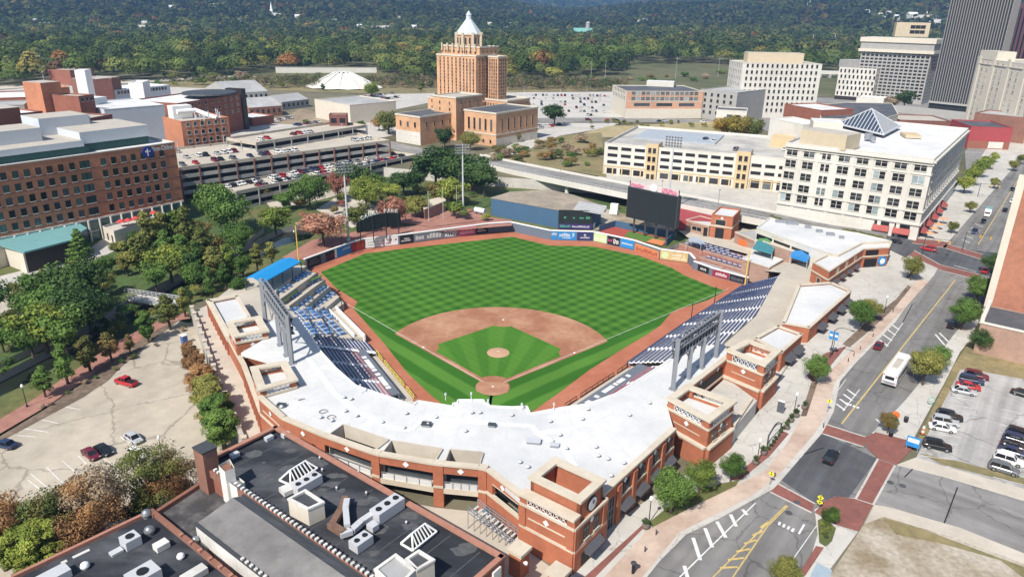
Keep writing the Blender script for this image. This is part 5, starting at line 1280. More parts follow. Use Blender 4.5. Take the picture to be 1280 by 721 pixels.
q=MB();q.prism(rect(*inset(seg_pt(ha,hb,.04),seg_pt(ha,hb,.62),5.5),26),hz+1.6,hz+3.6,0,1);q.prism(rect(*inset(seg_pt(ha,hb,.62),seg_pt(ha,hb,.935),7.5),23),hz+2.0,hz+6.0,0,1);q.prism(rect(*inset(seg_pt(ha,hb,.05),seg_pt(ha,hb,.5),14),14),hz+3.6,hz+8.0,0,1);q.prism(rect(*inset(seg_pt(ha,hb,.55),seg_pt(ha,hb,.77),24),14),hz+2,hz+9.5,0,1)
B.part(q,'panel_storey',[MATS['wall_panel'],MATS['roof_tan']])
sg=text_mesh('Akron Children\'s',2.4,.15);
put_text('Akron Children\'s',seg_pt(ha,hb,colfrac(189,33)),seg_pt(ha,hb,colfrac(218.2,33)),32.9,2.3,MATS['ad_white'],B.root,width=dist2(seg_pt(ha,hb,colfrac(189,33)),seg_pt(ha,hb,colfrac(218.2,33))),bold=.04,out=.2)
p=seg_pt(ha,hb,colfrac(184,33));al=ang(ha,hb);nx,ny=math.sin(al),-math.cos(al)
q=MB();q.tube((p[0],p[1],32.3),(p[0]+nx*.3,p[1]+ny*.3,32.3),2.0,n=20);o=B.part(q,'badge',mat('badge_blue',(.03,.05,.28),.4,.1,.5))
q=MB();q.bar((p[0]+nx*.36,p[1]+ny*.36,31.0),(p[0]+nx*.36,p[1]+ny*.36,33.5),.7,.1);q.bar((p[0]+nx*.37-math.cos(al)*.9,p[1]+ny*.37-math.sin(al)*.9,32.5),(p[0]+nx*.37+math.cos(al)*.9,p[1]+ny*.37+math.sin(al)*.9,32.5),.1,.6);q.build('badge_figure',MATS['ad_white'],o)
B.finish()
tz=12.0;TP=GL([(-60,300),(-60,322),(0,306),(30,315),(96,298),(94,294),(109,285),(96,277),(0,296)],tz)
th=thing('teal_roofed_hall','low hall with flat teal metal roof and dark side wall before the brick hospital','building',(*G(40,320,5),5))
q=MB();q.prism(ccw(TP),tz-.5,tz,bottom=True);q.build('roof',MATS['teal_roof'],th)
q=MB();a,b_=seg_pt(TP[3],TP[4],.02),seg_pt(TP[3],TP[4],.97);a,b_=inset(a,b_,1.2);q.wall(a,b_,4.8,tz-.5,.3);q.build('side_wall',MATS['dark_bronze'],th)
q=MB();q.wall(inset(TP[2],TP[3],1.0)[0],a,4.8,tz-.5,.3);q.wall(TP[1],inset(TP[2],TP[3],1.0)[0],4.8,tz-.5,.3);q.build('front_wall',MATS['wall_cream'],th)
tp=ccw(GL([(128,282),(142,289),(207,267),(200,262)],10));tr=thing('terrace_wing','cream walled terrace wing with red umbrellas below the brick hospital','terrace',(*G(170,290,5),5))
q=MB();q.prism(tp,4.8,10,cap=False);q.build('wall',MATS['wall_cream'],tr);q=MB();sheet(q,offset_poly(tp,-.3),[],9.2);q.build('floor',MATS['concrete'],tr)
a,b_=tp[0],tp[1]
for t in(.35,.75):q=MB();q.wall(seg_pt(tp[0],tp[1],t-.06),seg_pt(tp[0],tp[1],t+.06),5.6,8,.1,off=-.04);q.build('window',MATS['dark_glass'],tr)
for i,(x,y)in enumerate(((151,277),(160,275.5),(170,273),(180.5,269.5),(192.5,266))):
 p=G(x,y,11);t=thing('parasol',f'red parasol on the hospital terrace, {ORD[i]} counting from the teal-roofed hall','parasol',(*p,9.2),0,'red parasols on the hospital terrace')
 q=MB();q.tube((*p,9.2),(*p,11.6),.06,n=6);q.build('pole',MATS['light_metal'],t)
 q=MB();n=8
 for k in range(n):a0,a1=2*math.pi*k/n,2*math.pi*(k+1)/n;q.face([(p[0]+1.7*math.cos(a0),p[1]+1.7*math.sin(a0),11.0),(p[0]+1.7*math.cos(a1),p[1]+1.7*math.sin(a1),11.0),(*p,11.9)])
 q.build('canopy_cover',MATS['umbrella_red'],t)
def open_deck(name,label,pl,pr,z1,depth,levels,z0=5,pil='dull_brick',n=9,dz=3.4,cat='parking garage'):
 a,b_=G(*pl,z1),G(*pr,z1);P=rect(a,b_,depth);c=seg_pt(P[0],P[2],.5);t=thing(name,label,cat,(*c,z0))
 for k in range(levels):
  z=z1-1.1-k*dz;q=MB();q.prism(P,z-.35,z,bottom=True)
  for i in range(4):q.wall(P[i],P[(i+1)%4],z-.45,z+1.1,.22,off=-.02)
  q.build('slab',MATS['deck_top' if k else 'deck'],t)
 for i in range(4):
  m=n if i in(0,2)else max(2,int(depth/9))
  for k in range(m):p=seg_pt(P[i],P[(i+1)%4],k/m);q=MB();q.box(*p,z0-2,.6,.6,z1-z0+1.6,ang(a,b_));q.build('pillar',MATS[pil],t)
 q=MB();q.prism(offset_poly(ccw(P),-7),z0-2,z1-1.6,cap=False);q.build('core_wall',MATS['grid_dark'],t)
 return a,b_,P
DK1=open_deck('parking_deck','upper concrete parking deck with brick-faced pillars beside the hospital',(224,209),(487,175),18.5,46,4,n=13)
DK2=open_deck('parking_deck','lower concrete parking deck with open roof parking in front of the brick-pillared deck',(295,239),(520,193),11.0,16,3,pil='wall_grey',n=10)
DK3=open_deck('parking_deck','long rear ramp of the concrete parking deck with a small brick stair house',(320,178),(458,156),22.0,22,3,n=7,pil='wall_grey')
B=roofbld('stair_house','small brick stair house with dark openings on the rear parking ramp',(411,143.5),(433,143.5),27,7,'maroon_brick','roof_tan',z0=20.9);a,b_=B.poly[0],B.poly[1]
B.windows(a,b_,[22.5],[.25,.75],3.0,2.6,MATS['black_metal'],MATS['maroon_brick'],sill=False,name='opening');B.finish()
b0=G(783,147.5,S);z1=ZT(b0,113.5)
B=roofbld('office_building','long pink and cream office building with dark roof beyond the parking lot',(783.5,114),(879.5,114.5),z1,45,'salmon_brick','roof_dark',pm='wall_cream')
a,b_=B.poly[0],B.poly[1];d_=B.poly[3];hh=z1-S
B.grid(a,b_,S+hh*.66,hh*.2,2,14,2.9,2.6,[MATS['grey_glass'],MATS['pale_glass']],MATS['wall_offwhite'],style='grid');B.grid(d_,a,S+hh*.66,hh*.2,2,8,2.4,2.6,MATS['grey_glass'],MATS['wall_offwhite'])
B.grid(a,b_,S+hh*.45,1,1,3,12,2.3,MATS['grey_glass'],MATS['wall_cream'],sill=False)
q=MB();q.wall(a,b_,S,S+hh*.36,.2,off=-.15);q.wall(a,b_,S+hh*.62,S+hh*.64,.2,off=-.12);q.wall(d_,a,S,z1-.4,.1,off=-.02);B.part(q,'cream_base',MATS['wall_cream'])
B.grid(a,b_,S+.5,1,1,9,3.2,3.8,[MATS['dark_glass'],MATS['grey_glass']],MATS['wall_cream'],sill=False,name='shopfront')
boxpart(B,'penthouse','wall_white',G(808,107,z1),G(842,108.5,z1),9,z1-.5,z1+3.5,'roof_white')
B.finish()
b0=G(882,147,S);
B=roofbld('office_building','plain grey concrete building with rows of small windows left of the tall white offices',(876,111.5),(922,116),29,60,'wall_grey','roof_grey');d_=B.poly[3];a,b_=B.poly[0],B.poly[1]
B.grid(d_,a,12,4.2,4,9,1.8,2.3,MATS['dark_glass'],MATS['wall_grey']);B.grid(a,b_,12,4.2,4,5,1.8,2.3,MATS['dark_glass'],MATS['wall_grey']);B.finish()
B=roofbld('low_building','small white shop with two large windows before the tall white offices',(896,137),(934,139),19,18,'wall_white','roof_dark');a,b_=B.poly[0],B.poly[1];B.windows(a,b_,[11.5],[.45,.7],4,4.5,MATS['grey_glass'],MATS['wall_offwhite']);B.finish()
b0=G(922,147,S);z1=ZT(b0,79);
B=roofbld('office_tower','broad white office building with long rows of narrow dark windows, beside the pink building',(929,79),(1028,80.5),z1,34,'wall_white','roof_tan');a,b_=B.poly[0],B.poly[1];c_,d_=B.poly[2],B.poly[3]
n=8;dz=(z1-S-3)/n
B.grid(a,b_,S+4.5,dz,n,15,1.5,dz*.55,MATS['dark_glass'],MATS['wall_offwhite'],m0=.03,m1=.03);B.grid(d_,a,S+4.5,dz,n,7,1.5,dz*.55,MATS['grey_glass'],MATS['wall_offwhite'])
boxpart(B,'penthouse','wall_tan',G(934,77,z1),G(1004,78.5,z1),14,z1-.6,z1+6.5,'roof_tan');B.finish()
b0=G(1044,124,S);z1=ZT(b0,84)
B=roofbld('office_tower','smaller white office building with staggered narrow windows and a grey rooftop box',(1049.5,84),(1096.5,86.5),z1,26,'wall_white','roof_grey');a,b_=B.poly[0],B.poly[1];c_=B.poly[2]
n=5;dz=(z1-S-4)/n
for r_ in range(n):B.windows(a,b_,[S+4.5+dz*r_],[(.06+.11*i+(.03 if r_%2 else 0))for i in range(9)],1.5,dz*.6,MATS['dark_glass'],MATS['wall_offwhite'])
B.grid(b_,c_,S+4.5,dz,n,5,1.5,dz*.6,MATS['dark_glass'],MATS['wall_offwhite']);boxpart(B,'penthouse','wall_grey',G(1060,84,z1),G(1100,84,z1),14,z1-.6,z1+6,'roof_grey')
q=MB();q.wall(a,b_,S,S+3.4,.2,off=-.04);B.part(q,'dark_base',MATS['dark_bronze']);B.finish()  # dark band along the foot of the front wall
b0=G(1108,122,S);z1=ZT(b0,47)
B=roofbld('office_tower','tall grey gridded tower with a pale overhanging top storey behind the small white offices',(1080,47),(1168.5,50),z1,30,'wall_grey','roof_tan',pm='wall_tan');a,b_=B.poly[0],B.poly[1];c_=B.poly[2]
n=14;dz=(z1-S-14)/n
B.grid(a,b_,S+4,dz,n,15,(dist2(a,b_)/15)*.7,dz*.55,MATS['dark_glass'],MATS['wall_grey'],m0=.01,m1=.01,sill=False);B.grid(b_,c_,S+4,dz,n,6,3,dz*.55,MATS['dark_glass'],MATS['wall_grey'],sill=False)
q=MB();o_=offset_poly(B.poly,2.2);q.prism(o_,z1-12,z1-9.5,bottom=True);q.prism(o_,z1-3.5,z1+.3,bottom=True);B.part(q,'overhang',MATS['wall_cream'])
q=MB();q.prism(offset_poly(B.poly,1.2),z1-9.5,z1-3.5,cap=False);B.part(q,'top_storey',MATS['wall_grey'])
boxpart(B,'penthouse','wall_tan',G(1118,46,z1),G(1160,47,z1),16,z1,z1+13,'roof_tan')
pa_,pb_=rect(G(1118,46,z1),G(1160,47,z1),16)[:2];B.windows(pa_,pb_,[z1+3,z1+7.5],[.5,.65,.8],4.2,3.2,MATS['black_metal'],MATS['wall_tan'],sill=False,name='louvre');B.finish()
b0,b1=G(1159,140,S),G(1231,148,S)
B=Bld('skyscraper','tall dark grey tower with close vertical metal fins rising out of the picture',rect(b0,b1,14),S,112,MATS['fin_dark'],MATS['roof_dark'],'skyscraper',parapet=.6)
a,b_=B.poly[0],B.poly[1];b_2,c_=B.poly[1],B.poly[2]
q=MB();n=23
for i in range(n+1):q.wall(seg_pt(a,b_,i/n),seg_pt(a,b_,min(1,i/n+.015)),17,111,.9,off=-.7)
n2=6
for i in range(n2+1):q.wall(seg_pt(b_2,c_,i/n2),seg_pt(b_2,c_,min(1,i/n2+.04)),17,111,.9,off=-.7)
B.part(q,'vertical_fins',MATS['fin_grey'])
q=MB()
for i in range(24):z=20+3.8*i;q.wall(a,b_,z,z+1.2,.1,off=-.05);q.wall(b_2,c_,z,z+1.2,.1,off=-.05)
B.part(q,'spandrel',MATS['fin_dark'])
q=MB();q.prism(offset_poly(B.poly,1),S,9.5);q.wall(*inset(a,b_,-1.5),15.5,17,2.0);q.prism(rect(*inset(seg_pt(a,b_,-.65),seg_pt(a,b_,.95),-26),22),S,11.5);B.part(q,'base_storey',MATS['wall_grey']);B.finish()
b0,b1=G(1254,96,S),G(1330,110,S)
B=Bld('skyscraper','maroon stone tower with dark window slots behind the finned tower',rect(b0,b1,40),S,100,MATS['maroon_fin'],MATS['roof_dark'],'skyscraper',parapet=.6);a,b_=B.poly[0],B.poly[1]
q=MB()
for i in range(13):q.wall(seg_pt(a,b_,.02+i*.075),seg_pt(a,b_,.05+i*.075),12,93,.1,off=-.06)
B.part(q,'window_slots',MATS['dark_glass']);B.finish()
b0=G(1204,157,S);z1=ZT(b0,73);b1=G(1330,196,S)
B=Bld('apartment_tower','cream stone tower block with scattered dark windows in front of the finned tower',rect(b0,b1,30),S,z1,MATS['wall_cream'],MATS['roof_tan'],'building',parapet=.8);a,b_=B.poly[0],B.poly[1]
n=11;dz=(z1-S-5)/n;gl_=[MATS['dark_glass'],MATS['pale_glass'],MATS['wall_tan'],MATS['pale_glass']]
for g0 in(.04,.2,.36,.52,.68,.84):
 for k in range(2):B.windows(a,b_,[S+5+dz*r_ for r_ in range(n)],[g0+.02+.055*k],2.0,dz*.52,gl_,MATS['wall_cream'],style='pair')
q=MB()
for g0 in(.0,.16,.32,.48,.64,.8,.96):q.wall(seg_pt(a,b_,g0),seg_pt(a,b_,min(1,g0+.03)),S,z1+1.5,.5,off=-.4)
q.wall(a,b_,z1-3.4,z1-2.8,.5,off=-.5);B.part(q,'pilaster',MATS['wall_cream'])
boxpart(B,'corner_turret','wall_cream',a,seg_pt(a,b_,.19),12,z1-.8,z1+5.5,'roof_tan');B.finish()
b0=G(1216,172,S)
B=roofbld('brick_building','low red brick building with grey roof clutter below the cream tower block',(1219,141),(1310,150),24,26,'dull_brick','roof_grey');a,b_=B.poly[0],B.poly[1];B.finish()
B=roofbld('mural_building','building with a big plain red end wall and small brick shopfronts along the boulevard',(1214,158),(1267,160),21,30,'mural_red','roof_dark');a,b_=B.poly[0],B.poly[1]
B.grid(a,b_,9.2,4.2,1,6,2.2,2.2,MATS['dark_glass'],MATS['red_brick']);q=MB();q.wall(a,b_,S,12.6,.3,off=-.3);B.part(q,'brick_base',MATS['red_brick'])
q=MB();q.wall(seg_pt(a,b_,.5),seg_pt(a,b_,.85),8.6,12.4,.1,off=-.4);B.part(q,'signboard',MATS['wall_offwhite']);B.finish()
B=roofbld('brick_building','red brick block with a flat white roof behind the pale annex',(981,130),(1027,138),30,24,'red_brick','roof_white');B.finish()
mh=GL([(1022,131),(1060,128),(1115,129),(1123,143),(1100,150),(1026,148)],27)
B=Bld('hall','broad low hall with a dark grey roof behind the glass pyramid',mh,S,27,MATS['wall_cream'],MATS['roof_dark'],parapet=.3);B.finish()
B=roofbld('low_building','flat brown-roofed brick shop between the pyramid-roofed block and the finned tower',(1125,150),(1190,152),19,30,'maroon_brick','roof_tan');B.finish()
B=roofbld('low_building','small white flat-roofed pavilion in front of the staggered-window offices',(1071,121),(1105,123.5),17,18,'wall_white','roof_white');B.finish()
yp=26.0
P0=G(595,127,yp);podc=G(589.5,129.5,yp)
yt=thing('stepped_tower','stepped tan brick tower with an octagonal lantern and pale pyramid roof','tower',(*UV(P0,10,-12),S))
class _T:pass
Y=Bld.__new__(Bld);Y.root=yt;Y.wins=[]
def ypart(name,m,p,du,dv,z0,z1,top='roof_tan',cap=.5):
 """block whose front-right corner is p, going dv to the left and du back"""
 a,b_=UV(p,0,-dv),p;P=ccw(rect(a,b_,du));q=MB();q.prism(P,z0,z1,0,cap=False);q.build(name,MATS[m],yt)
 r=MB();r.face([(*v,z1-.4)for v in P]);r.build('roof',MATS[top],yt)
 if cap:
  q=MB();out=offset_poly(P,.3);n_=offset_poly(P,-.3)
  for i in range(4):j=(i+1)%4;q.prism([out[i],out[j],n_[j],n_[i]],z1-.6,z1+.3,bottom=True)
  q.build('coping',MATS['wall_cream'],yt)
 return P
def ywin(P,rows,z0,dz,c0,c1,w_=1.0,h_=1.6,name='window'):
 Y.grid(P[0],P[1],z0,dz,rows,c0,w_,h_,[MATS['dark_glass'],MATS['grey_glass']],MATS['tan_brick'],name=name)
 if c1:Y.grid(P[1],P[2],z0,dz,rows,c1,w_,h_,[MATS['dark_glass'],MATS['grey_glass']],MATS['tan_brick'],name=name)
zw=ZT(P0,70);zc_=ZT(UV(P0,5,-4),59)
Pb=ypart('wing','tan_brick',P0,20,12.5,yp-.5,zw);ywin(Pb,12,yp+1.5,(zw-yp-3)/12,4,5)
Pa=ypart('wing','tan_brick',UV(P0,2.5,-12.5),17,24,yp-.5,zw-.6);ywin(Pa,12,yp+1.5,(zw-yp-3)/12,6,0)
Pc=ypart('wing','tan_brick',UV(P0,9,10.8),9,8,yp-.5,zw-.4);ywin(Pc,12,yp+1.5,(zw-yp-3)/12,4,4)
Pd=ypart('core_wall','tan_brick',UV(P0,6,-2),19,33,yp-.5,zc_);ywin(Pd,2,zw+.8,3.2,8,4,1.1,1.6)
cz=UV(P0,14,-18);zl=ZT(cz,43);za=ZT(cz,22)
q=MB();q.prism([(cz[0]+8.6*math.cos(R(22.5+45*i)),cz[1]+8.6*math.sin(R(22.5+45*i)))for i in range(8)],zc_-1,zl);q.build('lantern_drum',MATS['tan_brick'],yt)
q=MB()
for i in range(8):p=(cz[0]+8.7*math.cos(R(22.5+45*i)),cz[1]+8.7*math.sin(R(22.5+45*i)));q.box(*p,zc_-1,1.6,1.6,zl-zc_+2.2)
q.prism([(cz[0]+9.2*math.cos(R(22.5+45*i)),cz[1]+9.2*math.sin(R(22.5+45*i)))for i in range(8)],zl-.5,zl+.3,bottom=True);q.build('stone_buttress',MATS['wall_tan'],yt)
oc=[(cz[0]+8.9*math.cos(R(22.5+45*i)),cz[1]+8.9*math.sin(R(22.5+45*i)))for i in range(8)]
for i in range(8):
 for t in(.3,.7):Y.windows(oc[i-1],oc[i],[zc_+1],[t],1.1,(zl-zc_)*.6,MATS['dark_glass'],MATS['wall_cream'])
q=MB();q.lathe((*cz,zl+.3),[(8.8,0),(1.9,(za-zl)*.86),(1.7,(za-zl)*.86+2.4),(2.0,(za-zl)*.86+2.6),(.3,(za-zl)+3.6)],8);q.build('pyramid_roof',MATS['metal_pyramid'],yt)
for k in range(14):
 p=UV(P0,5,-34+2.4*k);q=MB();q.bar((*p,zc_-3),(*p,zc_+1.6),1.0)
 if k%2==0:q.build('stone_finial',MATS['wall_tan'],yt)
Pp=ypart('podium_wall','tan_brick',UV(P0,-3,3.5),26,44,S,yp);ywin(Pp,4,S+3,4.0,14,5)
Pq=ypart('podium_wall','tan_brick',UV(P0,6,21),24,18,S,yp+1.5);ywin(Pq,1,yp-2.5,4,7,8)
b0=G(620,184,S);z1=ZT(b0,142)
Pr=ypart('hall_wall','tan_brick',b0,40,24,S,z1,'roof_dark');ywin(Pr,1,S+(z1-S)*.45,4,5,6,1.5,(z1-S)*.35);ywin(Pr,1,S+1.6,4,4,5,1.4,2.0)
q=MB();
for z in(S+(z1-S)*.34,):q.wall(Pr[0],Pr[1],z,z+.6,.3,off=-.2);q.wall(Pr[1],Pr[2],z,z+.6,.3,off=-.2)
q.wall(Pr[1],Pr[2],S,S+4.6,.2,off=-.1);q.build('stone_band',MATS['wall_cream'],yt)
b0=G(526,182,S);z1=ZT(b0,146.5)
Ps=ypart('annex_wall','tan_brick',b0,30,20,S,z1,'roof_dark');ywin(Ps,1,S+(z1-S)*.6,4,3,4,1.5,3.0);ywin(Ps,2,S+1.5,3.4,4,0,1.2,1.8)
q=MB();q.wall(Ps[0],Ps[1],S,S+(z1-S)*.45,.25,off=-.15);q.build('stone_base',MATS['wall_white'],yt)
Pt=ypart('annex_wall','tan_brick',UV(b0,26,4),24,18,S,z1+9);ywin(Pt,2,z1+1,3.6,2,3)
Y.finish(100)
bx=G(437,142.5,10);B=roofbld('store_building','plain cream box store with a grey roof deck beyond the parking ramps',(393,124),(437,131.5),21,38,'wall_cream','roof_grey',z0=8);B.finish()
B=roofbld('store_building','pale low annex with a tall doorway beside the cream box store',(437,131),(484,126),19.5,30,'wall_offwhite','roof_tan',z0=8);a,b_=B.poly[0],B.poly[1];B.windows(a,b_,[9],[.35],3.4,6,MATS['grey_glass'],MATS['wall_cream'],sill=False,name='doorway');B.finish()
tn=thing('fabric_roof_hall','white ribbed fabric roof hall shaped like a low tent behind the box store','hall',(*G(430,112,8),8))
c0=G(430,110,8);q=MB();pts=[]
for k in range(12):
 a=2*math.pi*k/12;pts.append((c0[0]+38*math.cos(a),c0[1]+22*math.sin(a)))
for k in range(12):
 a,b_=pts[k],pts[(k+1)%12];m=seg_pt(a,b_,.5);t0=(c0[0]+(a[0]-c0[0])*.2,c0[1]+(a[1]-c0[1])*.2);t1=(c0[0]+(b_[0]-c0[0])*.2,c0[1]+(b_[1]-c0[1])*.2);tm=seg_pt(t0,t1,.5)
 q.face([(*a,9),(*m,8.4),(*tm,22),(*t0,23)]);q.face([(*m,8.4),(*b_,9),(*t1,23),(*tm,22)])
q.face([(c0[0]+(p[0]-c0[0])*.2,c0[1]+(p[1]-c0[1])*.2,23)for p in pts]);q.build('roof',MATS['wall_offwhite'],tn)
q=MB()
for k in range(0,12):q.bar((*pts[k],9),(c0[0]+(pts[k][0]-c0[0])*.2,c0[1]+(pts[k][1]-c0[1])*.2,23.1),1.6,.4)
q.build('roof_rib',MATS['white_paint'],tn)
def gable(name,label,pl,pr,z0,ze,zr,depth,wm,rm,cat='house',group=None):
 a,b_=G(*pl,ze),G(*pr,ze);P=rect(a,b_,depth);t=thing(name,label,cat,(*seg_pt(P[0],P[2],.5),z0),0,group)
 m0,m1=seg_pt(P[0],P[3],.5),seg_pt(P[1],P[2],.5)
 q=MB();q.prism(P,z0,ze,cap=False);q.face([(*P[1],ze),(*P[2],ze),(*m1,zr)]);q.face([(*P[3],ze),(*P[0],ze),(*m0,zr)]);q.build('wall',MATS[wm],t)
 q=MB();e=.5
 q.face([(*P[0],ze-.1),(*P[1],ze-.1),(*m1,zr+.1),(*m0,zr+.1)]);q.face([(*P[2],ze-.1),(*P[3],ze-.1),(*m0,zr+.1),(*m1,zr+.1)]);q.build('roof',MATS[rm],t)
 q=MB();n=max(2,int(dist2(a,b_)/4))
 for i in range(n):p0,p1=seg_pt(a,b_,(i+.3)/n),seg_pt(a,b_,(i+.7)/n);q.wall(p0,p1,z0+(ze-z0)*.35,z0+(ze-z0)*.75,.06,off=-.04)
 q.build('window_strip',MATS['dark_glass'],t);return t
gable('gabled_hall','grey-roofed brick hall with a cross gable left of the box store',(311,135),(352,132),S,15,20,30,'dull_brick','roof_grey','hall')
gable('gabled_hall','wide grey shingle-roofed hall at the edge of the bushes left of the white tent roof',(285,117),(335,114),S,16,23,50,'wall_grey','roof_grey','hall')
gable('gabled_hall','low grey-roofed hall with white trim between the brick gable and the box store',(352,128),(386,124),S,14,18,24,'wall_grey','roof_grey','hall')
B=roofbld('brick_building','small flat white-roofed brick building beside the upper parking deck',(315,147.5),(342,144),13.5,22,'red_brick','roof_white');B.finish()
def campus(label,pl,pr,z1,depth,wm,rm,rows=0,cols=0,z0=S,**kw):
 B=roofbld('campus_building',label,pl,pr,z1,depth,wm,rm,z0=z0,**kw)
 if rows:
  a,b_=B.poly[0],B.poly[1];dz=3.9
  B.grid(a,b_,z1-2.8-dz*(rows-1),dz,rows,cols,1.7,1.9,[MATS['dark_glass'],MATS['grey_glass']],MATS['wall_offwhite'])
 return B
B=campus('brick laboratory block with white ducts on its roof next to the upper parking deck',(226,152),(285.5,146.5),29,22,'orange_brick','roof_tan',3,6);
q=MB()
for i in range(16):p=G(228+random.random()*54,142+random.random()*8,29);q.tube((*p,28.5),(*p,29.5+random.random()*3),.25,n=6)
B.part(q,'vent_pipe',MATS['light_metal'])
q=MB();a,b_=B.poly[0],B.poly[1];ia,ib=inset(seg_pt(a,b_,.15),seg_pt(a,b_,.55),12);q.tube((*ia,32),(*ib,32),1.2,n=10);q.tube((*ib,32),(*seg_pt(a,b_,.75),29),1.0,n=10);q.prism(rect(*inset(seg_pt(a,b_,.1),seg_pt(a,b_,.5),14),6),28.5,34.5);B.part(q,'duct',MATS['white_paint']);B.finish()
B=campus('long dark red brick wing with a curved dark rooftop canopy behind the laboratory block',(221,129.5),(304,117),30,34,'red_brick','roof_white',3,9);q=MB();c0=G(262,118,31);q.lathe((*c0,31.5),[(16,0),(15.6,.9),(.1,1.3)],24);B.part(q,'canopy_disc',MATS['dark_metal']);
a,b_=B.poly[1],B.poly[2];q=MB();q.prism(rect(*inset(seg_pt(B.poly[0],B.poly[1],.95),seg_pt(B.poly[0],B.poly[1],1.02),-1),12),S,33);B.part(q,'stair_tower',MATS['dark_bronze']);B.finish()
B=campus('white ribbed storehouse with dark window slots far behind the hospital',(141,113),(212,106.5),28,30,'wall_panel','roof_white',1,16);B.finish()
B=campus('brown brick block with a white roof at the far edge of the hospital campus',(116,99.5),(139,99),36,24,'maroon_brick','roof_white',0,0);boxpart(B,'annex','dull_brick',G(88,98,36),G(116,99.5,36),22,S,36,'roof_tan');B.finish()
B=campus('bright red brick stepped block with a white gable end in the hospital campus',(61,110.5),(86.5,109),40,20,'orange_brick','roof_tan');boxpart(B,'annex','orange_brick',G(50,104,44),G(75,102,44),14,20,44,'roof_tan');B.finish()
B=campus('square red brick block with a pale roof between the hospital and the far woods',(0,145),(53,139),37,22,'red_brick','roof_white',1,4);boxpart(B,'annex','red_brick',G(-20,138,40),G(24,134,40),14,30,40,'roof_tan');B.finish()
B=campus('white panelled block with a white roof shelf above the brick hospital',(76,149),(112,145),41,20,'wall_panel','roof_white',0,0);B.finish()
B=campus('small red brick plant house in the middle of the hospital roofs',(98,120.5),(117,118),38,16,'red_brick','roof_tan',1,3);B.finish()
B=campus('white plant building with stepped roof left of the brown brick block',(118,123),(133,121),34,30,'wall_panel','roof_white',0,0);boxpart(B,'annex','white_paint',G(95,101,38),G(108,101,38),10,20,44,'roof_white');B.finish()
B=campus('wide pale roofed hall with grey side walls across the middle of the campus',(130,137),(205,131),31,40,'wall_panel','roof_white',0,0);B.finish()
B=campus('low brick range with dark red band and flat tan roof behind the white panelled block',(112,148),(140,143),33,24,'maroon_brick','roof_tan',0,0);B.finish()
B=campus('flat white-roofed hall with grey skylights at the far left edge',(-40,124),(48,121),28,40,'red_brick','roof_white',0,0);B.finish()
B=campus('low pale hall with grey roof plant at the left picture edge',(-60,134),(30,131),32,22,'wall_grey','roof_grey',0,0);B.finish()
B=campus('small red brick house at the edge of the far woods',(87,88),(116,85.5),22,26,'red_brick','roof_tan',1,5);B.finish()
B=campus('low red brick hall with a tan roof along the far road',(36,120.5),(84,118.5),30,14,'orange_brick','roof_tan');B.finish()
B=campus('white cubes and tanks on a grey hall behind the hospital',(160,103),(178,103),37,14,'white_paint','roof_white');B.finish()
HZ=13.6
Pm=ccw(GL([(946,284.5),(962,272),(1005,281),(1072,291),(1114,301),(1076,304),(1047,319),(1014,309)],HZ))
B=Bld('ballpark_hall','white-roofed ballpark hall with a long dark window band overlooking the right-field plaza',Pm,4.5,HZ,MATS['wall_offwhite'],MATS['white_roof'],parapet=.3);ia,ib=G(946,284.5,HZ),G(1014,309,HZ)
for k in range(3):
 q=MB();q.wall(seg_pt(ia,ib,.02+.33*k),seg_pt(ia,ib,.32+.33*k),9.8,11.7,.1,off=-.07);B.part(q,'window_band',MATS['dark_glass'])
q=MB();glyphs(q,seg_pt(ia,ib,.3),seg_pt(ia,ib,.52),12.2,.8,12,.07,55);B.part(q,'hall_lettering',MATS['stone'])
q=MB()
for(x,y,s)in((975,277,3),(990,279,4),(1010,284,2),(1038,293,2.5),(1052,297,1.5),(1024,289,2)):q.box(*G(x,y,HZ),HZ-.35,s,s*.6,.9,R(-10))
B.part(q,'roof_plant',MATS['grey_metal']);B.finish()
WZ=14.2
Pw=ccw(GL([(1016,327),(1034,318.5),(1047,319),(1077,303.5),(1115,302),(1112,309),(1080,311),(1037,339)],WZ))
B=Bld('brick_gatehouse','red brick ballpark gatehouse with stone bands and a round blue emblem facing the street',Pw,S,WZ,MATS['park_brick'],MATS['white_roof'],parapet=.5,pm=MATS['stone'])
w0,w1=G(1037,339,WZ),G(1080,311,WZ);w2=G(1112,309,WZ);wl=G(1016,327,WZ)
q=MB()
for a,b_ in((wl,w0),(w0,w1),(w1,w2)):q.wall(a,b_,11.4,11.8,.4,off=-.25)
B.part(q,'stone_band',MATS['stone'])
for t in(.25,.5,.75):B.windows(w0,w1,[12.0],[t],1.2,1.4,MATS['dark_glass'],MATS['stone'])
for t in(.2,.4,.6,.8):awning(w0,w1,t,9.8,2.6,B.root,'awning_grey',1.2,.7)
B.windows(wl,w0,[9],[.5],1.6,1.6,MATS['dark_glass'],MATS['stone'])
q=MB();q.wall(seg_pt(w1,w2,.1),seg_pt(w1,w2,.6),S,10.8,.1,off=-.04);q.wall(seg_pt(w1,w2,.1),seg_pt(w1,w2,.6),11.9,13.6,.1,off=-.04);B.part(q,'gateway',MATS['black_metal'])
p=seg_pt(w1,w2,.8);al=ang(w1,w2);q=MB();q.tube((p[0],p[1],9.8),(p[0]+math.sin(al)*.3,p[1]-math.cos(al)*.3,9.8),1.5,n=20);o=B.part(q,'emblem',MATS['ad_blue']);q=MB();q.tube((p[0]+math.sin(al)*.3,p[1]-math.cos(al)*.3,9.8),(p[0]+math.sin(al)*.36,p[1]-math.cos(al)*.36,9.8),.9,n=16);q.build('emblem_centre',MATS['ad_white'],o)
B.finish()
PB=4.5
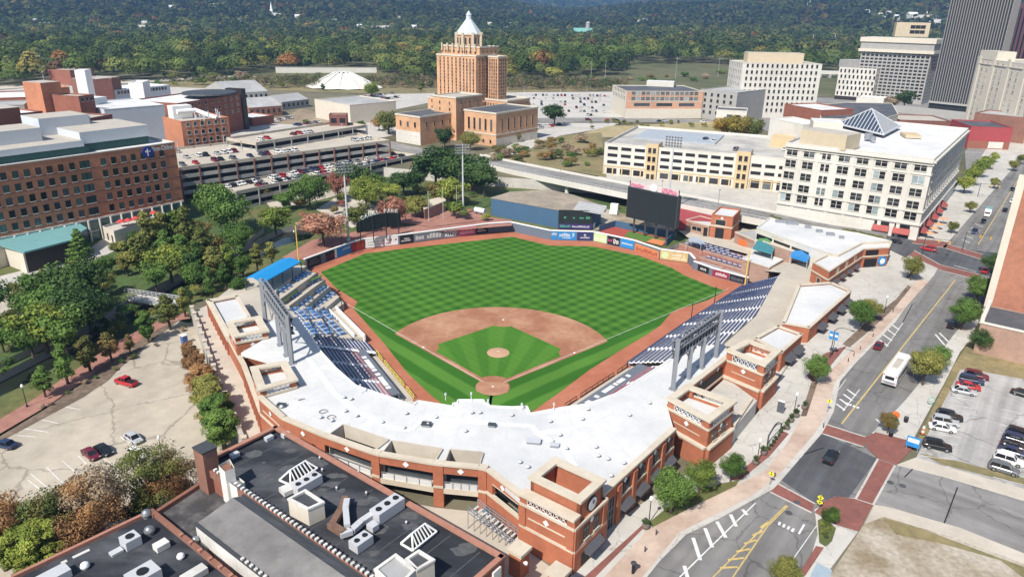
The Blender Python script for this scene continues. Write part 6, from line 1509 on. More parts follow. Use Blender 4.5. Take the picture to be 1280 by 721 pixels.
b0,b1=G(886.5,296,PB),G(913,300,PB);zt_=ZT(b0,268)
B=Bld('brick_clubhouse','square two-storey red brick clubhouse with a flat white roof behind the right-field terrace',rect(b0,b1,13),PB,zt_,MATS['park_brick'],MATS['white_roof'],parapet=.5,pm=MATS['park_brick']);a,b_=B.poly[0],B.poly[1]
B.windows(a,b_,[zt_-3.6],[.45],3.6,2.0,MATS['dark_glass'],MATS['stone']);q=MB();q.wall(seg_pt(a,b_,.25),seg_pt(a,b_,.65),PB,PB+3.8,.1,off=-.05);q.wall(seg_pt(a,b_,-.3),seg_pt(a,b_,-.05),PB,PB+3.2,.1,off=-.05);B.part(q,'doorway',MATS['black_metal'])
q=MB();q.wall(a,b_,PB+4.2,PB+4.7,.4,off=-.25);q.wall(b_,B.poly[2],PB+4.2,PB+4.7,.4,off=-.25);B.part(q,'stone_band',MATS['stone']);diamond(a,b_,.5,zt_-.9,B.root);B.finish()
B=Bld('concession_stand','low buff concession wing with white roof left of the square brick clubhouse',rect(G(856,288,PB),G(885,296,PB),9),PB,PB+4.2,MATS['pink_brick'],MATS['white_roof'],parapet=.3,pm=MATS['stone']);a,b_=B.poly[0],B.poly[1];B.windows(a,b_,[PB+1.1],[.4,.6],2.0,1.5,MATS['dark_glass'],MATS['stone'],sill=False);
q=MB();q.wall(seg_pt(a,b_,.05),seg_pt(a,b_,.9),PB+3.0,PB+3.3,.2,off=-.15);B.part(q,'brick_band',MATS['brick_plaza']);B.finish()
B=Bld('concession_stand','low buff concession wing with brick bands right of the square brick clubhouse',rect(G(917,303,PB),G(946,316,PB),9),PB,PB+4.0,MATS['pink_brick'],MATS['roof_grey'],parapet=.3,pm=MATS['stone']);a,b_=B.poly[0],B.poly[1]
q=MB();q.wall(seg_pt(a,b_,.2),seg_pt(a,b_,.55),PB+.3,PB+2.4,.1,off=-.05);B.part(q,'counter',MATS['ad_orange']);q=MB();q.wall(a,b_,PB+2.9,PB+3.3,.2,off=-.12);B.part(q,'brick_band',MATS['brick_plaza']);B.finish()
B=Bld('concession_stand','low pink brick kiosk row under the long window band of the ballpark hall',rect(G(952,312,S),G(1004,330,S),5),5,S+3.0,MATS['pink_brick'],MATS['stone'],parapet=.2,pm=MATS['stone']);B.finish()
B=Bld('dugout_kiosk','white-roofed brick kiosk at the end of the right-field terrace beside the foul pole',ccw(GL([(928,323),(942,314),(979,324),(962,334)],PB+3.2)),1,PB+3.2,MATS['pink_brick'],MATS['white_roof'],'kiosk',parapet=.15,pm=MATS['wall_offwhite']);B.finish()
def tent(label,px,z0,z1,m,h=.9):
 P=ccw(GL(px,z1));t=thing('market_tent',label,'tent',(*seg_pt(P[0],P[2],.5),z0));m0,m1=seg_pt(P[0],P[3],.5),seg_pt(P[1],P[2],.5);q=MB()
 q.face([(*P[0],z1),(*P[1],z1),(*m1,z1+h),(*m0,z1+h)]);q.face([(*P[2],z1),(*P[3],z1),(*m0,z1+h),(*m1,z1+h)]);q.face([(*P[1],z1),(*P[2],z1),(*m1,z1+h)]);q.face([(*P[3],z1),(*P[0],z1),(*m0,z1+h)])
 for i in range(4):a,b_=P[i],P[(i+1)%4];q.face([(*a,z1-.4),(*b_,z1-.4),(*b_,z1),(*a,z1)])
 q.build('canopy_cover',MATS[m],t)
 for p in P:q=MB();q.bar((*p,z0),(*p,z1),.12);q.build('post',MATS['light_metal'],t)
 return t
tent('teal shop tent on the right-field plaza by the white-roofed kiosk',[(941,310),(946,301),(969,309),(965,317)],PB+.6,S+2.0,'canopy_teal');tent('green-topped shop tent behind the teal one on the right-field plaza',[(947,300),(950,297),(968,303),(967,308)],PB+.6,S+2.4,'canopy_green');tent('blue shop tent by the white end wall of the ballpark hall',[(988,320),(990,313),(1013,320),(1009,327)],S-.2,S+2.8,'ad_blue')
q=MB();sheet(q,GL([(972,346),(985,331),(1012,324),(1048,345),(1000,358),(978,408),(942,436),(903,432),(945,395)],S),[],S+.03,2.0);struct(q,'concourse_paving',MATS['deck'])
q=MB()
for f_ in([(63.4,109.4,4.5),(83.4,89.4,4.5),(83,96,5.2),(79,110,4.5),(72,126,4.5),(60,124,4.5)],[(83.4,89.4,4.5),(80,71,6.0),(83,64,7.95),(95,74,7.95)],[(83.4,89.4,4.5),(95,74,7.95),(96,90,7.9),(83,96,5.2)],[(83,96,5.2),(96,90,7.9),(92,126,4.6),(79,110,4.5)],[(79,110,4.5),(92,126,4.6),(76,141,4.5),(72,126,4.5)]):q.face(f_)
struct(q,'terrace_paving',MATS['deck'])
rt=thing('party_terrace','red brick stepped terrace with blue chairs and striped benches above the right-field wall','terrace',(68,90,0))
RF0,RF1=FX[11],FX[13];rd=((RF1[0]-RF0[0])/dist2(RF0,RF1),(RF1[1]-RF0[1])/dist2(RF0,RF1));rn=(-rd[1],rd[0]);LRF=dist2(RF0,RF1)
if rn[1]<0:rn=(-rn[0],-rn[1])
rp_f=lambda s,d:(RF0[0]+rd[0]*s+rn[0]*d,RF0[1]+rd[1]*s+rn[1]*d)
q=MB()
TRS=((.6,5.2,1.3,-1,20),(5.2,9.4,2.3,-1.5,15),(9.4,17.2,3.5,-13,15))
for d0,d1,z,s0,s1 in TRS:q.prism(ccw([rp_f(s0,d0),rp_f(s1,d0),rp_f(s1,d1),rp_f(s0,d1)]),-.2,z)
q.prism(ccw([FX[9],FX[10],rp_f(-1,5.3),rp_f(-1.4,9.5),rp_f(-13,9.6)]),-.2,2.2)
q.build('deck',MATS['brick_plaza'],rt)
q=MB()
for d0,d1,z,s0,s1 in TRS[1:]:q.wall(rp_f(s1,d0),rp_f(s0,d0),z,z+.8,.22,off=-.22)
q.build('deck_edge',MATS['pink_brick'],rt)
for i in range(2):
 q=MB()
 for k in range(11):
  A,B_=rp_f(.3+i*10+k*.82,1.0),rp_f(.6+i*10+k*.82,4.6);q.wall(A,B_,1.72,1.8,.42);q.wall(A,B_,1.3,1.72,.08,off=.1)
 q.build('striped_bench',MATS['light_metal'],rt)
mat('chair_navy',(.035,.08,.25),.55,.12,1.2);nch=chair_mesh('chair_navy')
def row_w(A,B,z,n,lab_t,lab_c,grp,tme,cme):
 pa,pb=PX(*A,z),PX(*B,z);table_row(pa,pb,z,n,lab_t,lab_c,grp,tme,2,cme)
for k,(s0,s1,d,z,n)in enumerate(((0,14.5,7.4,2.3,7),(-12,14.5,11.2,3.5,12),(-12,14.5,13.4,3.5,12),(-12,4,15.6,3.5,7))):
 row=('step above the benches','front of the top step','middle of the top step','back of the top step')[k]
 row_w(rp_f(s0,d),rp_f(s1,d),z,n,f'dark blue table on the {row} of the right-field terrace',f'dark blue chair on the {row} of the right-field terrace',f'right-field terrace {row}',tb_me,nch)
patch('bullpen_clay',[(745,290),(768,284),(836,299),(829,308),(792,300.5)],3.3,'court_red',3.5);patch('bullpen_turf',[(780,296),(786,289.5),(828,299),(834,302),(827,307),(806,303)],3.3,'turf_green',3.53);patch('bullpen_clay',[(808,303),(815,299),(832,302),(827,308)],3.3,'court_orange',3.56)
patch('service_yard_ground',[(700,268),(745,258),(782,268),(850,285),(845,295),(768,284),(742,288.5),(700,286)],3.2,'gravel_lot',3.25)
o=MB()
for a,b_ in(((749,289.5),(769,283)),((769,283),(842,297)),((842,297),(832,307))):o.wall(G(*a,3.5),G(*b_,3.5),3.2,5.8,.2)
tag(o.build('bullpen_wall',MATS['eye_blue']),'dark blue screen wall round the red and green bullpen under the video board','wall')
o=MB();o.prism(ccw(GL([(845,259),(893,270),(890,277),(846,275)],8.5)),5,8.5);tag(o.build('red_shed',MATS['mural_red']),'long low red-roofed shed between the video board and the brick clubhouse','shed')
sl_=thing('shade_sail','pale shade sail stretched over chairs at the back of the red terrace','sail',(*G(868,302,6),PB));P=GL([(858,301),(866,297),(884,303),(876,307)],6.5);q=MB();q.face([(*P[0],6.7),(*P[1],7),(*P[2],6.7),(*P[3],7)]);q.build('sail_cloth',MATS['roof_blue'],sl_);[MB().bar((*p,PB-1),(*p,6.8),.1).build('post',MATS['light_metal'],sl_)for p in P]
rb0=G(1219,430,S);
RBP=[(rb0[0],rb0[1]),UV(rb0,0,45),UV(rb0,55,45),UV(rb0,55,0)]
RB=thing('brick_building','tall orange brick building with a cream corner edge cut by the right picture edge','building',(*seg_pt(RBP[0],RBP[2],.5),S))
bq=G(1219,412,S);Hb=[UV(bq,6,1.0),UV(bq,6,45),UV(bq,42,45),UV(bq,42,1.0)]
q=MB();q.prism(ccw(Hb),S,46,cap=False);q.build('wall',MATS['corner_brick'],RB);q=MB();q.face([(*p,45.5)for p in ccw(Hb)]);q.build('roof',MATS['roof_grey'],RB)
q=MB();q.box(*Hb[0],S,1.6,1.6,38.5,R(-35));q.build('corner_edge',MATS['wall_cream'],RB);q=MB()
for z in range(13,46,4):q.wall(Hb[0],Hb[3],z,z+.45,.2,off=-.1)
q.build('brick_course',MATS['dull_brick'],RB)
La=G(1216,440,S);q=MB();q.prism(ccw(rect(La,UV(La,0,40),14)),S,S+7.5,cap=False);q.build('annex_wall',MATS['pink_brick'],RB);q=MB();q.face([(*p,S+7.2)for p in rect(La,UV(La,0,40),14)]);q.build('annex_roof',MATS['roof_dark'],RB)
q=MB();q.wall(La,UV(La,0,40),S+7.5,S+7.8,.8,off=-.2);q.wall(UV(La,14,0),La,S+7.5,S+9.0,.8,off=-.2);q.build('annex_coping',MATS['wall_white'],RB)
BZ=18.0
T0=G(345,533,BZ);
def FB_(u,v):return UV(T0,u,v)
fb=thing('warehouse','old brick warehouse with a flat black roof, brick copings and a grey gabled middle roof in the foreground','building',(*FB_(-20,20),6))
fb['label']='old brick warehouse with black roof and grey gabled middle in front of the ballpark'
mat('shed_roof',(.135,.13,.128),.9,.2,.5,col2=(.19,.185,.18),scale2=.12,streak=(.7,1.3,1));mat('coping_brick',(.36,.17,.12),.9,.15,1);mat('old_white',(.66,.64,.60),.8,.12,.7,col2=(.50,.485,.45),scale2=.2)
mat('rust',(.17,.10,.07),.9,.25,1.2)
MAIN=[FB_(0,0),FB_(0,47.3),FB_(-13.2,47.3),FB_(-13.2,0)]
q=MB();q.prism(ccw(MAIN),4,BZ,cap=False);q.build('wall',MATS['red_brick'],fb)
q=MB();sheet(q,offset_poly(ccw(MAIN),-.2),[],BZ-.55);q.build('roof',MATS['black_roof'],fb)
q=MB()
for a,b_ in((MAIN[1],MAIN[0]),(MAIN[0],MAIN[3]),(MAIN[2],MAIN[1])):q.wall(a,b_,BZ-.1,BZ+.25,.75,off=-.1)
q.build('coping',MATS['coping_brick'],fb)
for k in range(3):MB().wall(FB_(-2.5-4*k,47.3),FB_(-1-4*k,47.3),6,BZ-.6,.4,off=-.3).build('pier',MATS['old_white'],fb)
q=MB();e0_,e1_=FB_(-13.0,0.2),FB_(-13.0,38)
q.wall(e0_,e1_,BZ-.6,BZ+.5,.4,off=-.6)
q.build('parapet',MATS['dull_brick'],fb)
q=MB();n=44
for i in range(n):p=seg_pt(e0_,e1_,(i+.5)/n);q.box(p[0],p[1],BZ+.5,.38,.5,.28,ang(e0_,e1_))
q.build('pale_coping',MATS['old_white'],fb)
rs3=random.Random(9);q=MB()
for k in range(46):
 p=FB_(rs3.uniform(-12,-1),rs3.uniform(2,45));e=rs3.uniform(.3,1.7);q.prism([(p[0]+e*(.6+.6*rs3.random())*math.cos(t),p[1]+.7*e*(.6+.6*rs3.random())*math.sin(t))for t in np.linspace(0,5.6,9)],BZ-.548,BZ-.541+k*.0004)
for k in range(9):q.wall(FB_(-12.6,4+k*5),FB_(-.8,4+k*5),BZ-.545,BZ-.52,.12)
q.build('roof_patch',mat('roof_worn',(.085,.087,.09),.85,.3,1.2),fb)
ga=FB_(-14.3,2.0);gw=15.0
a0,a1=FB_(-14.2,2.2),FB_(-46,2.2)
gp=[FB_(-13.8,1.6),FB_(-13.8,13.8),FB_(-48,13.8),FB_(-48,1.6)]
GPX=GL([(250,653),(289,620),(326,616),(466,706),(430,760),(318,745)],17.5)
ggl=[FB_(-20.2,10.8),FB_(-20.2,46)];ggr=[FB_(-13.7,12),FB_(-13.7,46)];gri=[FB_(-15.9,13.4),FB_(-15.9,46)]
q=MB();q.face([(*ggl[0],17),(*ggl[1],17),(*gri[1],20),(*gri[0],20)]);q.face([(*gri[0],20),(*gri[1],20),(*ggr[1],18.3),(*ggr[0],18.3)]);q.build('gable_roof',MATS['shed_roof'],fb)
q=MB();q.face([(*ggl[0],6),(*ggl[1],6),(*ggl[1],16.95),(*ggl[0],16.95)]);q.face([(*ggr[0],6),(*ggl[0],6),(*ggl[0],16.95),(*gri[0],19.95),(*ggr[0],18.25)]);q.build('white_wall',MATS['old_white'],fb)
q=MB();q.wall(ggl[1],ggl[0],16.9,17.35,.3,off=-.15);q.wall(ggr[1],ggr[0],18.2,18.6,.3,off=-.15);q.build('gable_edge',MATS['dark_metal'],fb)
q=MB();n=26
for i in range(n):p=seg_pt(ggl[0],ggl[1],.3+.7*(i+.5)/n);q.box(p[0],p[1],17.35,.4,.4,.22,ang(*ggl))
q.build('pale_coping',MATS['old_white'],fb)
LZ=15.0;lp=GL([(188,643),(258,598),(276,612),(292,622),(250,655),(262,690),(236,672)],LZ)
q=MB();sheet(q,lp,[],LZ-.4);q.build('sunken_roof',mat('sunken_roof',(.055,.052,.052),.9,.3,.6,col2=(.11,.105,.10),scale2=.3),fb)
q=MB();q.wall(lp[1],lp[0],5,LZ+.25,.6);q.build('sunken_parapet',MATS['dull_brick'],fb)
l0,l1,l3=FB_(-21.7,1.1),G(15,722,LZ),FB_(-21.7,48);l2=seg_pt(l0,l1,1.4)
lw=MB();sheet(lw,[l0,l1,l2,FB_(-50,48),l3],[],LZ-.35);lw.build('side_roof',MATS['black_roof'],fb)
q=MB();q.prism(ccw([l0,l1,l2,FB_(-50,48),l3]),4,LZ-.36,cap=False);q.build('side_wall',MATS['red_brick'],fb)
q=MB();q.wall(l0,l1,LZ-.4,LZ+.2,.5,off=-.4);q.build('coping',MATS['coping_brick'],fb)
q=MB();q.wall(l0,l3,LZ-.4,LZ+.5,.45,off=.0);q.build('parapet',MATS['dull_brick'],fb)
q=MB()
for i in range(16):p=seg_pt(l0,l3,.18+.05*i);q.box(p[0],p[1],LZ+.5,.5,.5,.25,ang(l0,l3))
q.build('pale_coping',MATS['coping_brick'],fb)
q=MB()
for t0,t1 in((.5,.62),(.66,.7)):q.wall(*[seg_pt(l0,l1,t0),seg_pt(l0,l1,t1)],LZ-.34,LZ-.28,.5,off=1.0)
q.build('roof_patch',MATS['old_white'],fb)
q=MB();c0=G(263.5,607,LZ);zt_=ZT(c0,560);q.box(*c0,6,2.6,2.2,zt_-6,R(-35));q.build('chimney',MATS['dull_brick'],fb)
q=MB();q.box(*c0,zt_,2.75,2.35,.25,R(-35));q.build('chimney_cap',MATS['dark_metal'],fb)
def shed(name,px4,z0,z1,wm,rm,rim=True):
 P=ccw(GL(px4,z1))
 q=MB();q.prism(P,z0,z1,cap=False);o=q.build(name,MATS[wm],fb)
 q=MB();q.face([(*v,z1-.25)for v in offset_poly(P,-.25)]);q.build('shed_top',MATS[rm],o)
 if rim:
  q=MB();out,n_=offset_poly(P,.08),offset_poly(P,-.3)
  for i in range(4):j=(i+1)%4;q.prism([out[i],out[j],n_[j],n_[i]],z1-.25,z1+.06,bottom=True)
  q.build('rim',MATS['old_white'],o)
 return P
shed('roof_shed',[(384.8,636),(405,627),(381.5,611.6),(360,623)],BZ-.5,20.2,'wall_cream','black_roof');shed('roof_shed',[(281,589),(293,584),(287,573),(273,581)],BZ-3,21.0,'old_white','dull_brick',False);shed('roof_shed',[(296,609),(306,602),(296,594),(283,600)],BZ-3,19.0,'old_white','shed_roof',False)
shed('roof_shed',[(494,736),(520,711),(494.6,692),(468,711)],BZ-.5,20.8,'old_white','roof_grey');shed('roof_shed',[(521,712),(543,699),(523.5,687),(507,698)],BZ-.5,20.8,'wall_cream','black_roof')
def skylight(label,px4):
 P=ccw(GL(px4,BZ));t=thing('skylight',label,'skylight',(*seg_pt(P[0],P[2],.5),BZ-.5))
 if dist2(P[0],P[1])<dist2(P[1],P[2]):P=P[1:]+P[:1]
 r0,r1=seg_pt(seg_pt(P[0],P[3],.5),seg_pt(P[1],P[2],.5),.22),seg_pt(seg_pt(P[0],P[3],.5),seg_pt(P[1],P[2],.5),.78);zr=BZ+1.3;zb=BZ-.1
 q=MB();q.face([(*P[0],zb),(*P[1],zb),(*r1,zr),(*r0,zr)]);q.face([(*P[2],zb),(*P[3],zb),(*r0,zr),(*r1,zr)]);q.face([(*P[1],zb),(*P[2],zb),(*r1,zr)]);q.face([(*P[3],zb),(*P[0],zb),(*r0,zr)]);q.build('glazing',MATS['black_metal'],t)
 q=MB();
 for i in range(4):q.bar((*P[i],zb),(*P[(i+1)%4],zb),.22)
 q.bar((*r0,zr),(*r1,zr),.2)
 for c,r_ in((P[0],r0),(P[3],r0),(P[1],r1),(P[2],r1)):q.bar((*c,zb+.03),(*r_,zr+.03),.2)
 for i in range(6):
  t_=i/5;m=seg_pt(r0,r1,t_)
  for a,b_ in((P[0],P[1]),(P[3],P[2])):q.bar((*seg_pt(a,b_,.18+.64*t_),zb+.03),(*m,zr+.03),.16)
 q.build('frame_bars',MATS['white_paint'],t)
 q=MB();q.prism(offset_poly(P,.05),BZ-.56,zb-.02);q.build('curb',MATS['dark_metal'],t);return t
skylight('white-barred hipped skylight beside the metal air unit near the far corner of the black roof',[(349,599),(383,577),(397,584),(363,605)])
skylight('white-barred hipped skylight near the cream roof shed at the bottom of the black roof',[(501,678),(530,656),(546,663),(516,687)])
mat('unit_white',(.47,.475,.49),.5,.06,1,metal=.0)
def unit(label,px,sx,sy,sz,z=BZ-.5,rot=None,fans=2,m='unit_white'):
 p=G(*px,z+sz);return roof_unit(label,p[0],p[1],z,sx,sy,sz,R(-35)+R(90)if rot is None else rot,MATS[m],fans)
unit('long white air unit with fans beside the hipped skylight at the far corner',(383,599),4.2,1.7,1.5,fans=3);unit('long white air unit with fans and ducts on the right side of the black roof',(484,629),4.6,1.9,1.8,fans=3)
unit('white air unit with two fans tucked against the dentilled parapet',(451,672),2.6,1.7,1.4,fans=2);unit('white boxy unit on the dark left-hand roof with a single fan',(162,670),2.0,2.0,1.5,LZ-.4,fans=1);unit('small tan box on the left-hand roof beside the domed vents',(201,678),1.7,1.3,1.0,LZ-.4,fans=0,m='old_white')
unit('white boxy unit at the bottom edge of the left-hand roof',(178,714),3.4,2.6,1.9,LZ-.4,fans=1);unit('low white box at the very bottom of the left-hand roof',(66,716),3.4,2.0,1.2,LZ-.4,fans=0);unit('tan low unit by the parapet of the left-hand roof',(242,714),3.0,1.4,1.0,LZ-.4,fans=0,m='old_white');unit('flat white hatch box in the middle of the left-hand roof',(145,688),1.5,1.0,.5,LZ-.4,fans=0)
q=MB()
def bent(mb,pts,w,h,z):
 for a,b_ in zip(pts,pts[1:]):mb.bar((*G(*a,z),z),(*G(*b_,z),z),w,h)
t=thing('roof_duct','white bent sheet-metal ducts joining the long air unit to the parapet','duct',(*G(450,650,BZ),BZ-.4));q=MB();bent(q,[(470,640),(452,652),(440,663),(425,668)],.9,.7,BZ+.3);bent(q,[(462,655),(470,660)],1.1,.8,BZ+.3);bent(q,[(434,658),(432,636),(434,625)],.8,.8,BZ+.5);q.build('duct_run',MATS['unit_white'],t)
t=thing('roof_duct','rusty brown bent duct between the air units on the black roof','duct',(*G(425,640,BZ),BZ-.4));q=MB();bent(q,[(416,655),(428,634),(432,622)],.9,.8,BZ+.3);q.build('duct_run',MATS['rust'],t);q=MB();bent(q,[(412,655),(430,666)],.9,.8,BZ+.4);q.build('duct_branch',MATS['rail_yellow']if False else MATS['ad_orange']if False else MATS['rust'],t)
t=thing('roof_duct','flat white duct leading from the far air unit to the parapet','duct',(*G(360,612,BZ),BZ-.4));q=MB();bent(q,[(372,606),(352,615)],1.7,.7,BZ+.1);q.build('duct_run',MATS['old_white'],t)
mat('dull_zinc',(.36,.37,.38),.35,.15,2,metal=.7)
def dome_vent(label,px,z,r,m='dull_zinc'):
 p=G(*px,z);t=thing('dome_vent',label,'vent',(*p,z));q=MB();q.tube((*p,z),(*p,z+r*.7),r*.75,n=12);q.build('base_ring',MATS['grey_metal'],t);q=MB();q.lathe((*p,z+r*.6),[(r,0),(r*1.02,r*.35),(r*.8,r*.85),(r*.35,r*1.15),(.02,r*1.2)],14);q.build('dome',MATS[m],t)
dome_vent('shiny domed roof vent at the corner of the left-hand roof',(184,646),LZ-.4,.7);dome_vent('shiny domed roof vent just below the corner one on the left-hand roof',(187.5,667),LZ-.4,.7);dome_vent('small white capped vent by the parapet of the left-hand roof',(226.5,698),LZ-.4,.5,'white_paint');dome_vent('white capped vent with rusty base in the middle of the left-hand roof',(107,710),LZ-.4,.55,'white_paint');dome_vent('small capped vent near the rim of the gabled roof',(245,677),LZ-.4,.5)
for(x,y,l)in((336,545,'white angled box unit at the far corner of the black roof'),(357,541,'small white double box unit near the far corner of the black roof'),(293,566,'white gooseneck pair by the brick coping near the chimney')):
 unit(l,(x,y),1.3,.8,.7,fans=0)
for(x,y)in((403,589),(400,574),(448,592),(421,612),(508,655),(458,618)):small_vent(*G(x,y,BZ-.5),BZ-.5,'thin pipe vent standing on the black warehouse roof',.18,.6,'light_metal','pipe vents on the black roof')
q=MB();sheet(q,[FB_(1,5),FB_(.5,49),(16,-68),(8.4,-61.2),(3,-54.5),(-5,-53.8),(-16,-51.5)],[],S+.03);struct(q,'patio_paving',MATS['deck'])
st_=thing('steel_stair','grey steel stair and railings in the gap between warehouse and ballpark','stair',(*G(600,650,S),S));q=MB()
s0,s1=G(585,640,S+3),G(648,668,S+3)
for o_ in(0,2.2):
 a,b_=UV(s0,o_,0),UV(s1,o_,0)
 for z in(0,.6,1.1):q.bar((*a,S+3+z),(*b_,S+.4+z),.1)
 for k in range(9):p=seg_pt(a,b_,k/8);z=S+3-2.6*k/8;q.bar((*p,S),(*p,z+1.1),.1)
q.build('railing',MATS['grey_metal'],st_);q=MB()
for k in range(12):p=seg_pt(s0,s1,(k+.5)/12);z=S+3-2.6*(k+.5)/12;q.wall(p,UV(p,2.2,0),z,z+.05,.35)
q.build('step',MATS['light_metal'],st_)
mat('seat_teal',(.10,.20,.25),.5,.1,1)
for k,(x,y,n_)in enumerate(((614,646,3),(640,659,4))):
 t=thing('seat_bank',('short bank of teal seats on the patio, left of two','longer bank of teal seats on the patio, right of two')[k],'seats',(*G(x,y,S),S));p=G(x,y,S)
 for i in range(3):
  q=MB()
  for j in range(n_*2):c=UV(p,i*.9,(j-n_)*.6);q.box(*c,S+.4+i*.35,.5,.5,.08,R(-35));c2=UV(c,.25,0);q.box(*c2,S+.45+i*.35,.5,.07,.5,R(-35))
  q.build('seat_row',MATS['seat_teal'],t)
 q=MB();q.wall(UV(p,-.3,-n_*.6),UV(p,-.3,n_*.6),S,S+.35,2.7);q.build('riser',MATS['concrete'],t)
for k,(x,y)in enumerate(((649,686),(698,714))):
 p=G(x,y,S+4.2);t=thing('gate_pier',('brick gate pier with stone cap next to the warehouse corner','brick gate pier with stone cap in front of the corner tower')[k],'pier',(*p,S));q=MB();q.box(*p,S,2.0,2.0,4.0,R(-35));q.build('shaft',MATS['park_brick'],t);q=MB();q.box(*p,S+4.0,2.6,2.6,.5,R(-35));q.build('cap',MATS['stone'],t)
 q=MB();c=UV(p,-.2,1.3);q.lathe((*c,S+2.3),[(.1,0),(.32,.2),(.32,.5),(.1,.7)],10);q.build('wall_lamp',MATS['white_paint'],t)
def cpatch(name,px,m,dz=.06):return patch(name,px,S,m,S+dz)
cpatch('far_car_park_surface',[(560,150),(600,118),(640,115.5),(778,115),(786,147),(660,148.5),(650,175),(570,165)],'concrete',.05)
cpatch('far_road',[(655,148),(780,147),(960,152),(960,157),(780,152.5),(655,153.5)],'asphalt_old',.1)
cpatch('forecourt_paving',[(622,190),(655,172),(660,154),(775,154),(760,160),(700,170),(640,196),(605,202),(600,194)],'concrete',.08)
cpatch('bare_ground',[(690,178),(760,158),(900,152),(930,165),(900,172),(760,172)],'straw',.12)
cpatch('scrub_ground',[(604,192),(645,194),(700,170),(752,166),(758,222),(700,212),(640,203)],'dry_grass',.16)
cpatch('field_ground',[(786,104),(800,88),(860,84),(925,90),(930,104),(870,108)],'straw',.1);cpatch('verge_ground',[(700,102),(790,84),(930,92),(930,110),(790,112),(640,116),(500,112)],'dry_grass',.07)
cpatch('rail_cutting_ground',[(180,108),(300,92),(470,92),(640,100),(700,104),(640,115),(480,118),(300,112)],'dry_grass',.08)
cpatch('far_street',[(0,108),(60,105),(170,100),(300,94),(480,90),(480,92),(300,97),(170,104),(60,108),(0,112)],'concrete_warm',.14)
cpatch('campus_ground',[(-60,118),(60,108),(180,106),(300,112),(330,130),(340,160),(240,200),(200,190),(-60,250)],'concrete',.04)
cpatch('yard_paving',[(330,150),(400,142),(440,146),(500,142),(510,165),(480,172),(330,172)],'concrete',.06);cpatch('lot_ground',[(345,155),(375,136),(435,146),(438,152),(420,158)],'dirt',.09)
cpatch('side_road',[(480,175),(525,185),(600,200),(605,206),(590,208),(520,195),(470,180)],'asphalt_old',.07)
cpatch('car_yard_paving',[(440,122),(490,112),(545,112),(540,128),(490,138),(484,126)],'concrete',.05)
cpatch('city_ground',[(930,150),(960,165),(1215,160),(1300,170),(1300,130),(1020,122),(960,140)],'asphalt_old',.05)
fw=thing('retaining_wall','long white concrete wall along the railway at the foot of the woods','wall',(*G(385,95,S),S));a,b_=G(345,92,S),G(471,92.5,S);q=MB();q.wall(a,b_,S,ZT(a,84.5),1.0);q.build('wall_face',MATS['wall_white'],fw);q=MB();q.wall(a,b_,ZT(a,84.5),ZT(a,84.5)+.5,1.4,off=-.2);q.build('wall_cap',MATS['concrete'],fw)
def vnoise(x,y,s,seed=0):
 """value noise on numpy arrays"""
 x=np.asarray(x)/s;y=np.asarray(y)/s;xi=np.floor(x).astype(np.int64);yi=np.floor(y).astype(np.int64);fx=x-xi;fy=y-yi
 h=lambda a,b:(np.sin(a*127.1+b*311.7+seed*74.7)*43758.5453)%1.0
 fx=fx*fx*(3-2*fx);fy=fy*fy*(3-2*fy)
 return(h(xi,yi)*(1-fx)+h(xi+1,yi)*fx)*(1-fy)+(h(xi,yi+1)*(1-fx)+h(xi+1,yi+1)*fx)*fy
def height(x,y):
 dx=x-CAM[0];dy=y-CAM[1];r=np.hypot(dx,dy);az=np.arctan2(dx,dy)
 h=8+np.clip((r-760)/900,0,1)*(vnoise(x,y,420,1)-.35)*26
 ridge=np.clip((r-1700)/1500,0,1);ridge=ridge*ridge*(3-2*ridge)
 amp=92+46*vnoise(az*900,r*0,170,5)+np.where(az>.12,25,0)*np.clip((az-.12)/.3,0,1)
 gap=np.exp(-((az-.015)/.10)**2)
 h=h+ridge*amp*(1-.55*gap)*(.8+.4*vnoise(x,y,600,9))
 far=np.clip((r-4300)/1800,0,1);far=far*far*(3-2*far)
 h=h+far*(95+70*vnoise(x,y,1400,4))
 return h
nr,na=150,130
rr_=640*(11000/640)**(np.linspace(0,1,nr));aa=np.linspace(R(-62),R(58),na)
RR,AA=np.meshgrid(rr_,aa,indexing='ij');X=CAM[0]+RR*np.sin(AA);Y_=CAM[1]+RR*np.cos(AA);Z=height(X,Y_);Z=np.where(RR<800,np.minimum(Z,8)-.6,Z)
V=np.stack([X,Y_,Z],-1).reshape(-1,3);idx=np.arange(nr*na).reshape(nr,na)
F=np.stack([idx[:-1,:-1],idx[1:,:-1],idx[1:,1:],idx[:-1,1:]],-1).reshape(-1,4)
def np_mesh(name,V,F,m,smooth=False,tint=None):
 me=bpy.data.meshes.new(name);nf,k=F.shape
 me.vertices.add(len(V));me.vertices.foreach_set('co',V.astype(np.float32).ravel())
 me.loops.add(nf*k);me.loops.foreach_set('vertex_index',F.astype(np.int32).ravel())
 me.polygons.add(nf);me.polygons.foreach_set('loop_start',np.arange(0,nf*k,k,dtype=np.int32));me.polygons.foreach_set('loop_total',np.full(nf,k,np.int32))
 if tint is not None:
  at=me.attributes.new('tint','FLOAT_COLOR','FACE');at.data.foreach_set('color',np.concatenate([tint,np.ones((nf,1))],1).astype(np.float32).ravel())
 me.materials.append(m);me.update(calc_edges=True);me.validate()
 if smooth:me.polygons.foreach_set('use_smooth',[True]*nf)
 return me
F=F[:,::-1]
o=bpy.data.objects.new('hills',np_mesh('hills',V,F,MATS['forest_floor'],True));COL.objects.link(o);tag(o,kind='structure')
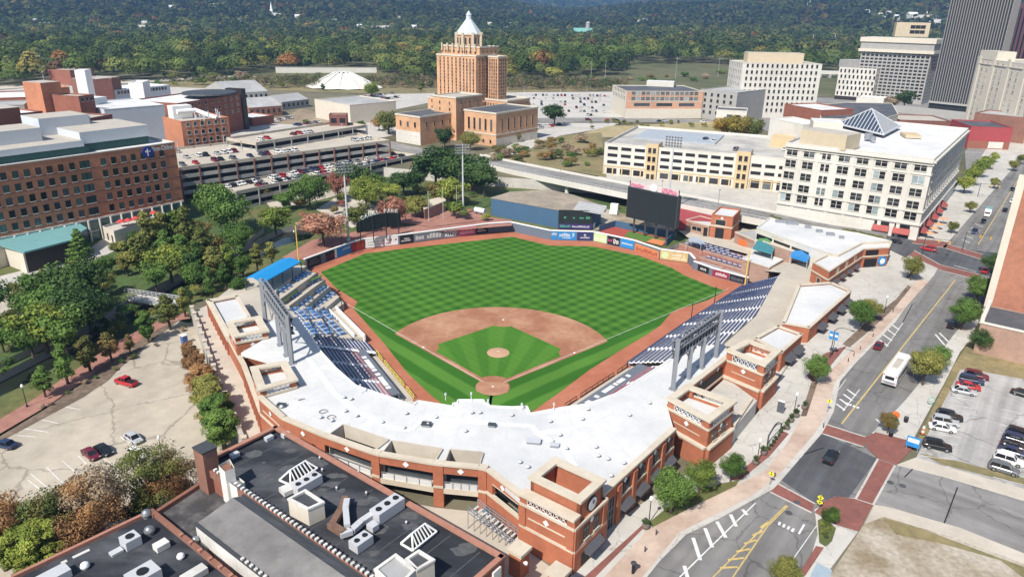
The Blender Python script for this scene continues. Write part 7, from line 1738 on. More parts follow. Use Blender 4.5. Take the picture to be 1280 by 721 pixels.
def leaf_mat(name,col=None,attr=False,rnd=.16,var=.32,trans=.3,sc=.55):
 m=bpy.data.materials.new(name);m.use_nodes=True;nt=m.node_tree;N=nt.nodes;Lk=nt.links;b=N['Principled BSDF'];out=N['Material Output']
 b.inputs['Roughness'].default_value=.8;b.inputs['Specular IOR Level'].default_value=.15
 g=N.new('ShaderNodeNewGeometry');nz=N.new('ShaderNodeTexNoise');nz.inputs['Scale'].default_value=sc;nz.inputs['Detail'].default_value=3;Lk.new(g.outputs['Position'],nz.inputs['Vector'])
 mr=N.new('ShaderNodeMapRange');mr.inputs['From Min'].default_value=.3;mr.inputs['From Max'].default_value=.7;mr.inputs['To Min'].default_value=1-var;mr.inputs['To Max'].default_value=1+var;Lk.new(nz.outputs['Fac'],mr.inputs['Value'])
 isl=N.new('ShaderNodeMapRange');isl.inputs['To Min'].default_value=.9 if attr else .75;isl.inputs['To Max'].default_value=1.1 if attr else 1.3;Lk.new(g.outputs['Random Per Island'],isl.inputs['Value'])
 mu=N.new('ShaderNodeMath');mu.operation='MULTIPLY';Lk.new(mr.outputs['Result'],mu.inputs[0]);Lk.new(isl.outputs['Result'],mu.inputs[1])
 sc_=N.new('ShaderNodeVectorMath');sc_.operation='SCALE'
 if attr:at=N.new('ShaderNodeAttribute');at.attribute_name='tint';Lk.new(at.outputs['Color'],sc_.inputs[0])
 else:
  c1,c2=col;n2=N.new('ShaderNodeTexNoise');n2.inputs['Scale'].default_value=.28;n2.inputs['Detail'].default_value=2;Lk.new(g.outputs['Position'],n2.inputs['Vector'])
  oi=N.new('ShaderNodeObjectInfo');ad=N.new('ShaderNodeMath');ad.operation='MULTIPLY_ADD';ad.inputs[1].default_value=.5;Lk.new(oi.outputs['Random'],ad.inputs[0]);Lk.new(n2.outputs['Fac'],ad.inputs[2])
  rp=N.new('ShaderNodeValToRGB');rp.color_ramp.elements[0].position=.5;rp.color_ramp.elements[1].position=.95;rp.color_ramp.elements[0].color=(*c1,1);rp.color_ramp.elements[1].color=(*c2,1);Lk.new(ad.outputs[0],rp.inputs['Fac']);Lk.new(rp.outputs['Color'],sc_.inputs[0])
  m2=N.new('ShaderNodeMapRange');m2.inputs['To Min'].default_value=1-rnd;m2.inputs['To Max'].default_value=1+rnd;Lk.new(oi.outputs['Random'],m2.inputs['Value']);m3=N.new('ShaderNodeMath');m3.operation='MULTIPLY';Lk.new(mu.outputs[0],m3.inputs[0]);Lk.new(m2.outputs['Result'],m3.inputs[1]);mu=m3
 Lk.new(mu.outputs[0],sc_.inputs['Scale']);Lk.new(sc_.outputs['Vector'],b.inputs['Base Color'])
 tr=N.new('ShaderNodeBsdfTranslucent');Lk.new(sc_.outputs['Vector'],tr.inputs['Color']);mx=N.new('ShaderNodeMixShader');mx.inputs[0].default_value=trans;Lk.new(b.outputs[0],mx.inputs[1]);Lk.new(tr.outputs[0],mx.inputs[2]);Lk.new(mx.outputs[0],out.inputs['Surface'])
 MATS[name]=m;return m
leaf_mat('wood_leaves',attr=True,var=.14)
PAL=np.array([1.85,1.5,1.4])*np.array([[.040,.075,.018],[.050,.088,.022],[.028,.052,.020],[.065,.105,.028],[.085,.12,.036],[.11,.135,.035],[.12,.125,.035],[.15,.135,.04],[.15,.085,.03],[.09,.065,.035]])
PALP=np.array([.19,.2,.16,.14,.1,.08,.05,.03,.025,.025])
def leaf_cloud(C,RX,H,N,size,zlow=-.35,tint=None,rough=.65):
 """N leaf faces per crown on lumpy ellipsoid shells; C (n,3) crown centres"""
 n=len(C);tot=n*N
 d=RNG.normal(size=(tot,3));d/=np.linalg.norm(d,axis=1)[:,None];d[:,2]=np.where(d[:,2]<zlow,-d[:,2],d[:,2])
 k=np.repeat(np.arange(n),N)
 lump=1+.20*np.sin(d[:,0]*3.1+k*1.7)*np.sin(d[:,1]*2.9+k*2.3)+.10*np.sin(d[:,2]*5+k)
 f=(RNG.random(tot)**.4*.35+.67)*lump
 P=C[k]+d*np.stack([RX[k],RX[k],H[k]/2],-1)*f[:,None]
 nrm=d+rough*RNG.normal(size=(tot,3))*.27;nrm/=np.linalg.norm(nrm,axis=1)[:,None]
 ref=RNG.normal(size=(tot,3));t=np.cross(nrm,ref);t/=np.linalg.norm(t,axis=1)[:,None];b=np.cross(nrm,t)
 s=(size[k]if hasattr(size,'__len__')else np.full(tot,size))*(.6+.8*RNG.random(tot));a1=(t*s[:,None]*.5);b1=b*(s*.36)[:,None]
 V=np.stack([P-a1-b1*.4,P-b1,P+a1-b1*.2,P+a1*.6+b1,P-a1*.7+b1*.8],1).reshape(-1,3);F=np.arange(tot*5).reshape(tot,5)
 T=None
 if tint is not None:T=tint[k]*(.85+.3*RNG.random((tot,1)))
 return V,F,T
def wood(name,label,r0,r1,az0,az1,cell,N,leaf,rx,hh,skip=None,pal=None,dark=1.0):
 pts=[]
 r=r0
 while r<r1:
  n=max(1,int((az1-az0)*r/cell));a=az0+(az1-az0)*(np.arange(n)+RNG.random(n))/n;rj=r+(RNG.random(n)-.5)*cell*1.1
  pts.append(np.stack([CAM[0]+rj*np.sin(a),CAM[1]+rj*np.cos(a),rj,a],-1));r+=cell*.86
 P=np.concatenate(pts)
 if skip is not None:P=P[~skip(P)]
 n=len(P);hgt=hh*(.62+.75*RNG.random(n));RX=rx*(.55+.65*RNG.random(n));z=height(P[:,0],P[:,1])
 C=np.stack([P[:,0],P[:,1],z+hgt*.58],-1)
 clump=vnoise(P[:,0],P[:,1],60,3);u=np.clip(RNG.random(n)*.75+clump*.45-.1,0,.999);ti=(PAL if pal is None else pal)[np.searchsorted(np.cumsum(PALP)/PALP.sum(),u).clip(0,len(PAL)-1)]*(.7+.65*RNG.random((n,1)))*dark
 V,F,T=leaf_cloud(C,RX,hgt*1.0,N,leaf,-.2,ti)
 o=bpy.data.objects.new(name,np_mesh(name,V,F,MATS['wood_leaves'],tint=T));COL.objects.link(o);tag(o,label,'woodland',kind='stuff');return n
CLEAR=[((520,560),(18,46)),((700,900),(86,110)),((610,640),(44,56))]
def skip_near(P):
 x=P[:,0];y=P[:,1];d=np.stack([x,y,np.full(len(x),8.)],-1)-CAM;k=d@CF;px=640+FL*(d@CR)/k;py=360.5-FL*(d@CU)/k
 lim=np.interp(px,[-100,0,100,180,260,340,470,490,530,640,700,790,800,930,1000,1060,1180,1400],[109,108,105,103,100,92,90,100,104,105,103,97,90,90,94,90,90,90])
 clear=(py>lim)
 clear|=(px>780)&(px<925)&(py>84)
 gap=vnoise(x,y,95,21)+.35*vnoise(x,y,30,22);clear|=(gap>1.12)&(py<lim-6)
 return clear
wood('near_woodland','mixed green and yellowing woods beyond the railway',640,1250,R(-44),R(41),24.0,330,2.5,15,21,skip_near)
wood('middle_woodland','wooded suburb of rounded crowns on the far valley side',1250,2100,R(-42),R(39),24,84,4.2,15,20,lambda P:vnoise(P[:,0],P[:,1],110,31)+.4*vnoise(P[:,0],P[:,1],40,32)>1.2,dark=.72)
wood('far_woodland','dark continuous forest on the distant hills',2100,4300,R(-41),R(38),26,16,10,16,19,dark=.42)  # cloud shadow over the hills is put into the leaf tint
wood('horizon_woodland','hazy forest on the farthest ridge',4300,7600,R(-41),R(38),56,10,26,32,28,dark=.42)  # leaf tint darkened for the same cloud shadow
BR=np.array([[.16,.13,.07],[.20,.16,.09],[.10,.12,.045],[.075,.10,.035],[.13,.13,.05],[.22,.17,.11],[.18,.12,.07],[.11,.13,.04],[.25,.19,.12],[.09,.11,.04]])
def keep_scrub(P):
 x=P[:,0];y=P[:,1];d=np.stack([x,y,np.full(len(x),8.)],-1)-CAM;k=d@CF;px=640+FL*(d@CR)/k;py=360.5-FL*(d@CU)/k
 a=(px>318)&(px<545)&(py>93)&(py<111)&~((px>400)&(px<460));b=(px>632)&(px<782)&(py>92)&(py<113.5);c=(px>170)&(px<320)&(py>100)&(py<107);e=(px>790)&(px<925)&(py>98)&(py<108)
 return~((a|b|c|e)&(vnoise(x,y,22,77)>.13))
wood('railway_scrub','brown and green scrub along the railway below the woods',520,800,R(-40),R(24),6.0,60,1.0,4.4,7.5,keep_scrub,BR)
hw=[(50,30),(60,36),(178,38),(182,33),(215,12),(270,10),(345,22),(372,24),(300,30),(418,30),(520,38),(498,27),(648,36),(640,34),(660,60),(668,64),(705,62),(800,30),(806,28),(855,27),(820,45),(835,46),(1083,18),(1100,22),(1110,20),(1140,21),(1155,20),(1165,22),(1120,24),(1012,6),(1170,30),(585,33),(612,34),(632,38),(450,37),(233,33),(120,22),(150,18)]
lab_roof=('grey','white','brown')
for i,(x,y)in enumerate(hw):
 d=CF+CR*(x-640)/FL+CU*(360.5-y)/FL;t=600.0
 while t<7000 and CAM[2]+t*d[2]>float(height(CAM[0]+t*d[0],CAM[1]+t*d[1]))+10:t+=15
 p=(CAM[0]+t*d[0],CAM[1]+t*d[1]);z=float(height(*p));k=i%3;big=i%5==0
 w_,dp,h=((26,14,17)if big else(14,11,17));rz=R(random.uniform(-30,30));t_=thing('house',f'small {lab_roof[k]}-roofed pale house half hidden in the distant woods','house',(*p,z),0,f'{lab_roof[k]}-roofed houses in the woods')
 c,s=math.cos(rz),math.sin(rz);P=[(p[0]+a*w_/2*c-b*dp/2*s,p[1]+a*w_/2*s+b*dp/2*c)for a,b in((-1,-1),(1,-1),(1,1),(-1,1))];m0,m1=seg_pt(P[0],P[3],.5),seg_pt(P[1],P[2],.5)
 q=MB();q.prism(P,z-2,z+h,cap=False);q.face([(*P[1],z+h),(*P[2],z+h),(*m1,z+h+4)]);q.face([(*P[3],z+h),(*P[0],z+h),(*m0,z+h+4)]);q.build('wall',MATS['wall_white'],t_)
 q=MB();q.face([(*P[0],z+h),(*P[1],z+h),(*m1,z+h+4),(*m0,z+h+4)]);q.face([(*P[2],z+h),(*P[3],z+h),(*m0,z+h+4),(*m1,z+h+4)]);q.build('roof',MATS[('roof_grey','roof_white','roof_tan')[k]],t_)
def hill_pt(x,y):
 d=CF+CR*(x-640)/FL+CU*(360.5-y)/FL;t=600.0
 while t<9000 and CAM[2]+t*d[2]>float(height(CAM[0]+t*d[0],CAM[1]+t*d[1]))+9:t+=10
 p=(CAM[0]+t*d[0],CAM[1]+t*d[1]);return p,float(height(*p))
p,z=hill_pt(728,46);ch=thing('church','church with a green copper roof and a round stone tower rising from the woods','church',(*p,z));q=MB();q.box(p[0],p[1],z,46,20,20,R(8));q.build('nave_wall',MATS['wall_tan'],ch);q=MB();c=R(8)
P=[(p[0]+a*24*math.cos(c)-b*11*math.sin(c),p[1]+a*24*math.sin(c)+b*11*math.cos(c))for a,b in((-1,-1),(1,-1),(1,1),(-1,1))];m0,m1=seg_pt(P[0],P[3],.5),seg_pt(P[1],P[2],.5);q.face([(*P[0],z+20),(*P[1],z+20),(*m1,z+29),(*m0,z+29)]);q.face([(*P[2],z+20),(*P[3],z+20),(*m0,z+29),(*m1,z+29)]);q.build('roof',mat('copper',(.16,.36,.31),.6,.1,.3),ch)
q=MB();q.tube((p[0]+13,p[1]+4,z),(p[0]+13,p[1]+4,z+40),5.5,n=12);q.lathe((p[0]+13,p[1]+4,z+40),[(6,0),(5.8,1.5),(.3,5)],12);q.build('tower',MATS['wall_grey'],ch)
p,z=hill_pt(346,22);sp_=thing('church','small white church with a thin spire on the left hillside woods','church',(*p,z));q=MB();q.box(p[0],p[1],z,30,14,19);q.build('nave_wall',MATS['wall_white'],sp_);q=MB();q.box(p[0]-13,p[1],z,7,7,28);q.lathe((p[0]-13,p[1],z+28),[(4,0),(.2,20)],6);q.build('spire',MATS['white_paint'],sp_)
p,z=hill_pt(920,64);B=Bld('store_building','long low grey-roofed building at the far edge of the woods near the white offices',[(p[0]-50,p[1]-12),(p[0]+50,p[1]-12),(p[0]+50,p[1]+16),(p[0]-50,p[1]+16)],z-1,z+17,MATS['wall_grey'],MATS['roof_grey']);B.finish()
for k,(x0,x1,y)in enumerate(((1134,1178,24),(448,488,38))):
 p,z=hill_pt((x0+x1)/2,y);p1,_=hill_pt(x1,y);p0,_=hill_pt(x0,y);w_=dist2(p0,p1)/2;B=Bld('store_building',('row of long white sheds on the far hillside near the gridded tower','long flat white roof among the trees above the white tent roof')[k],[(p[0]-w_,p[1]-15),(p[0]+w_,p[1]-15),(p[0]+w_,p[1]+20),(p[0]-w_,p[1]+20)],z-1,z+19,MATS['wall_white'],MATS['roof_white']);B.finish()
vd2=thing('viaduct','low pale road viaduct behind the white offices','bridge',(*G(1035,92,S),S));a,b_=G(1020,98,S),G(1060,99,S);q=MB();q.wall(a,b_,S+5,S+8.5,12);q.build('deck',MATS['wall_offwhite'],vd2);q=MB();[q.box(*seg_pt(a,b_,t),S,2.5,8,5.2)for t in(.1,.4,.7,.95)];q.build('pier',MATS['wall_grey'],vd2)
hz_=MB();hz_.prism([(-8200,-500),(8200,-500),(8200,11500),(-8200,11500)],-2.5,420,bottom=True);ho=hz_.build('haze',bpy.data.materials.new('haze_air'));m=MATS['haze']=ho.data.materials[0];m.use_nodes=True;nt=m.node_tree;nt.nodes.remove(nt.nodes['Principled BSDF']);pv=nt.nodes.new('ShaderNodeVolumePrincipled');pv.inputs['Color'].default_value=(.30,.56,1.0,1);pv.inputs['Density'].default_value=.000085;pv.inputs['Anisotropy'].default_value=.0;nt.links.new(pv.outputs[0],nt.nodes['Material Output'].inputs['Volume']);tag(ho,kind='stuff')
mat('bark',(.085,.065,.05),.95,.25,2);mat('bark_pale',(.17,.14,.11),.95,.25,2)
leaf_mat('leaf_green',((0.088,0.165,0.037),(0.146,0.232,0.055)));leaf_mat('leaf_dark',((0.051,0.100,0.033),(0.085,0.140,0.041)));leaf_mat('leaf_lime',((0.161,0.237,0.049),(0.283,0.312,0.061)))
leaf_mat('leaf_olive',((0.152,0.183,0.051),(0.250,0.244,0.067)));leaf_mat('leaf_rust',((0.293,0.166,0.076),(0.416,0.237,0.104)));leaf_mat('leaf_red',((0.360,0.142,0.104),(0.420,0.227,0.151)));leaf_mat('leaf_gold',((0.303,0.255,0.052),(0.416,0.265,0.056)));leaf_mat('leaf_blend',((0.123,0.161,0.049),(0.322,0.199,0.079)))
leaf_mat('leaf_dry',((0.322,0.237,0.151),(0.420,0.322,0.217)))
def crown_np(kind,seed,dens=1.0):
 """unit-height crown: leaf faces round limb tips; returns V, F"""
 rg=np.random.default_rng(seed)
 if kind=='round':n=34;rx,z0,z1=.42,.24,1.0
 elif kind=='oval':n=36;rx,z0,z1=.225,.07,1.0
 elif kind=='wide':n=52;rx,z0,z1=.62,.16,1.0
 elif kind=='bush':n=16;rx,z0,z1=.62,.0,1.0
 elif kind=='sparse':n=46;rx,z0,z1=.50,.2,1.0
 else:n=60;rx,z0,z1=.26,.08,1.0
 C=[];S_=[]
 for i in range(n):
  if kind=='conifer':
   t=(i+.5)/n;z=z0+(z1-z0)*t;r=rx*(1-t)**.85+.015;a=i*2.4;rr2=r*(.55+.5*rg.random());C.append((rr2*math.cos(a),rr2*math.sin(a),z-.02*rg.random()));S_.append(.03+.075*(1-t))
  else:
   while True:
    d=rg.normal(size=3);d/=np.linalg.norm(d);q_=rg.random()**.45
    p=d*q_
    if kind=='bush' and p[2]<-.3:continue
    break
   w_=1.0 if kind!='oval' else(1.0-.62*max(0,p[2]))
   if kind in('round','wide','sparse'):w_=1-.22*max(0,-p[2])
   C.append((p[0]*rx*.80*w_,p[1]*rx*.80*w_,z0+(z1-z0)*(.5+.42*p[2])));S_.append((.145 if kind!='oval' else .10)*(.65+.7*rg.random())*(rx/.42)**.5*(.72 if kind=='sparse' else 1))
 C=np.array(C);S_=np.array(S_);N=int({'round':120,'oval':110,'wide':130,'bush':100,'sparse':80,'conifer':70}[kind]*dens)
 k=np.repeat(np.arange(len(C)),N);tot=len(k)
 d=rg.normal(size=(tot,3));d/=np.linalg.norm(d,axis=1)[:,None]
 P=C[k]+d*(S_[k]*(.55+.55*rg.random(tot)))[:,None]*np.array([1,1,.75 if kind!='conifer' else .45])
 cen=np.array([0,0,(z0+z1)/2]);outw=P-cen;outw/=np.linalg.norm(outw,axis=1)[:,None]+1e-6
 nr_=.55*d+.45*outw+.45*rg.normal(size=(tot,3));nr_/=np.linalg.norm(nr_,axis=1)[:,None]
 ref=rg.normal(size=(tot,3));t=np.cross(nr_,ref);t/=np.linalg.norm(t,axis=1)[:,None];b=np.cross(nr_,t)
 sz={'round':.040,'oval':.032,'wide':.039,'bush':.064,'sparse':.027,'conifer':.028}[kind]*(.7+.7*rg.random(tot))/dens**.5
 a1,b1=t*sz[:,None]*.6,b*sz[:,None]*.42
 V=np.stack([P-a1,P-b1,P+a1,P+b1],1).reshape(-1,3);V[:,2]=np.maximum(V[:,2],.005)
 return V,np.arange(tot*4).reshape(tot,4),C
def trunk_mb(kind,C,seed):
 rg=random.Random(seed);q=MB();h={'round':.5,'oval':.75,'wide':.45,'sparse':.6,'conifer':.95}.get(kind,.1);r={'wide':.035,'conifer':.022}.get(kind,.026)
 q.tube((0,0,-.03),(0,0,.12),r*1.15,r,8,cap=False);q.tube((0,0,.12),(rg.uniform(-.02,.02),rg.uniform(-.02,.02),h),r,r*.35,7,cap=False)
 if kind!='bush':
  for c in C[::2 if kind!='sparse' else 1]:
   z=min(h*.95,max(.14,c[2]*.55));q.tube((0,0,z),(c[0]*.85,c[1]*.85,c[2]),r*.42,r*.1,5,cap=False)
 return q
TREE={}
for kind,nv in(('round',3),('oval',3),('wide',3),('sparse',2),('conifer',2),('bush',3)):
 for v in range(nv):
  V,F,C=crown_np(kind,100+len(TREE)*7)
  TREE[(kind,v)]=(np_mesh('crown',V,F,MATS['leaf_green']),trunk_mb(kind,C,v).mesh('trunk',MATS['bark']))
NT=[0]
def tree(x,y,z,h,kind,leaf,label,group=None,name=None,wide=1.0):
 v=NT[0]%3;NT[0]+=1
 while(kind,v)not in TREE:v-=1
 cm,tm=TREE[(kind,v)];nm=name or{'bush':'shrub','conifer':'conifer_tree'}.get(kind,'tree')
 t=thing(nm,label,'shrub' if kind=='bush' else 'tree',(x,y,z),random.uniform(0,6.28),group);t.scale=(h*wide,h*wide,h)
 tr=child('trunk',tm,t);cr=child('crown',cm,t);cr.material_slots[0].link='OBJECT';cr.material_slots[0].material=MATS[leaf]
 return t
for kind in('round','oval','sparse'):
 for v in range(2):
  V,F,C=crown_np(kind,900+v*7+len(kind),3.6);TREE[('fine_'+kind,v)]=(np_mesh('crown',V,F,MATS['leaf_green']),trunk_mb(kind,C,v).mesh('trunk',MATS['bark']))
def T(px,py,top,kind,leaf,label,z=S,group=None,wide=1.0,hmax=40):
 p=G(px,py,z);h=max(.8,min(hmax,ZT(p,top)-z));return tree(*p,z,h,kind,leaf,label,group,wide=wide)
row=[(232,396,358,'oval','leaf_olive'),(213,412,362,'oval','leaf_olive'),(186,428,382,'oval','leaf_green'),(163,441,417,'oval','leaf_blend'),(140,452,410,'oval','leaf_blend'),(113,464,413,'oval','leaf_blend'),(85,480,428,'oval','leaf_green'),(57,496,453,'oval','leaf_green')]
for i,(x,y,t,k,l)in enumerate(row):T(x,y,t,k,l,f'upright {dict(leaf_olive="olive", leaf_green="green", leaf_blend="bronze")[l]} tree on the canal path, {ORD[i]} from the footbridge',4.63,'row of trees between canal and car park',wide=1.15)
wr=[(238,452,424,'leaf_rust'),(243,466,428,'leaf_rust'),(250,482,436,'leaf_rust'),(256,498,447,'leaf_rust'),(262,514,458,'leaf_olive'),(268,532,470,'leaf_olive'),(275,548,486,'leaf_green'),(281,561,500,'leaf_green')]
for i,(x,y,t,l)in enumerate(wr):T(x,y,t,'fine_oval',l,f'{dict(leaf_rust="rust-brown", leaf_olive="olive", leaf_green="green")[l]} tree in the row against the stone wall, {ORD[i]} from the blue bin',4.6,'autumn row along the stone wall',wide=1.55)
bl_=[(8,712,618,'round','leaf_rust',1.2),(36,730,648,'oval','leaf_lime',1.7),(76,702,606,'round','leaf_blend',1.1),(66,735,640,'oval','leaf_lime',1.5),(124,680,582,'round','leaf_dry',1.2),(122,696,600,'sparse','leaf_rust',1.1),(196,652,556,'sparse','leaf_olive',1.15),(218,640,566,'sparse','leaf_rust',1.1),(100,720,640,'round','leaf_rust',1.0)]
dsc=['rust-brown round tree at the left picture edge below the car park','lime-green tree closest to the bottom left corner of the picture','bronze and green tree behind the left-hand black roof','second lime-green tree, nearer the warehouse coping at the bottom left','dry tan tree nearest the maroon car in the car park','rusty open-crowned tree right behind the dry tan one','large olive tree thinning out by the white car','rusty thin tree between the chimney and the white car','small rust tree tucked against the black roof coping']
for(x,y,t,k,l,w_),d in zip(bl_,dsc):T(x,y,t,'fine_'+k,l,d,4.6,wide=w_*.84)
for i,(x,y,t)in enumerate(((178,640,618),(195,634,610),(212,625,605),(228,615,598),(160,652,630))):T(x,y,t,'bush','leaf_dark','dark green shrub along the foot of the brick coping',4.6,'shrubs along the warehouse wall',wide=1.3)
lb=[(105,338,286,'conifer','leaf_green','blue-green conifer standing in front of the teal-roofed hall',1.25),(190,292,270,'round','leaf_dark','small dark tree against the red-umbrella terrace',1.1),(168,305,288,'round','leaf_green','low green tree below the terrace wall',1.2),(285,292,227,'wide','leaf_green','big spreading green tree before the upper parking deck',.95),(345,294,255,'round','leaf_lime','yellow-green round tree at the canal bend below the parking deck',1.3),(300,318,278,'wide','leaf_green','broad green tree in front of the big spreading one',.9)]
for(x,y,t,k,l,d,w_)in lb:T(x,y,t,k,l,d,5,wide=w_)
mass=[(190,330,262,'oval','leaf_olive'),(205,322,258,'oval','leaf_olive'),(222,318,254,'oval','leaf_lime'),(238,322,256,'oval','leaf_olive'),(255,335,275,'oval','leaf_olive'),(178,345,285,'oval','leaf_olive'),(160,345,300,'oval','leaf_olive'),(215,352,300,'round','leaf_lime'),(232,352,310,'round','leaf_dark'),(196,362,325,'round','leaf_green'),(270,350,302,'oval','leaf_olive'),(288,345,298,'oval','leaf_lime'),(305,350,305,'oval','leaf_green'),(322,338,300,'oval','leaf_olive'),(340,328,298,'oval','leaf_olive'),(265,372,332,'oval','leaf_green'),(283,362,325,'oval','leaf_green'),(245,362,328,'round','leaf_green'),(66,395,332,'round','leaf_green'),(85,392,330,'round','leaf_dark'),(105,400,326,'round','leaf_dark'),(122,392,345,'conifer','leaf_dark'),(75,420,352,'round','leaf_green'),(95,425,360,'round','leaf_dark'),(115,420,362,'round','leaf_dark'),(60,440,372,'round','leaf_lime'),(42,446,395,'round','leaf_green'),(85,443,385,'round','leaf_green'),(20,425,385,'round','leaf_olive'),(-5,400,350,'round','leaf_dark'),(5,440,400,'round','leaf_green'),(58,370,332,'oval','leaf_olive'),(100,370,318,'oval','leaf_olive'),(172,330,300,'round','leaf_green'),(150,322,300,'round','leaf_olive'),(135,345,318,'round','leaf_green'),(205,300,268,'oval','leaf_olive'),(250,305,272,'round','leaf_blend'),(300,372,345,'round','leaf_green'),(272,318,290,'bush','leaf_blend'),(130,370,335,'round','leaf_olive'),(35,400,362,'round','leaf_green'),(18,372,352,'bush','leaf_olive'),(212,335,282,'oval','leaf_green'),(230,338,285,'oval','leaf_green'),(250,350,300,'oval','leaf_green')]
cn=dict(leaf_olive='olive',leaf_lime='yellow-green',leaf_dark='dark green',leaf_green='mid green',leaf_blend='bronze',leaf_rust='rust',leaf_red='pinkish brown',leaf_gold='golden',leaf_dry='tan');sn=dict(oval='upright',round='rounded',conifer='pointed',bush='low',wide='spreading',sparse='thin-crowned')
for(x,y,t,k,l)in mass:
 side='upstream of the footbridge' if x>150 else 'downstream of the footbridge';w_=1.12 if k=='oval' else 1.15
 T(x,y,t,k,l,f'{sn[k]} {cn[l]} tree in the hospital-side canal thicket {side}',5,f'{sn[k]} {cn[l]} trees of the canal thicket {side}',wide=w_)
cpk=[(405,308,262,'round','leaf_red','pinkish-brown tree on the brick plaza near the tall floodlight mast',1.5),(388,262,218,'wide','leaf_green','wide green tree below the middle of the parking decks',1.0),(422,250,214,'round','leaf_red','reddish tree rising beside the wide green tree',1.0),(443,245,200,'round','leaf_dark','dark tree against the parking deck behind the floodlight mast',1.2),(458,262,221,'wide','leaf_lime','wide yellow-green tree behind the CANAL PARK sign',1.0),(450,290,254,'round','leaf_olive','olive tree left of the CANAL PARK sign',1.3),(490,285,246,'wide','leaf_red','broad pinkish tree just behind the CANAL PARK sign',1.0),(520,272,244,'round','leaf_olive','olive tree between the CANAL PARK sign and the brick pavilion',1.5),(488,252,228,'round','leaf_lime','small lime tree below the end of the lower parking deck',1.5),(505,245,212,'round','leaf_dark','dark rounded tree below the end of the lower parking deck',1.4),(522,240,208,'round','leaf_dark','dark tree next to the white stair end of the lower deck',1.2),(548,255,225,'round','leaf_blend','bronze low tree behind the brick pavilion',1.3),(565,258,218,'round','leaf_lime','lime tree by the centre floodlight mast',1.3),(570,274,248,'bush','leaf_lime','lime shrub at the foot of the centre floodlight mast',1.2),(608,276,266,'bush','leaf_lime','small lime shrub at the blue wall corner',1.2),(545,238,176,'round','leaf_dark','tallest dark tree of the clump in front of the tan tower',1.2),(568,238,184,'round','leaf_dark','dark tree at the heart of the clump in front of the tan tower',1.2),(590,242,190,'round','leaf_dark','dark tree on the bridge side of the clump before the tan tower',1.2),(605,246,202,'round','leaf_dark','dark tree at the bridge end',1.2),(535,225,190,'round','leaf_green','green tree on the deck side of the clump before the tan tower',1.2),(470,240,215,'bush','leaf_green','green shrub patch under the lower deck',1.3),(358,262,238,'round','leaf_green','green tree below the deck between canal bend and wide tree',1.4),(330,252,232,'round','leaf_blend','bronze low tree below the deck beside the big spreading tree',1.4)]
for(x,y,t,k,l,d,w_)in cpk:T(x,y,t,k,l,d,3.3,wide=w_)
rs=random.Random(5)
for i in range(26):
 x=rs.uniform(330,600);y=275-.09*(x-330)+rs.uniform(-16,4);l=rs.choice(['leaf_blend','leaf_green','leaf_olive','leaf_red']);T(x,y,y-rs.uniform(7,14),'bush',l,f'{cn[l]} shrub in the park planting between canal plaza and parking deck',3.3,f'{cn[l]} park shrubs below the deck',wide=1.2)
for i in range(26):
 x=rs.uniform(0,300);y=492-.42*x+rs.uniform(-34,-12);l=rs.choice(['leaf_olive','leaf_green','leaf_dark']);T(x,y,y-rs.uniform(8,16),'bush',l,f'{cn[l]} shrub on the far bank of the canal',4.6,f'{cn[l]} shrubs on the far canal bank',wide=1.3)
for i in range(14):
 x=rs.uniform(20,235);y=530-.56*x+rs.uniform(8,14);l=rs.choice(['leaf_olive','leaf_dry','leaf_green']);T(x,y,y-rs.uniform(3,6),'bush',l,f'low {cn[l]} shrub in the mulch bed along the car park',4.65,f'low {cn[l]} shrubs in the mulch bed',wide=1.3)
for i in range(46):
 x=rs.uniform(615,752);y=rs.uniform(172+(752-x)*.13,205+(x-615)*.06);l=rs.choice(['leaf_green','leaf_dry','leaf_olive','leaf_blend','leaf_dry','leaf_green']);T(x,y,y-rs.uniform(6,13),'bush',l,f'{cn[l]} bush in the scrub beyond the road bridge',S,f'{cn[l]} bushes in the bridge scrub',wide=1.5)
ft_=[(693,158,127,'round','leaf_dark','dark dense tree alone in the forecourt left of the pink building',1.2),(588,188,164,'wide','leaf_olive','wide olive tree in front of the tan tower hall',1.0),(556,186,158,'round','leaf_dark','dark tree against the tan tower annex',1.2),(486,168,137,'wide','leaf_olive','olive tree between box store and tan tower annex',1.1),(474,164,145,'round','leaf_blend','bronze tree by the parking deck stair house',1.3),(500,162,140,'round','leaf_green','green tree left of the tan tower annex',1.2),(465,122,102,'wide','leaf_lime','lime tree behind the box store',1.0),(920,176,144,'wide','leaf_gold','golden tree clump beside the white shop, middle one',1.2),(905,172,146,'wide','leaf_gold','golden tree beside the white shop, left one',1.1),(938,176,147,'wide','leaf_olive','olive-gold tree beside the white shop, right one',1.1),(1129,137,112,'round','leaf_dark','dark tree in front of the gridded tower',1.4),(1114,136,120,'round','leaf_dry','brown tree in front of the gridded tower',1.5),(1152,127,112,'round','leaf_green','green tree at the foot of the finned tower',1.3),(646,178,166,'round','leaf_olive','small olive tree at the tan hall corner',1.3),(667,168,158,'round','leaf_lime','small lime tree in the forecourt of the tan hall',1.3),(404,114,103,'oval','leaf_dark','dark upright shrub-like tree beside the box store',1.4),(452,158,150,'bush','leaf_green','green shrub on the traffic island behind the deck',1.3),(382,155,149,'bush','leaf_green','green shrub by the lot behind the rear ramp',1.4),(413,130,122,'bush','leaf_green','shrub row piece along the grey hall',1.5)]
for(x,y,t,k,l,d,w_)in ft_:T(x,y,t,k,l,d,S,wide=w_)
for i in range(22):
 x=rs.uniform(735,890);y=158+rs.uniform(-5,4);T(x,y,y-rs.uniform(4,7),'bush','leaf_olive','small olive street shrub along the road below the pink building',S,'street shrubs below the pink building',wide=1.2)
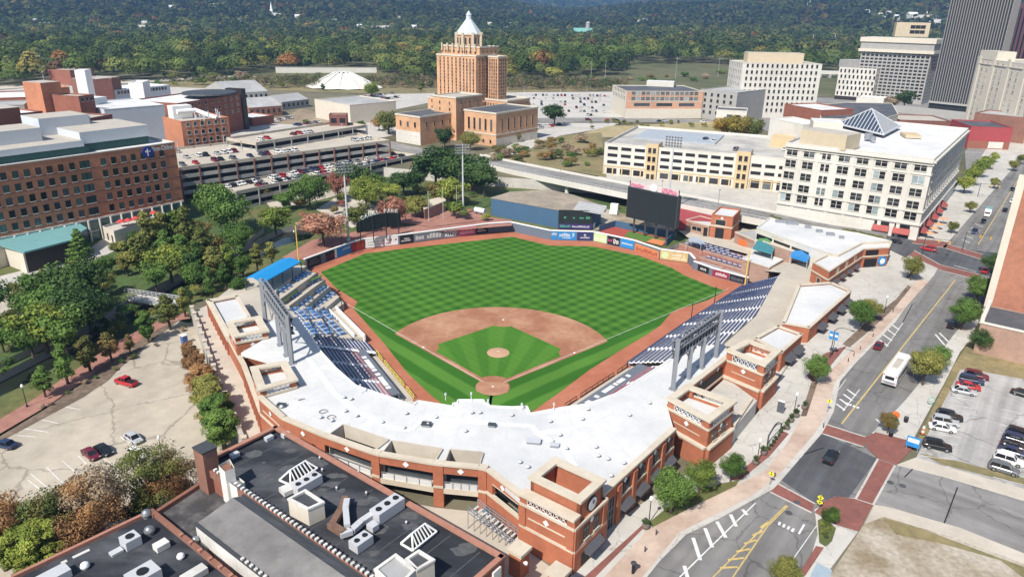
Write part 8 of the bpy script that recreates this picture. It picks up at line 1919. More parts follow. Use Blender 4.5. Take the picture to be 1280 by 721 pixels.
for i in range(60):
 x=rs.choice([rs.uniform(300,540),rs.uniform(615,790),rs.uniform(800,930),rs.uniform(180,330)]);y=np.interp(x,[180,300,480,620,790,930],[104,106,112,113,104,100])+rs.uniform(-8,3);l=rs.choice(['leaf_olive','leaf_green','leaf_blend','leaf_dry','leaf_lime']);k=rs.choice(['bush','bush','round'])
 side='west' if x<540 else 'east';T(x,y,y-rs.uniform(5,12),k,l,f'{sn[k]} {cn[l]} growth along the railway {"left" if side == "west" else "right"} of the tan tower',S,f'{sn[k]} {cn[l]} railway growth {side}',wide=1.5)
sp=[(838,641,584,'round','leaf_green'),(873,616,575,'round','leaf_lime'),(913,601,567,'round','leaf_green'),(1019,480,442,'round','leaf_green'),(1074,414,374,'round','leaf_green'),(1087,402,372,'round','leaf_olive'),(1138,350,319,'round','leaf_olive')]
for i,(x,y,t,k,l)in enumerate(sp):T(x,y,t,'fine_'+k,l,f'{cn[l]} street tree on the ballpark pavement, {ORD[i]} from the corner tower',S+.15,'street trees on the ballpark side',wide=1.05)
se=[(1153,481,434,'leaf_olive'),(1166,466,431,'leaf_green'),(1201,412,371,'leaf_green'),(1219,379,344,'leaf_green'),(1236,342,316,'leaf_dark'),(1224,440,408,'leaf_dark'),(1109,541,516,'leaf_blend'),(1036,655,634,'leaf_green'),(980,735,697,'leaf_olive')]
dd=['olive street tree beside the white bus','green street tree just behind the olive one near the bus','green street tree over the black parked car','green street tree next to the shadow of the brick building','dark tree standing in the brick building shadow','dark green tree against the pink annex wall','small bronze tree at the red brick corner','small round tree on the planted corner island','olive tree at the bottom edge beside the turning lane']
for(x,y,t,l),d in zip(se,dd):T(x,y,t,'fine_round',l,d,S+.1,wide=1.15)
bv=[(1204,242,217),(1213,232,207),(1222,222,198),(1232,212,193),(1242,203,190),(1189,292,276),(1212,266,250),(1242,236,222),(1266,214,199),(1275,205,192)]
for i,(x,y,t)in enumerate(bv):T(x,y,t,'round','leaf_lime' if i<5 else 'leaf_olive',f'{"lime" if i < 5 else "olive"} boulevard tree beyond the white office block, {ORD[(i % 5)]} going away',S+.1,'boulevard trees',wide=1.1)
for i in range(9):x=965+i*6;T(x,274+i*2.6+rs.uniform(-1,1),268+i*2.6,'bush','leaf_olive','low hedge shrub behind the white roof of the ballpark hall',S,'hedge behind the ballpark hall',wide=1.5)
for i in range(7):x=1058+i*7;T(x,292+i*1.5,285+i*1.5,'bush','leaf_olive','shrub between the ballpark hall and the white office block',S,'shrubs before the white office block',wide=1.4)
for i in range(12):x=rs.uniform(830,905);T(x,640-.5*(x-830)+rs.uniform(-3,3),634-.5*(x-830),'bush','leaf_lime','tuft of ornamental grass in the pavement bed',S+.17,'grass tufts in the pavement bed',wide=1.0,hmax=1.0)
for i in range(10):x=1026+rs.uniform(-1,10);y=rs.uniform(652,682);T(x,y,y-4,'bush',rs.choice(['leaf_green','leaf_olive']),'low shrub on the planted corner island',S+.17,'shrubs of the corner island',wide=1.0,hmax=1.1)
def paint(name,c):return mat('paint_'+name,c,.28,.04,.5,spec=.6)
PC=dict(black=(.012,.013,.015),white=(.72,.72,.71),silver=(.42,.43,.44),grey=(.13,.14,.15),red=(.42,.02,.025),maroon=(.13,.012,.022),navy=(.02,.035,.085),blue=(.03,.09,.28),tan=(.36,.31,.23))
for k,c in PC.items():paint(k,c)
mat('tyre',(.018,.018,.018),.9,.1,2);mat('wheel_rim',(.35,.36,.37),.35,.05,2,metal=.6);mat('lamp_clear',(.7,.7,.68),.2,.05,1);mat('lamp_red',(.4,.02,.02),.3,.05,1);glass('car_glass',(.012,.014,.018),.1)
CARK=dict(sedan=dict(L=4.7,W=1.8,H=1.45,sh=.86,cab=(-1.75,-1.0,.45,1.25)),suv=dict(L=4.75,W=1.9,H=1.75,sh=1.02,cab=(-2.25,-1.95,.55,1.15)),pickup=dict(L=5.7,W=1.95,H=1.85,sh=1.05,cab=(-.75,-.5,.85,1.45)),hatch=dict(L=4.2,W=1.78,H=1.55,sh=.92,cab=(-2.0,-1.6,.4,1.15)))
def loft(q,secs,mi=0):
 k=len(q.v);n=len(secs[0])
 for s in secs:q.v+=s
 for i in range(len(secs)-1):
  for j in range(n):j2=(j+1)%n;q.f.append((k+i*n+j,k+i*n+j2,k+(i+1)*n+j2,k+(i+1)*n+j));q.m.append(mi)
 q.f.append(tuple(k+j for j in range(n-1,-1,-1)));q.m.append(mi);q.f.append(tuple(k+(len(secs)-1)*n+j for j in range(n)));q.m.append(mi)
def car_parts(kind):
 c=CARK[kind];L,W,H,sh=c['L'],c['W'],c['H'],c['sh'];b=MB();hx=L/2
 st_=[(-hx,.74,.38,sh*.88),(-hx+.12,.9,.28,sh*.97),(-hx+.6,1,.2,sh),(-.4,1,.2,sh),(hx-1.3,1,.2,sh*.99),(hx-.5,.96,.2,sh*.90),(hx-.1,.86,.28,sh*.8),(hx,.72,.38,sh*.68)]
 def sec(x,w,z0,z1):w=w*W/2;return[(x,-w*.92,z0),(x,w*.92,z0),(x,w,z0+.18),(x,w*.99,z1-.14),(x,w*.88,z1),(x,-w*.88,z1),(x,-w*.99,z1-.14),(x,-w,z0+.18)]
 loft(b,[sec(*s)for s in st_])
 x0,x1,x2,x3=c['cab'];w0,w1=W/2*.9,W/2*.72
 g=MB();base=[(x0,-w0,sh-.02),(x3,-w0,sh-.04),(x3,w0,sh-.04),(x0,w0,sh-.02)];top=[(x1,-w1,H-.06),(x2,-w1,H-.06),(x2,w1,H-.06),(x1,w1,H-.06)]
 for i in range(4):j=(i+1)%4;g.face([base[i],base[j],top[j],top[i]])
 r=MB();m_=(x1+x2)/2;r.face([(x1-.05,-w1-.03,H-.07),(x2+.05,-w1-.03,H-.07),(x2-.1,-w1*.8,H),(x1+.1,-w1*.8,H)]);r.face([(x2+.05,w1+.03,H-.07),(x1-.05,w1+.03,H-.07),(x1+.1,w1*.8,H),(x2-.1,w1*.8,H)]);r.face([(x1+.1,-w1*.8,H),(x2-.1,-w1*.8,H),(x2-.1,w1*.8,H),(x1+.1,w1*.8,H)]);r.face([(x2+.05,-w1-.03,H-.07),(x2+.05,w1+.03,H-.07),(x2-.1,w1*.8,H),(x2-.1,-w1*.8,H)]);r.face([(x1-.05,w1+.03,H-.07),(x1-.05,-w1-.03,H-.07),(x1+.1,-w1*.8,H),(x1+.1,w1*.8,H)])
 for s in(-1,1):
  for(xa,xb)in((x3,x2),(x0,x1)):r.bar((xa,s*w0,sh-.03),(xb,s*w1,H-.05),.09)
  xm=(x1+x2)/2+.1;r.bar((xm,s*w0*1.0,sh),(xm,s*w1*1.02,H-.05),.1)
 if kind=='suv':r.bar((-1.95,0,sh),(-1.95,0,H-.05),.1);[r.bar((x1+.2,s*w1*.9,H+.04),(x2-.3,s*w1*.9,H+.04),.05)for s in(-1,1)]
 bed=None
 if kind=='pickup':bed=MB();bed.box((-hx+.2+x0-.1)/2,0,sh+.004,(x0-.1)-(-hx+.2),W*.74,.012)
 wh=[(hx-.95,1),(hx-.95,-1),(-hx+.95,1),(-hx+.95,-1)];wr=.34 if kind in('sedan','hatch')else .39
 return b,g,r,bed,[(x,s*(W/2-.11),wr)for x,s in wh]
CARP={}
for k in CARK:
 b,g,r,bed,wl_=car_parts(k);whm=MB();wr=wl_[0][2];whm.tube((0,-.11,0),(0,.11,0),wr,n=14)
 rim=MB();rim.tube((0,-.118,0),(0,.118,0),wr*.6,n=10)
 c=CARK[k];hl=MB();hl.box(0,0,0,.1,.38,.16);tl=MB();tl.box(0,0,0,.08,.3,.2)
 one=MB();one.add(b);one.add(r)
 k0=len(one.f);one.add(g);one.m[k0:]=[1]*(len(one.f)-k0)
 for(x,y,w_)in wl_:k0=len(one.f);one.tube((x,y-.11,w_),(x,y+.11,w_),w_,n=10);one.m[k0:]=[2]*(len(one.f)-k0)
 CARP[k]=dict(body=b.mesh('body',MATS['paint_white']),roof=r.mesh('roof',MATS['paint_white']),glass=g.mesh('windows',MATS['car_glass']),bed=bed.mesh('cargo_bed',MATS['black_metal'])if bed else None,wheel=whm.mesh('wheel',MATS['tyre']),rim=rim.mesh('rim',MATS['wheel_rim']),hl=hl.mesh('headlight',MATS['lamp_clear']),tl=tl.mesh('taillight',MATS['lamp_red']),wl=wl_,one=one.mesh('car',[MATS['paint_white'],MATS['car_glass'],MATS['tyre']]),c=c)
def own_mat(o,m):o.material_slots[0].link='OBJECT';o.material_slots[0].material=m;return o
def car(kind,colr,x,y,z,rz,label,group=None,detail=True):
 P=CARP[kind];cat=dict(pickup='pickup truck').get(kind,'car');nm='pickup_truck' if kind=='pickup' else 'car';m=MATS['paint_'+colr]
 if not detail:
  o=bpy.data.objects.new(nm,P['one']);COL.objects.link(o);o.location=(x,y,z);o.rotation_euler=(0,0,rz);own_mat(o,m);return tag(o,label,cat,group)
 t=thing(nm,label,cat,(x,y,z),rz,group);own_mat(child('body',P['body'],t),m);own_mat(child('roof',P['roof'],t),m);child('windows',P['glass'],t)
 if P['bed']:child('cargo_bed',P['bed'],t)
 for(wx,wy,wr)in P['wl']:w_=child('wheel',P['wheel'],t,(wx,wy,wr));child('rim',P['rim'],w_)
 L,W,sh=P['c']['L'],P['c']['W'],P['c']['sh']
 for s in(-1,1):child('headlight',P['hl'],t,(L/2-.1,s*W*.33,sh*.62));child('taillight',P['tl'],t,(-L/2+.06,s*W*.36,sh*.68))
 return t
def C_(kind,colr,px,py,z,toward,label,group=None,detail=True):
 """car standing at a photo pixel, nose pointing to another pixel on the same level"""
 p=G(px,py,z);q_=G(*toward,z);return car(kind,colr,*p,z,ang(p,q_),label,group,detail)
ST=S+.06
C_('pickup','red',158,480,4.63,(130,472),'red pickup truck with black bed alone in the sandy car park');C_('sedan','silver',167,550,4.63,(185,562),'silver sedan in the car park beside the white car');C_('sedan','black',130,565,4.63,(148,577),'black sedan in the car park beside the maroon one');C_('sedan','maroon',114,570,4.63,(130,582),'maroon sedan in the car park beside the black one');C_('hatch','white',172,570,4.63,(190,582),'white hatchback in the car park under the thinning olive tree');C_('sedan','navy',7,558,4.63,(-20,552),'dark navy car at the left picture edge of the car park')
AL=G(1038,574,S);
C_('suv','black',1038,574,ST,(1080,510),'black car crossing the junction between the red brick crosswalks');C_('sedan','maroon',1098,434,ST,(1120,402),'maroon car parked at the ballpark kerb by the hatched bay');C_('sedan','black',1189,408,ST,(1206,380),'black car parked under the green street tree');C_('pickup','navy',1218,291,ST,(1205,318),'dark blue pickup waiting at the far junction');C_('sedan','black',1229,278,ST,(1216,300),'black car queued behind the dark blue pickup');C_('sedan','black',1256,264,ST,(1270,240),'dark car driving away on the right of the boulevard');C_('sedan','white',1265,253,ST,(1250,275),'white car on the boulevard beside the dark one');C_('sedan','white',1272,236,ST,(1258,258),'white car farther up the boulevard');C_('sedan','black',1265,238,ST,(1252,258),'black car near the top of the boulevard');C_('suv','white',1277,229,ST,(1262,250),'white van-like car at the right picture edge of the boulevard');C_('suv','red',1160,313,ST,(1130,307),'dark red car on the far brick crosswalk');C_('sedan','black',1118,303,ST,(1090,296),'black car beside the red awnings of the white office block');C_('sedan','red',1231,340,ST,(1245,318),'red car in the shadow of the brick building')
p=G(1234,270,ST);t=thing('box_truck','white box truck with a teal top in the boulevard queue','truck',(*p,ST),ang(p,G(1221,294,ST)));L0=t.location
def loc_child(q,name,m,parent):o=bpy.data.objects.new(name,q.mesh(name,MATS[m]));COL.objects.link(o);o.parent=parent;return o
q=MB();q.box(-.9,0,.75,4.2,2.2,2.3);loc_child(q,'cargo_box','white_paint',t);q=MB();q.box(-.9,0,3.06,4.25,2.25,.1);loc_child(q,'box_top','teal_roof',t);q=MB();q.box(2.0,0,.45,1.7,2.0,.9);q.box(1.8,0,1.35,1.2,1.9,.75);loc_child(q,'cab','paint_white',t);q=MB();q.box(2.35,0,1.42,.16,1.7,.6);loc_child(q,'windscreen','car_glass',t)
for x in(2.0,-1.8):
 for s in(-.95,.95):q=MB();q.tube((x,s-.13,.42),(x,s+.13,.42),.42,n=12);loc_child(q,'wheel','tyre',t)
p=G(1119,470,ST);rz=ang(p,G(1146,432,ST));t=thing('city_bus','white single-deck bus driving up the street','bus',(*p,ST),rz);BL,BW,BH=12.6,2.9,3.3
q=MB();
loft(q,[[(x,-w*BW/2,z0),(x,w*BW/2,z0),(x,w*BW/2,z1-.25),(x,w*BW/2*.86,z1),(x,-w*BW/2*.86,z1),(x,-w*BW/2,z1-.25)]for x,w,z0,z1 in((-BL/2,.93,.5,BH-.1),(-BL/2+.2,1,.35,BH),(BL/2-.3,1,.35,BH),(BL/2,.92,.45,BH-.25))]);loc_child(q,'body','paint_white',t)
for s in(-1,1):
 for i in range(7):q=MB();q.box(-BL/2+1.2+i*1.32,s*BW/2,1.35,1.18,.03,.95);loc_child(q,'side_window','car_glass',t)
q=MB();q.box(BL/2-.02,0,1.1,.1,BW*.82,1.3);loc_child(q,'windscreen','car_glass',t);q=MB();q.box(-BL/2+.01,0,1.7,.06,BW*.62,.75);loc_child(q,'rear_window','car_glass',t);q=MB();q.box(-BL/2,0,.75,.08,BW*.7,.5);loc_child(q,'rear_grille','grey_metal',t);q=MB();q.box(-.6,0,BH,5.4,1.2,.16);loc_child(q,'roof_unit','roof_tan',t);q=MB();q.box(-BL/2+.1,0,.3,.3,BW*.96,.3);loc_child(q,'bumper','black_metal',t)
for s in(-1,1):
 for z in(.95,2.5):q=MB();q.box(-BL/2-.01,s*BW*.4,z,.06,.18,.3);loc_child(q,'taillight','lamp_red',t)
 q=MB();q.box(BL/2-.05,s*BW*.36,.7,.1,.35,.25);loc_child(q,'headlight','lamp_clear',t)
 for x in(BL/2-2.4,-BL/2+2.6):q=MB();q.tube((x,s*(BW/2-.28),.5),(x,s*(BW/2+.0),.5),.5,n=14);loc_child(q,'wheel','tyre',t)
DIR=(60,16)
rp_=[('suv','maroon',1220,472,'maroon SUV at the far end of the near row in the asphalt car park'),('suv','navy',1214,478,'navy SUV beside the maroon one in the asphalt car park'),('sedan','red',1210,485,'red car between the navy SUV and the silver car'),('sedan','silver',1204,491,'silver car at the near end of the first group in the asphalt car park'),('suv','black',1186,523,'black SUV in the middle group of the near row'),('suv','silver',1181,530,'silver SUV in the middle group of the near row'),('sedan','white',1177,537,'pale car at the near end of the middle group'),('suv','black',1171,560,'long black SUV alone by the blue sign board')]
for k,c,x,y,l in rp_:C_(k,c,x,y,S+.07,(x+30,y+6),l)
rq=[('sedan','black',1279,495,'black car at the right edge of the car park, farthest in its row'),('suv','black',1275,546,'black SUV leading the far row group of the car park'),('suv','navy',1271,553,'navy SUV second in the far row group of the car park'),('sedan','black',1268,560,'black car third in the far row group of the car park'),('sedan','navy',1265,567,'dark car fourth in the far row group next to the white one'),('suv','white',1260,578,'white boxy car with black roof racks in the far row'),('suv','grey',1254,589,'dark grey SUV at the near end of the far row')]
for k,c,x,y,l in rq:C_(k,c,x,y,S+.07,(x+30,y+9),l)
def row_cars(A,B_,z,n,where,seedv,fill=.8,turn=90,far=True,cols=None,jit=.25):
 rg=random.Random(seedv);a=ang(A,B_);l=dist2(A,B_)
 for i in range(n):
  if rg.random()>fill:continue
  p=seg_pt(A,B_,(i+.5)/n);c=rg.choice(cols or['white','white','white','silver','silver','grey','grey','black','black','navy','maroon','red' if rg.random()<.5 else 'tan']);k=rg.choice(['sedan','suv','suv','hatch','pickup' if rg.random()<.3 else 'sedan']);kn=dict(sedan='car',suv='SUV',hatch='hatchback',pickup='pickup')[k]
  car(k,c,p[0]+rg.uniform(-jit,jit),p[1]+rg.uniform(-jit,jit),z,a+R(turn)+(math.pi if rg.random()<.5 else 0),f'{c} {kn} parked {where}',f'{c} {kn}s {where}',not far)
def inP(P,u,v):return(P[0][0]+(P[1][0]-P[0][0])*u+(P[3][0]-P[0][0])*v,P[0][1]+(P[1][1]-P[0][1])*u+(P[3][1]-P[0][1])*v)
P1,P2,P3=DK1[2],DK2[2],DK3[2]
row_cars(inP(P1,.03,.18),inP(P1,.55,.18),17.4,20,'in the front row on the upper hospital deck',3,.62);row_cars(inP(P1,.02,.5),inP(P1,.5,.5),17.4,18,'in the middle row on the upper hospital deck',4,.6);row_cars(inP(P1,.72,.3),inP(P1,.98,.3),17.4,10,'at the far end of the upper hospital deck',5,.6);row_cars(inP(P1,.02,.85),inP(P1,.25,.85),17.4,9,'by the laboratory end of the upper hospital deck',6,.5)
row_cars(inP(P2,.12,.22),inP(P2,.95,.22),9.9,36,'along the outer edge of the lower hospital deck',7,.82);row_cars(inP(P2,.03,.78),inP(P2,.97,.78),9.9,40,'along the inner edge of the lower hospital deck',8,.78);row_cars(inP(P3,.05,.4),inP(P3,.6,.4),20.9,18,'on the rear ramp of the hospital deck',9,.35)
for k,(y,n,f)in enumerate(((119.5,13,.75),(123.5,12,.8),(127.5,12,.7),(131,12,.55),(134.5,12,.3),(139,12,.35),(143.5,14,.5))):row_cars(G(645,y,S),G(762,y+1.5,S),S+.06,n*2,f'in the pale lot behind the dark tree, {ORD[k]} row',20+k,f*.55)
row_cars(G(452,122,S),G(492,117,S),S+.06,12,'in the lot behind the box store',31,.8);row_cars(G(470,126,S),G(500,122,S),S+.06,9,'in the lot behind the box store',32,.7);row_cars(G(345,152,S),G(365,148,S),S+.06,6,'in the yard behind the rear ramp',33,.7);row_cars(G(438,144,S),G(475,143,S),S+.06,10,'in front of the box store',34,.6);row_cars(G(352,160,S),G(400,153,S),S+.06,12,'in the yard behind the rear ramp',35,.5)
row_cars(G(645,165,S),G(700,157,S),S+.1,12,'in the forecourt between the tan hall and the dark tree',36,.45);row_cars(G(648,176,S),G(656,171,S),S+.1,2,'against the tan hall',37,1.0)
row_cars(UV(pd_a,30,40),UV(pd_a,30,100),21.95,16,'on the roof of the buff-towered parking deck',38,.25);row_cars(UV(pd_a,46,20),UV(pd_a,46,90),21.95,16,'on the roof of the buff-towered parking deck',39,.2);row_cars(G(720,150.5,S),G(900,154,S),S+.15,30,'on the road below the pink building',40,.16,turn=0)
def street_lamp(px,py,z,h,label,group=None):
 p=G(px,py,z);t=thing('street_lamp',label,'street lamp',(*p,z),0,group);q=MB();q.tube((*p,z),(*p,z+h),.09,.06,8);q.lathe((*p,z),[(.22,0),(.22,.3),(.1,.5)],8);q.build('pole',MATS['black_metal'],t);q=MB();q.lathe((*p,z+h),[(.1,0),(.25,.12),(.27,.5),(.12,.72),(.03,.8)],10);q.build('lantern',MATS['white_paint'],t)
street_lamp(34,508,4.66,4.4,'black lamp post on the red brick path beside the canal',None);street_lamp(203,572,4.6,4.0,'dark lamp post among the trees by the white hatchback',None);street_lamp(369,306,3.3,4.5,'black lamp post on the brick plaza near the yellow foul pole',None);street_lamp(427,305,3.3,4.0,'black lamp post on the plaza beside the white mast',None)
for i,(x,y)in enumerate(((811,653),(992,518),(946,578),(1134,347),(1040,443),(1105,391))):street_lamp(x,y,S+.15,4.2,f'black lantern lamp on the ballpark pavement, {ORD[i]} of six','lantern lamps on the ballpark pavement')
p=G(1037,447,S+.15);t=thing('street_light','tall curved-arm street light with two blue banners on the ballpark pavement','street light',(*p,S+.15));zt_=ZT(p,413);q=MB();q.tube((*p,S),(*p,zt_),.12,.1,8);c=[(0,0),(.6,.7),(1.7,1.1),(3.4,1.0)];
for(a0,b0),(a1,b1)in zip(c,c[1:]):q.tube((*UV(p,0,a0),zt_+b0),(*UV(p,0,a1),zt_+b1),.08,.07,8)
q.build('pole',MATS['dark_metal'],t);q=MB();q.box(*UV(p,0,3.7),zt_+.9,.9,.35,.15,R(-35));q.build('lamp_head',MATS['dark_metal'],t)
for s in(-1,1):q=MB();q.wall(UV(p,0,s*.15),UV(p,0,s*.95),zt_-2.3,zt_-.3,.04);o=q.build('banner',MATS['ad_blue'],t);q=MB();q.wall(UV(p,-.05,s*.25),UV(p,-.05,s*.85),zt_-1.5,zt_-1.0,.03);q.build('banner_mark',MATS['ad_white'],o)
for i,(x,y,tp,l)in enumerate(((1034,515,500,'yellow pedestrian sign near the bus side of the junction'),(962,606,591,'yellow pedestrian sign on the pink pavers at the ballpark kerb'),(1023,636,620,'yellow double pedestrian sign at the planted corner'))):
 p=G(x,y,S+.13);h=max(2.6,ZT(p,tp)-S);t=thing('crossing_sign',l,'sign',(*p,S+.13));q=MB();q.tube((*p,S),(*p,S+h),.05,n=6);q.build('post',MATS['grey_metal'],t)
 for k,dz in enumerate((0,)if i<2 else(0,-.85)):
  q=MB();z=S+h-.2+dz;a=UV(p,-.08,-.5);b_=UV(p,-.08,.5);m_=UV(p,-.08,0);q.face([(*a,z),(*m_,z-.5),(*b_,z),(*m_,z+.5)]);q.face([(*UV(a,.04,0),z),(*UV(m_,.04,0),z+.5),(*UV(b_,.04,0),z),(*UV(m_,.04,0),z-.5)]);o=q.build('sign_plate',mat('sign_yellow',(.75,.68,.03),.5,.05,1),t)
  q=MB();q.bar((*UV(p,-.1,0),z-.35),(*UV(p,-.1,.02),z+.2),.14,.03);q.bar((*UV(p,-.1,-.2),z-.1),(*UV(p,-.1,.2),z+.05),.1,.03);q.tube((*UV(p,-.1,0),z+.33),(*UV(p,-.12,0),z+.33),.1,n=8);q.build('walker_mark',MATS['black_metal'],o)
for i,(x,y)in enumerate(((1067,445),(1075,437),(1091,421),(1060,452),(1116,390),(820,668),(806,689),(1029,534),(968,596))):
 p=G(x,y,S+.15);o=MB().tube((*p,S+.1),(*p,S+1.0),.1,n=8).lathe((*p,S+1.0),[(.12,0),(.1,.08),(.01,.12)],8).build('bollard',MATS['dark_metal']);tag(o,'short dark bollard along the pink paver kerb','bollard','bollards along the ballpark kerb')
mat('planter_pot',(.16,.13,.11),.8,.1,1)
for i,(x,y)in enumerate(((807,660),(988,527),(983,536),(995,521),(1005,511),(944,580),(954,568),(1138,346))):
 p=G(x,y,S+.15);t=thing('planter',f'round brown planter with dark plants on the ballpark pavement, {ORD[i]} of eight','planter',(*p,S+.15),0,'planters on the ballpark pavement');q=MB();q.lathe((*p,S+.15),[(.4,0),(.6,.5),(.55,.8)],12);q.build('pot',MATS['planter_pot'],t)
 cm,_=TREE[('bush',i%3)];o=child('plant',cm,t,(0,0,.7));o.scale=(1.2,)*3;own_mat(o,MATS['leaf_dark'])
for i in range(12):
 x,y=960+i*3.2,562-i*4.2;T(x,y,y-5,'bush','leaf_dark','dark shrub in the planter bed along the ballpark pavement',S+.17,'planter bed shrubs',hmax=1.3)
for i,(x,y,cl,l)in enumerate(((231,429,'blue','blue portable toilet at the corner of the car park'),(975,515,'white','pale kiosk panel on the ballpark pavement bed'))):
 p=G(x,y,4.6 if i==0 else S+.15);z=4.6 if i==0 else S+.15;t=thing('portable_toilet' if i==0 else 'info_panel',l,'toilet' if i==0 else 'sign',(*p,z));q=MB();q.box(*p,z,1.2 if i==0 else 1.3,1.2 if i==0 else .3,2.1 if i==0 else 2.4,R(-35));q.build('cabin' if i==0 else 'panel',MATS['paint_'+cl]if i==0 else MATS['grey_glass'],t);q=MB();q.box(*p,z+(2.1 if i==0 else 2.4),1.3,1.3 if i==0 else .4,.18,R(-35));q.build('cover',MATS['white_paint'],t)
p0,p1=G(959,556,S+.15),G(975,541,S+.15);t=thing('arched_gate','dark arched metal arbor over the planter bed on the ballpark pavement','arbor',(*seg_pt(p0,p1,.5),S+.15));q=MB()
for k in range(10):
 a0,a1=k/10,(k+1)/10;f=lambda s:(*seg_pt(p0,p1,s),S+2.2+1.2*math.sin(math.pi*s));q.bar(f(a0),f(a1),.16);q.bar((f(a0)[0],f(a0)[1],f(a0)[2]-.35),(f(a1)[0],f(a1)[1],f(a1)[2]-.35),.1)
q.build('arch',MATS['dark_metal'],t)
for pp in(p0,p1):q=MB();q.bar((*pp,S),(*pp,S+2.3),.2);q.build('post',MATS['dark_metal'],t)
rw=thing('stone_wall','long pale stone retaining wall with posts between the car park and the alley','wall',(*G(262,450,8),4.6));L_=WALL_L;q=MB()
for a,b_ in zip(L_,L_[1:]):q.wall(a,b_,3.5,9.0,.7,off=-.35)
q.build('wall_face',MATS['stone_grey'],rw)
for k in range(17):p=poly_at(L_,k/16);o=MB().box(*p,3.5,.8,.8,6.0,R(25)).build('post',MATS['concrete'],rw);MB().box(*p,9.5,1.0,1.0,.25,R(25)).build('post_cap',MATS['stone'],o)
o=MB();a,b_=G(200,362,5),G(300,345,5)
fbz=4.9;f0,f1=G(156,366,fbz),G(226,376,fbz);g0,g1=G(160,375,fbz),G(222,385,fbz);fbg=thing('footbridge','grey steel footbridge with railings across the canal','bridge',(*seg_pt(f0,g1,.5),4));q=MB();q.prism(ccw([f0,f1,g1,g0]),fbz-.35,fbz,bottom=True);q.build('deck',MATS['concrete'],fbg)
for A,B_ in((f0,f1),(g0,g1)):
 q=MB();
 for z in(.1,.6,1.1,1.5):q.bar((*A,fbz+z),(*B_,fbz+z),.1)
 for k in range(15):p=seg_pt(A,B_,k/14);q.bar((*p,fbz-.3),(*p,fbz+1.5),.12)
 q.build('railing',MATS['light_metal'],fbg)
sh_=thing('picnic_shelter','small brick-based shelter with a white sloping roof on the far canal bank','shelter',(*G(40,372,5),5));P=GL([(27,372),(38,378),(47,368),(36,362)],7.8);q=MB();q.face([(*P[0],7.3),(*P[1],7.3),(*P[2],8.8),(*P[3],8.8)]);q.build('roof',MATS['white_paint'],sh_);[MB().bar((*p,5),(*p,7.4+.7*(i>1)),.25).build('post',MATS['dull_brick'],sh_)for i,p in enumerate(P)];q=MB();q.prism(offset_poly(ccw(P),-.6),5,6.4);q.build('base',MATS['dull_brick'],sh_)
p=G(600,267,3.5);t=thing('utility_trailer','white tank trailer parked by the end of the blue wall','trailer',(*p,3.4),R(-30));q=MB();q.tube((-2.4,0,1.5),(2.4,0,1.5),1.0,n=14);loc_child(q,'tank','white_paint',t);q=MB();q.box(0,0,.5,5.2,1.8,.25);q.bar((2.5,0,.6),(4,0,.5),.2);loc_child(q,'chassis','grey_metal',t)
for s in(-.8,.8):q=MB();q.tube((-1,s-.12,.4),(-1,s+.12,.4),.4,n=12);loc_child(q,'wheel','tyre',t)
for i,(x,y,l)in enumerate(((768,261,'white utility box beside the video board, upper one'),(767,268,'white utility box beside the video board, lower one'),(738,285,'white machine next to the message board'))):
 p=G(x,y,3.3);t=thing('utility_box',l,'box',(*p,3.2));q=MB();q.box(*p,3.5,3.2,1.8,2.0,R(-20));q.build('casing',MATS['white_paint'],t);q=MB();q.box(*p,3.2,3.0,1.6,.32,R(-20));q.build('skid',MATS['dark_metal'],t)
for i,(x0,y0,x1,y1)in enumerate(((1203,312,1226,300),(1152,318,1178,326),(1222,246,1252,252))):
 p=G(x0,y0,S+.13);zt_=S+6.4;t=thing('traffic_signal',('traffic signal mast on the far side of the second junction','traffic signal mast by the brick crosswalk of the second junction','traffic signal mast far up the boulevard')[i],'traffic light',(*p,S+.13));q_=G(x1,y1,S+5);d=UV(p,0,7.5);q=MB();q.tube((*p,S),(*p,zt_),.13,.1,8);q.tube((*p,zt_-.4),(*d,zt_),.09,.06,8);q.build('mast',MATS['dark_metal'],t)
 for k in(.55,.95):c=seg_pt(p,d,k);q=MB();q.box(*c,zt_-1.3,.4,.4,1.1,R(-35));o=q.build('signal_head',mat('signal_yellow',(.55,.33,.04),.5,.05,1),t)
p=G(1139,563,S+.2);t=thing('parking_sign','blue and white parking sign board at the car park corner','sign',(*p,S));q=MB();q.wall(UV(p,0,-1.1),UV(p,0,1.1),S+1.0,S+3.0,.12);q.build('sign_panel',MATS['ad_blue'],t);[MB().bar((*UV(p,.06,s),S),(*UV(p,.06,s),S+1.0),.12).build('post',MATS['grey_metal'],t)for s in(-.9,.9)];q=MB();q.wall(UV(p,-.05,-.9),UV(p,-.05,.9),S+1.9,S+2.7,.03);q.build('sign_face',MATS['ad_white'],t)
p=G(1117,530,S+.2);o=thing('construction_sign','round orange sign at the kerb beside the small bronze tree','sign',(*p,S));q=MB();q.tube((*p,S),(*p,S+2.4),.05,n=6);q.build('post',MATS['grey_metal'],o);q=MB();q.tube((*p,S+2.3),(*UV(p,-.06,0),S+2.3),.75,n=12);q.build('sign_plate',MATS['ad_orange'],o)
p=G(1163,505,S+.13);t=thing('bike_rack','green loop bicycle rack on the pavement beside the car park','bike rack',(*p,S+.13));q=MB()
for k in range(12):a0,a1=2*math.pi*k/12,2*math.pi*(k+1)/12;q.tube((p[0]+.7*math.cos(a0),p[1],S+1.0+.7*math.sin(a0)),(p[0]+.7*math.cos(a1),p[1],S+1.0+.7*math.sin(a1)),.06,n=6)
q.build('loop',MATS['ad_green'],t);q=MB();q.box(*p,S+.13,1.0,.3,.1);q.build('foot',MATS['grey_metal'],t)
mat('cafe_orange',(.62,.30,.16),.7,.1,1)
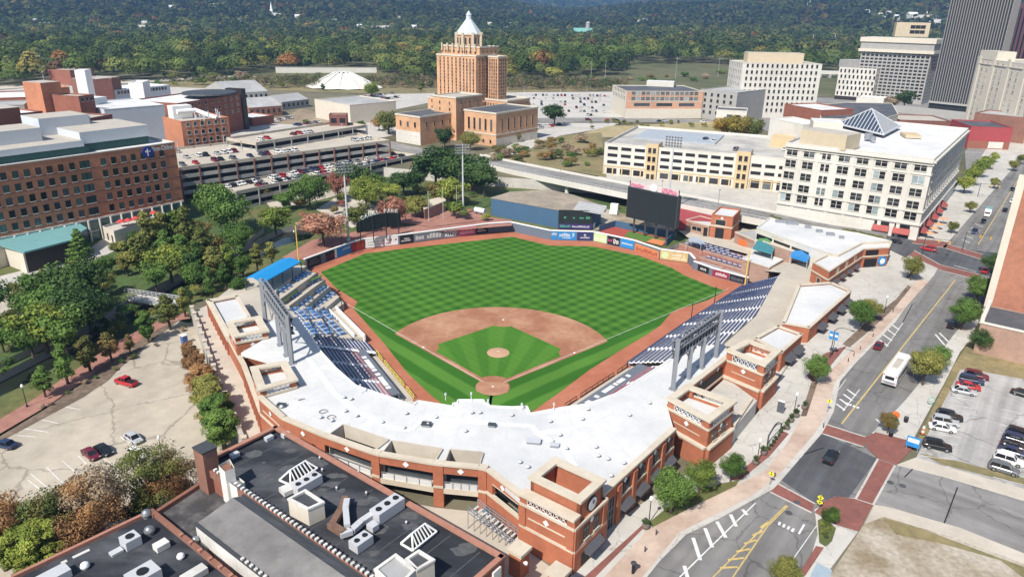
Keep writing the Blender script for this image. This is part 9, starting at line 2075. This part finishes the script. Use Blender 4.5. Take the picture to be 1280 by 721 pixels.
for i,(x,y)in enumerate(((1168,285),(1174,280),(1163,291),(1180,273))):
 p=G(x,y,S+2.2);t=thing('cafe_umbrella',f'orange cafe umbrella outside the white office block, {ORD[i]} of four','parasol',(*p,S+.13),0,'orange cafe umbrellas');q=MB();q.tube((*p,S),(*p,S+2.4),.05,n=6);q.build('pole',MATS['light_metal'],t);q=MB()
 for k in range(8):a0,a1=2*math.pi*k/8,2*math.pi*(k+1)/8;q.face([(p[0]+1.6*math.cos(a0),p[1]+1.6*math.sin(a0),S+2.1),(p[0]+1.6*math.cos(a1),p[1]+1.6*math.sin(a1),S+2.1),(*p,S+2.8)])
 q.build('canopy_cover',MATS['cafe_orange'],t)
def pole_lamp(x,y,z,h,label,grp):
 p=G(x,y,z);t=thing('lot_light',label,'light pole',(*p,z),0,grp);q=MB();q.tube((*p,z),(*p,z+h),.16,.1,6);q.build('pole',MATS['light_metal'],t);q=MB();q.box(*p,z+h,2.2,.5,.2,R(20));q.build('lamp_head',MATS['grey_metal'],t)
for(x,y)in((700,128),(733,124),(668,140),(718,142),(655,125)):pole_lamp(x,y,S,11,'slim grey light pole in the pale lot behind the dark tree','light poles of the pale lot')
for(x,y)in((738,110),(756,102),(844,100),(897,98)):pole_lamp(x,y,S,26,'tall highway light mast in front of the woods','highway masts before the woods')
for u in(.1,.3,.5,.7,.9):p=inP(P1,u,.6);t=thing('lot_light','slim light pole on the roof of the upper hospital deck','light pole',(*p,17.4),0,'light poles of the hospital deck');q=MB();q.tube((*p,17.4),(*p,24.5),.14,.1,6);q.build('pole',MATS['light_metal'],t);q=MB();q.box(*p,24.5,2.0,.4,.2);q.build('lamp_head',MATS['grey_metal'],t)
for i,(x,y)in enumerate(((826,249),(897,262),(700,222))):p=G(x,y,9.2);t=thing('lot_light','grey lamp post on the road bridge','light pole',(*p,9.2),0,'lamp posts on the road bridge');q=MB();q.tube((*p,9.2),(*p,17),.13,.09,6);q.build('pole',MATS['grey_metal'],t);q=MB();q.box(*p,17,1.6,.4,.18,R(55));q.build('lamp_head',MATS['grey_metal'],t)
for i,(x,y,h)in enumerate(((56,100,26),(1015,58,30),(1039,58,32),(1042,58,32))):p,z=hill_pt(x,y)if i else(G(56,104,S),S);o=MB().tube((*p,z-3),(*p,z+h),.7,.4,6).lathe((*p,z-3),[(1.4,0),(1.2,2),(.7,3)],6).build('radio_mast',MATS['light_metal']);tag(o,'thin pale mast rising among the trees far behind','mast','thin masts in the far woods')
for i,(x,y,l)in enumerate(((1132,527,'dark litter bin on the pavement beside the grass strip'),(1113,545,'dark litter bin beneath the small bronze tree'),(791,716,'dark signal post at the bottom edge of the ballpark pavement'))):
 p=G(x,y,S+.13);t=thing('litter_bin' if i<2 else 'signal_post',l,'bin' if i<2 else 'post',(*p,S+.13));q=MB();q.tube((*p,S+.1),(*p,S+(1.1 if i<2 else 1.9)),.36 if i<2 else .2,.42 if i<2 else .24,12);q.build('drum',MATS['black_metal'],t);q=MB();q.lathe((*p,S+(1.1 if i<2 else 1.9)),[(.44,0),(.4,.12),(.1,.2)],12);q.build('lid',MATS['dark_metal'],t)
p=G(1153,542,S+.1);t=thing('traffic_barrel','orange and white striped traffic post in the verge by the car park','barrel',(*p,S));q=MB();[q.tube((*p,S+.1+.4*k),(*p,S+.5+.4*k),.3-.02*k,.28-.02*k,12,k%2)for k in range(4)];q.build('striped_post',[MATS['ad_orange'],MATS['ad_white']],t);q=MB();q.box(*p,S+.05,.8,.8,.08);q.build('foot',MATS['tyre'],t)
SUN_AZ_FROM=210.0
SUN_EL=47.0
w=bpy.data.worlds.new('World');SC.world=w;w.use_nodes=True
nt=w.node_tree;bg=nt.nodes['Background'];sky=nt.nodes.new('ShaderNodeTexSky');sky.sky_type='NISHITA';sky.sun_disc=False
sky.sun_elevation=R(SUN_EL);sky.sun_rotation=R(SUN_AZ_FROM);sky.altitude=300;sky.air_density=1.0;sky.dust_density=1.2;sky.ozone_density=1.2
nt.links.new(sky.outputs[0],bg.inputs[0]);bg.inputs[1].default_value=.11
sl=bpy.data.lights.new('sun','SUN');sl.energy=4.9;sl.angle=R(.53);sl.color=(1,.95,.87)
so=bpy.data.objects.new('sun',sl);COL.objects.link(so)
az=R(SUN_AZ_FROM);el=R(SUN_EL)
d=Vector((-math.sin(az)*math.cos(el),-math.cos(az)*math.cos(el),-math.sin(el)))
so.rotation_euler=d.to_track_quat('-Z','Y').to_euler();so.location=(0,-200,300)
SC.render.engine='CYCLES'
SC.view_settings.view_transform='Standard';SC.view_settings.look='None';SC.view_settings.gamma=1;SC.view_settings.use_curve_mapping=False
SC.view_settings.exposure=0.36
SC.cycles.use_denoising=True;SC.cycles.max_bounces=5;SC.cycles.diffuse_bounces=3;SC.cycles.glossy_bounces=2;SC.cycles.transmission_bounces=2;SC.cycles.volume_bounces=0;SC.cycles.transparent_max_bounces=6
SC.cycles.caustics_reflective=False;SC.cycles.caustics_refractive=False
SC.cycles.use_adaptive_sampling=True;SC.cycles.adaptive_threshold=.015
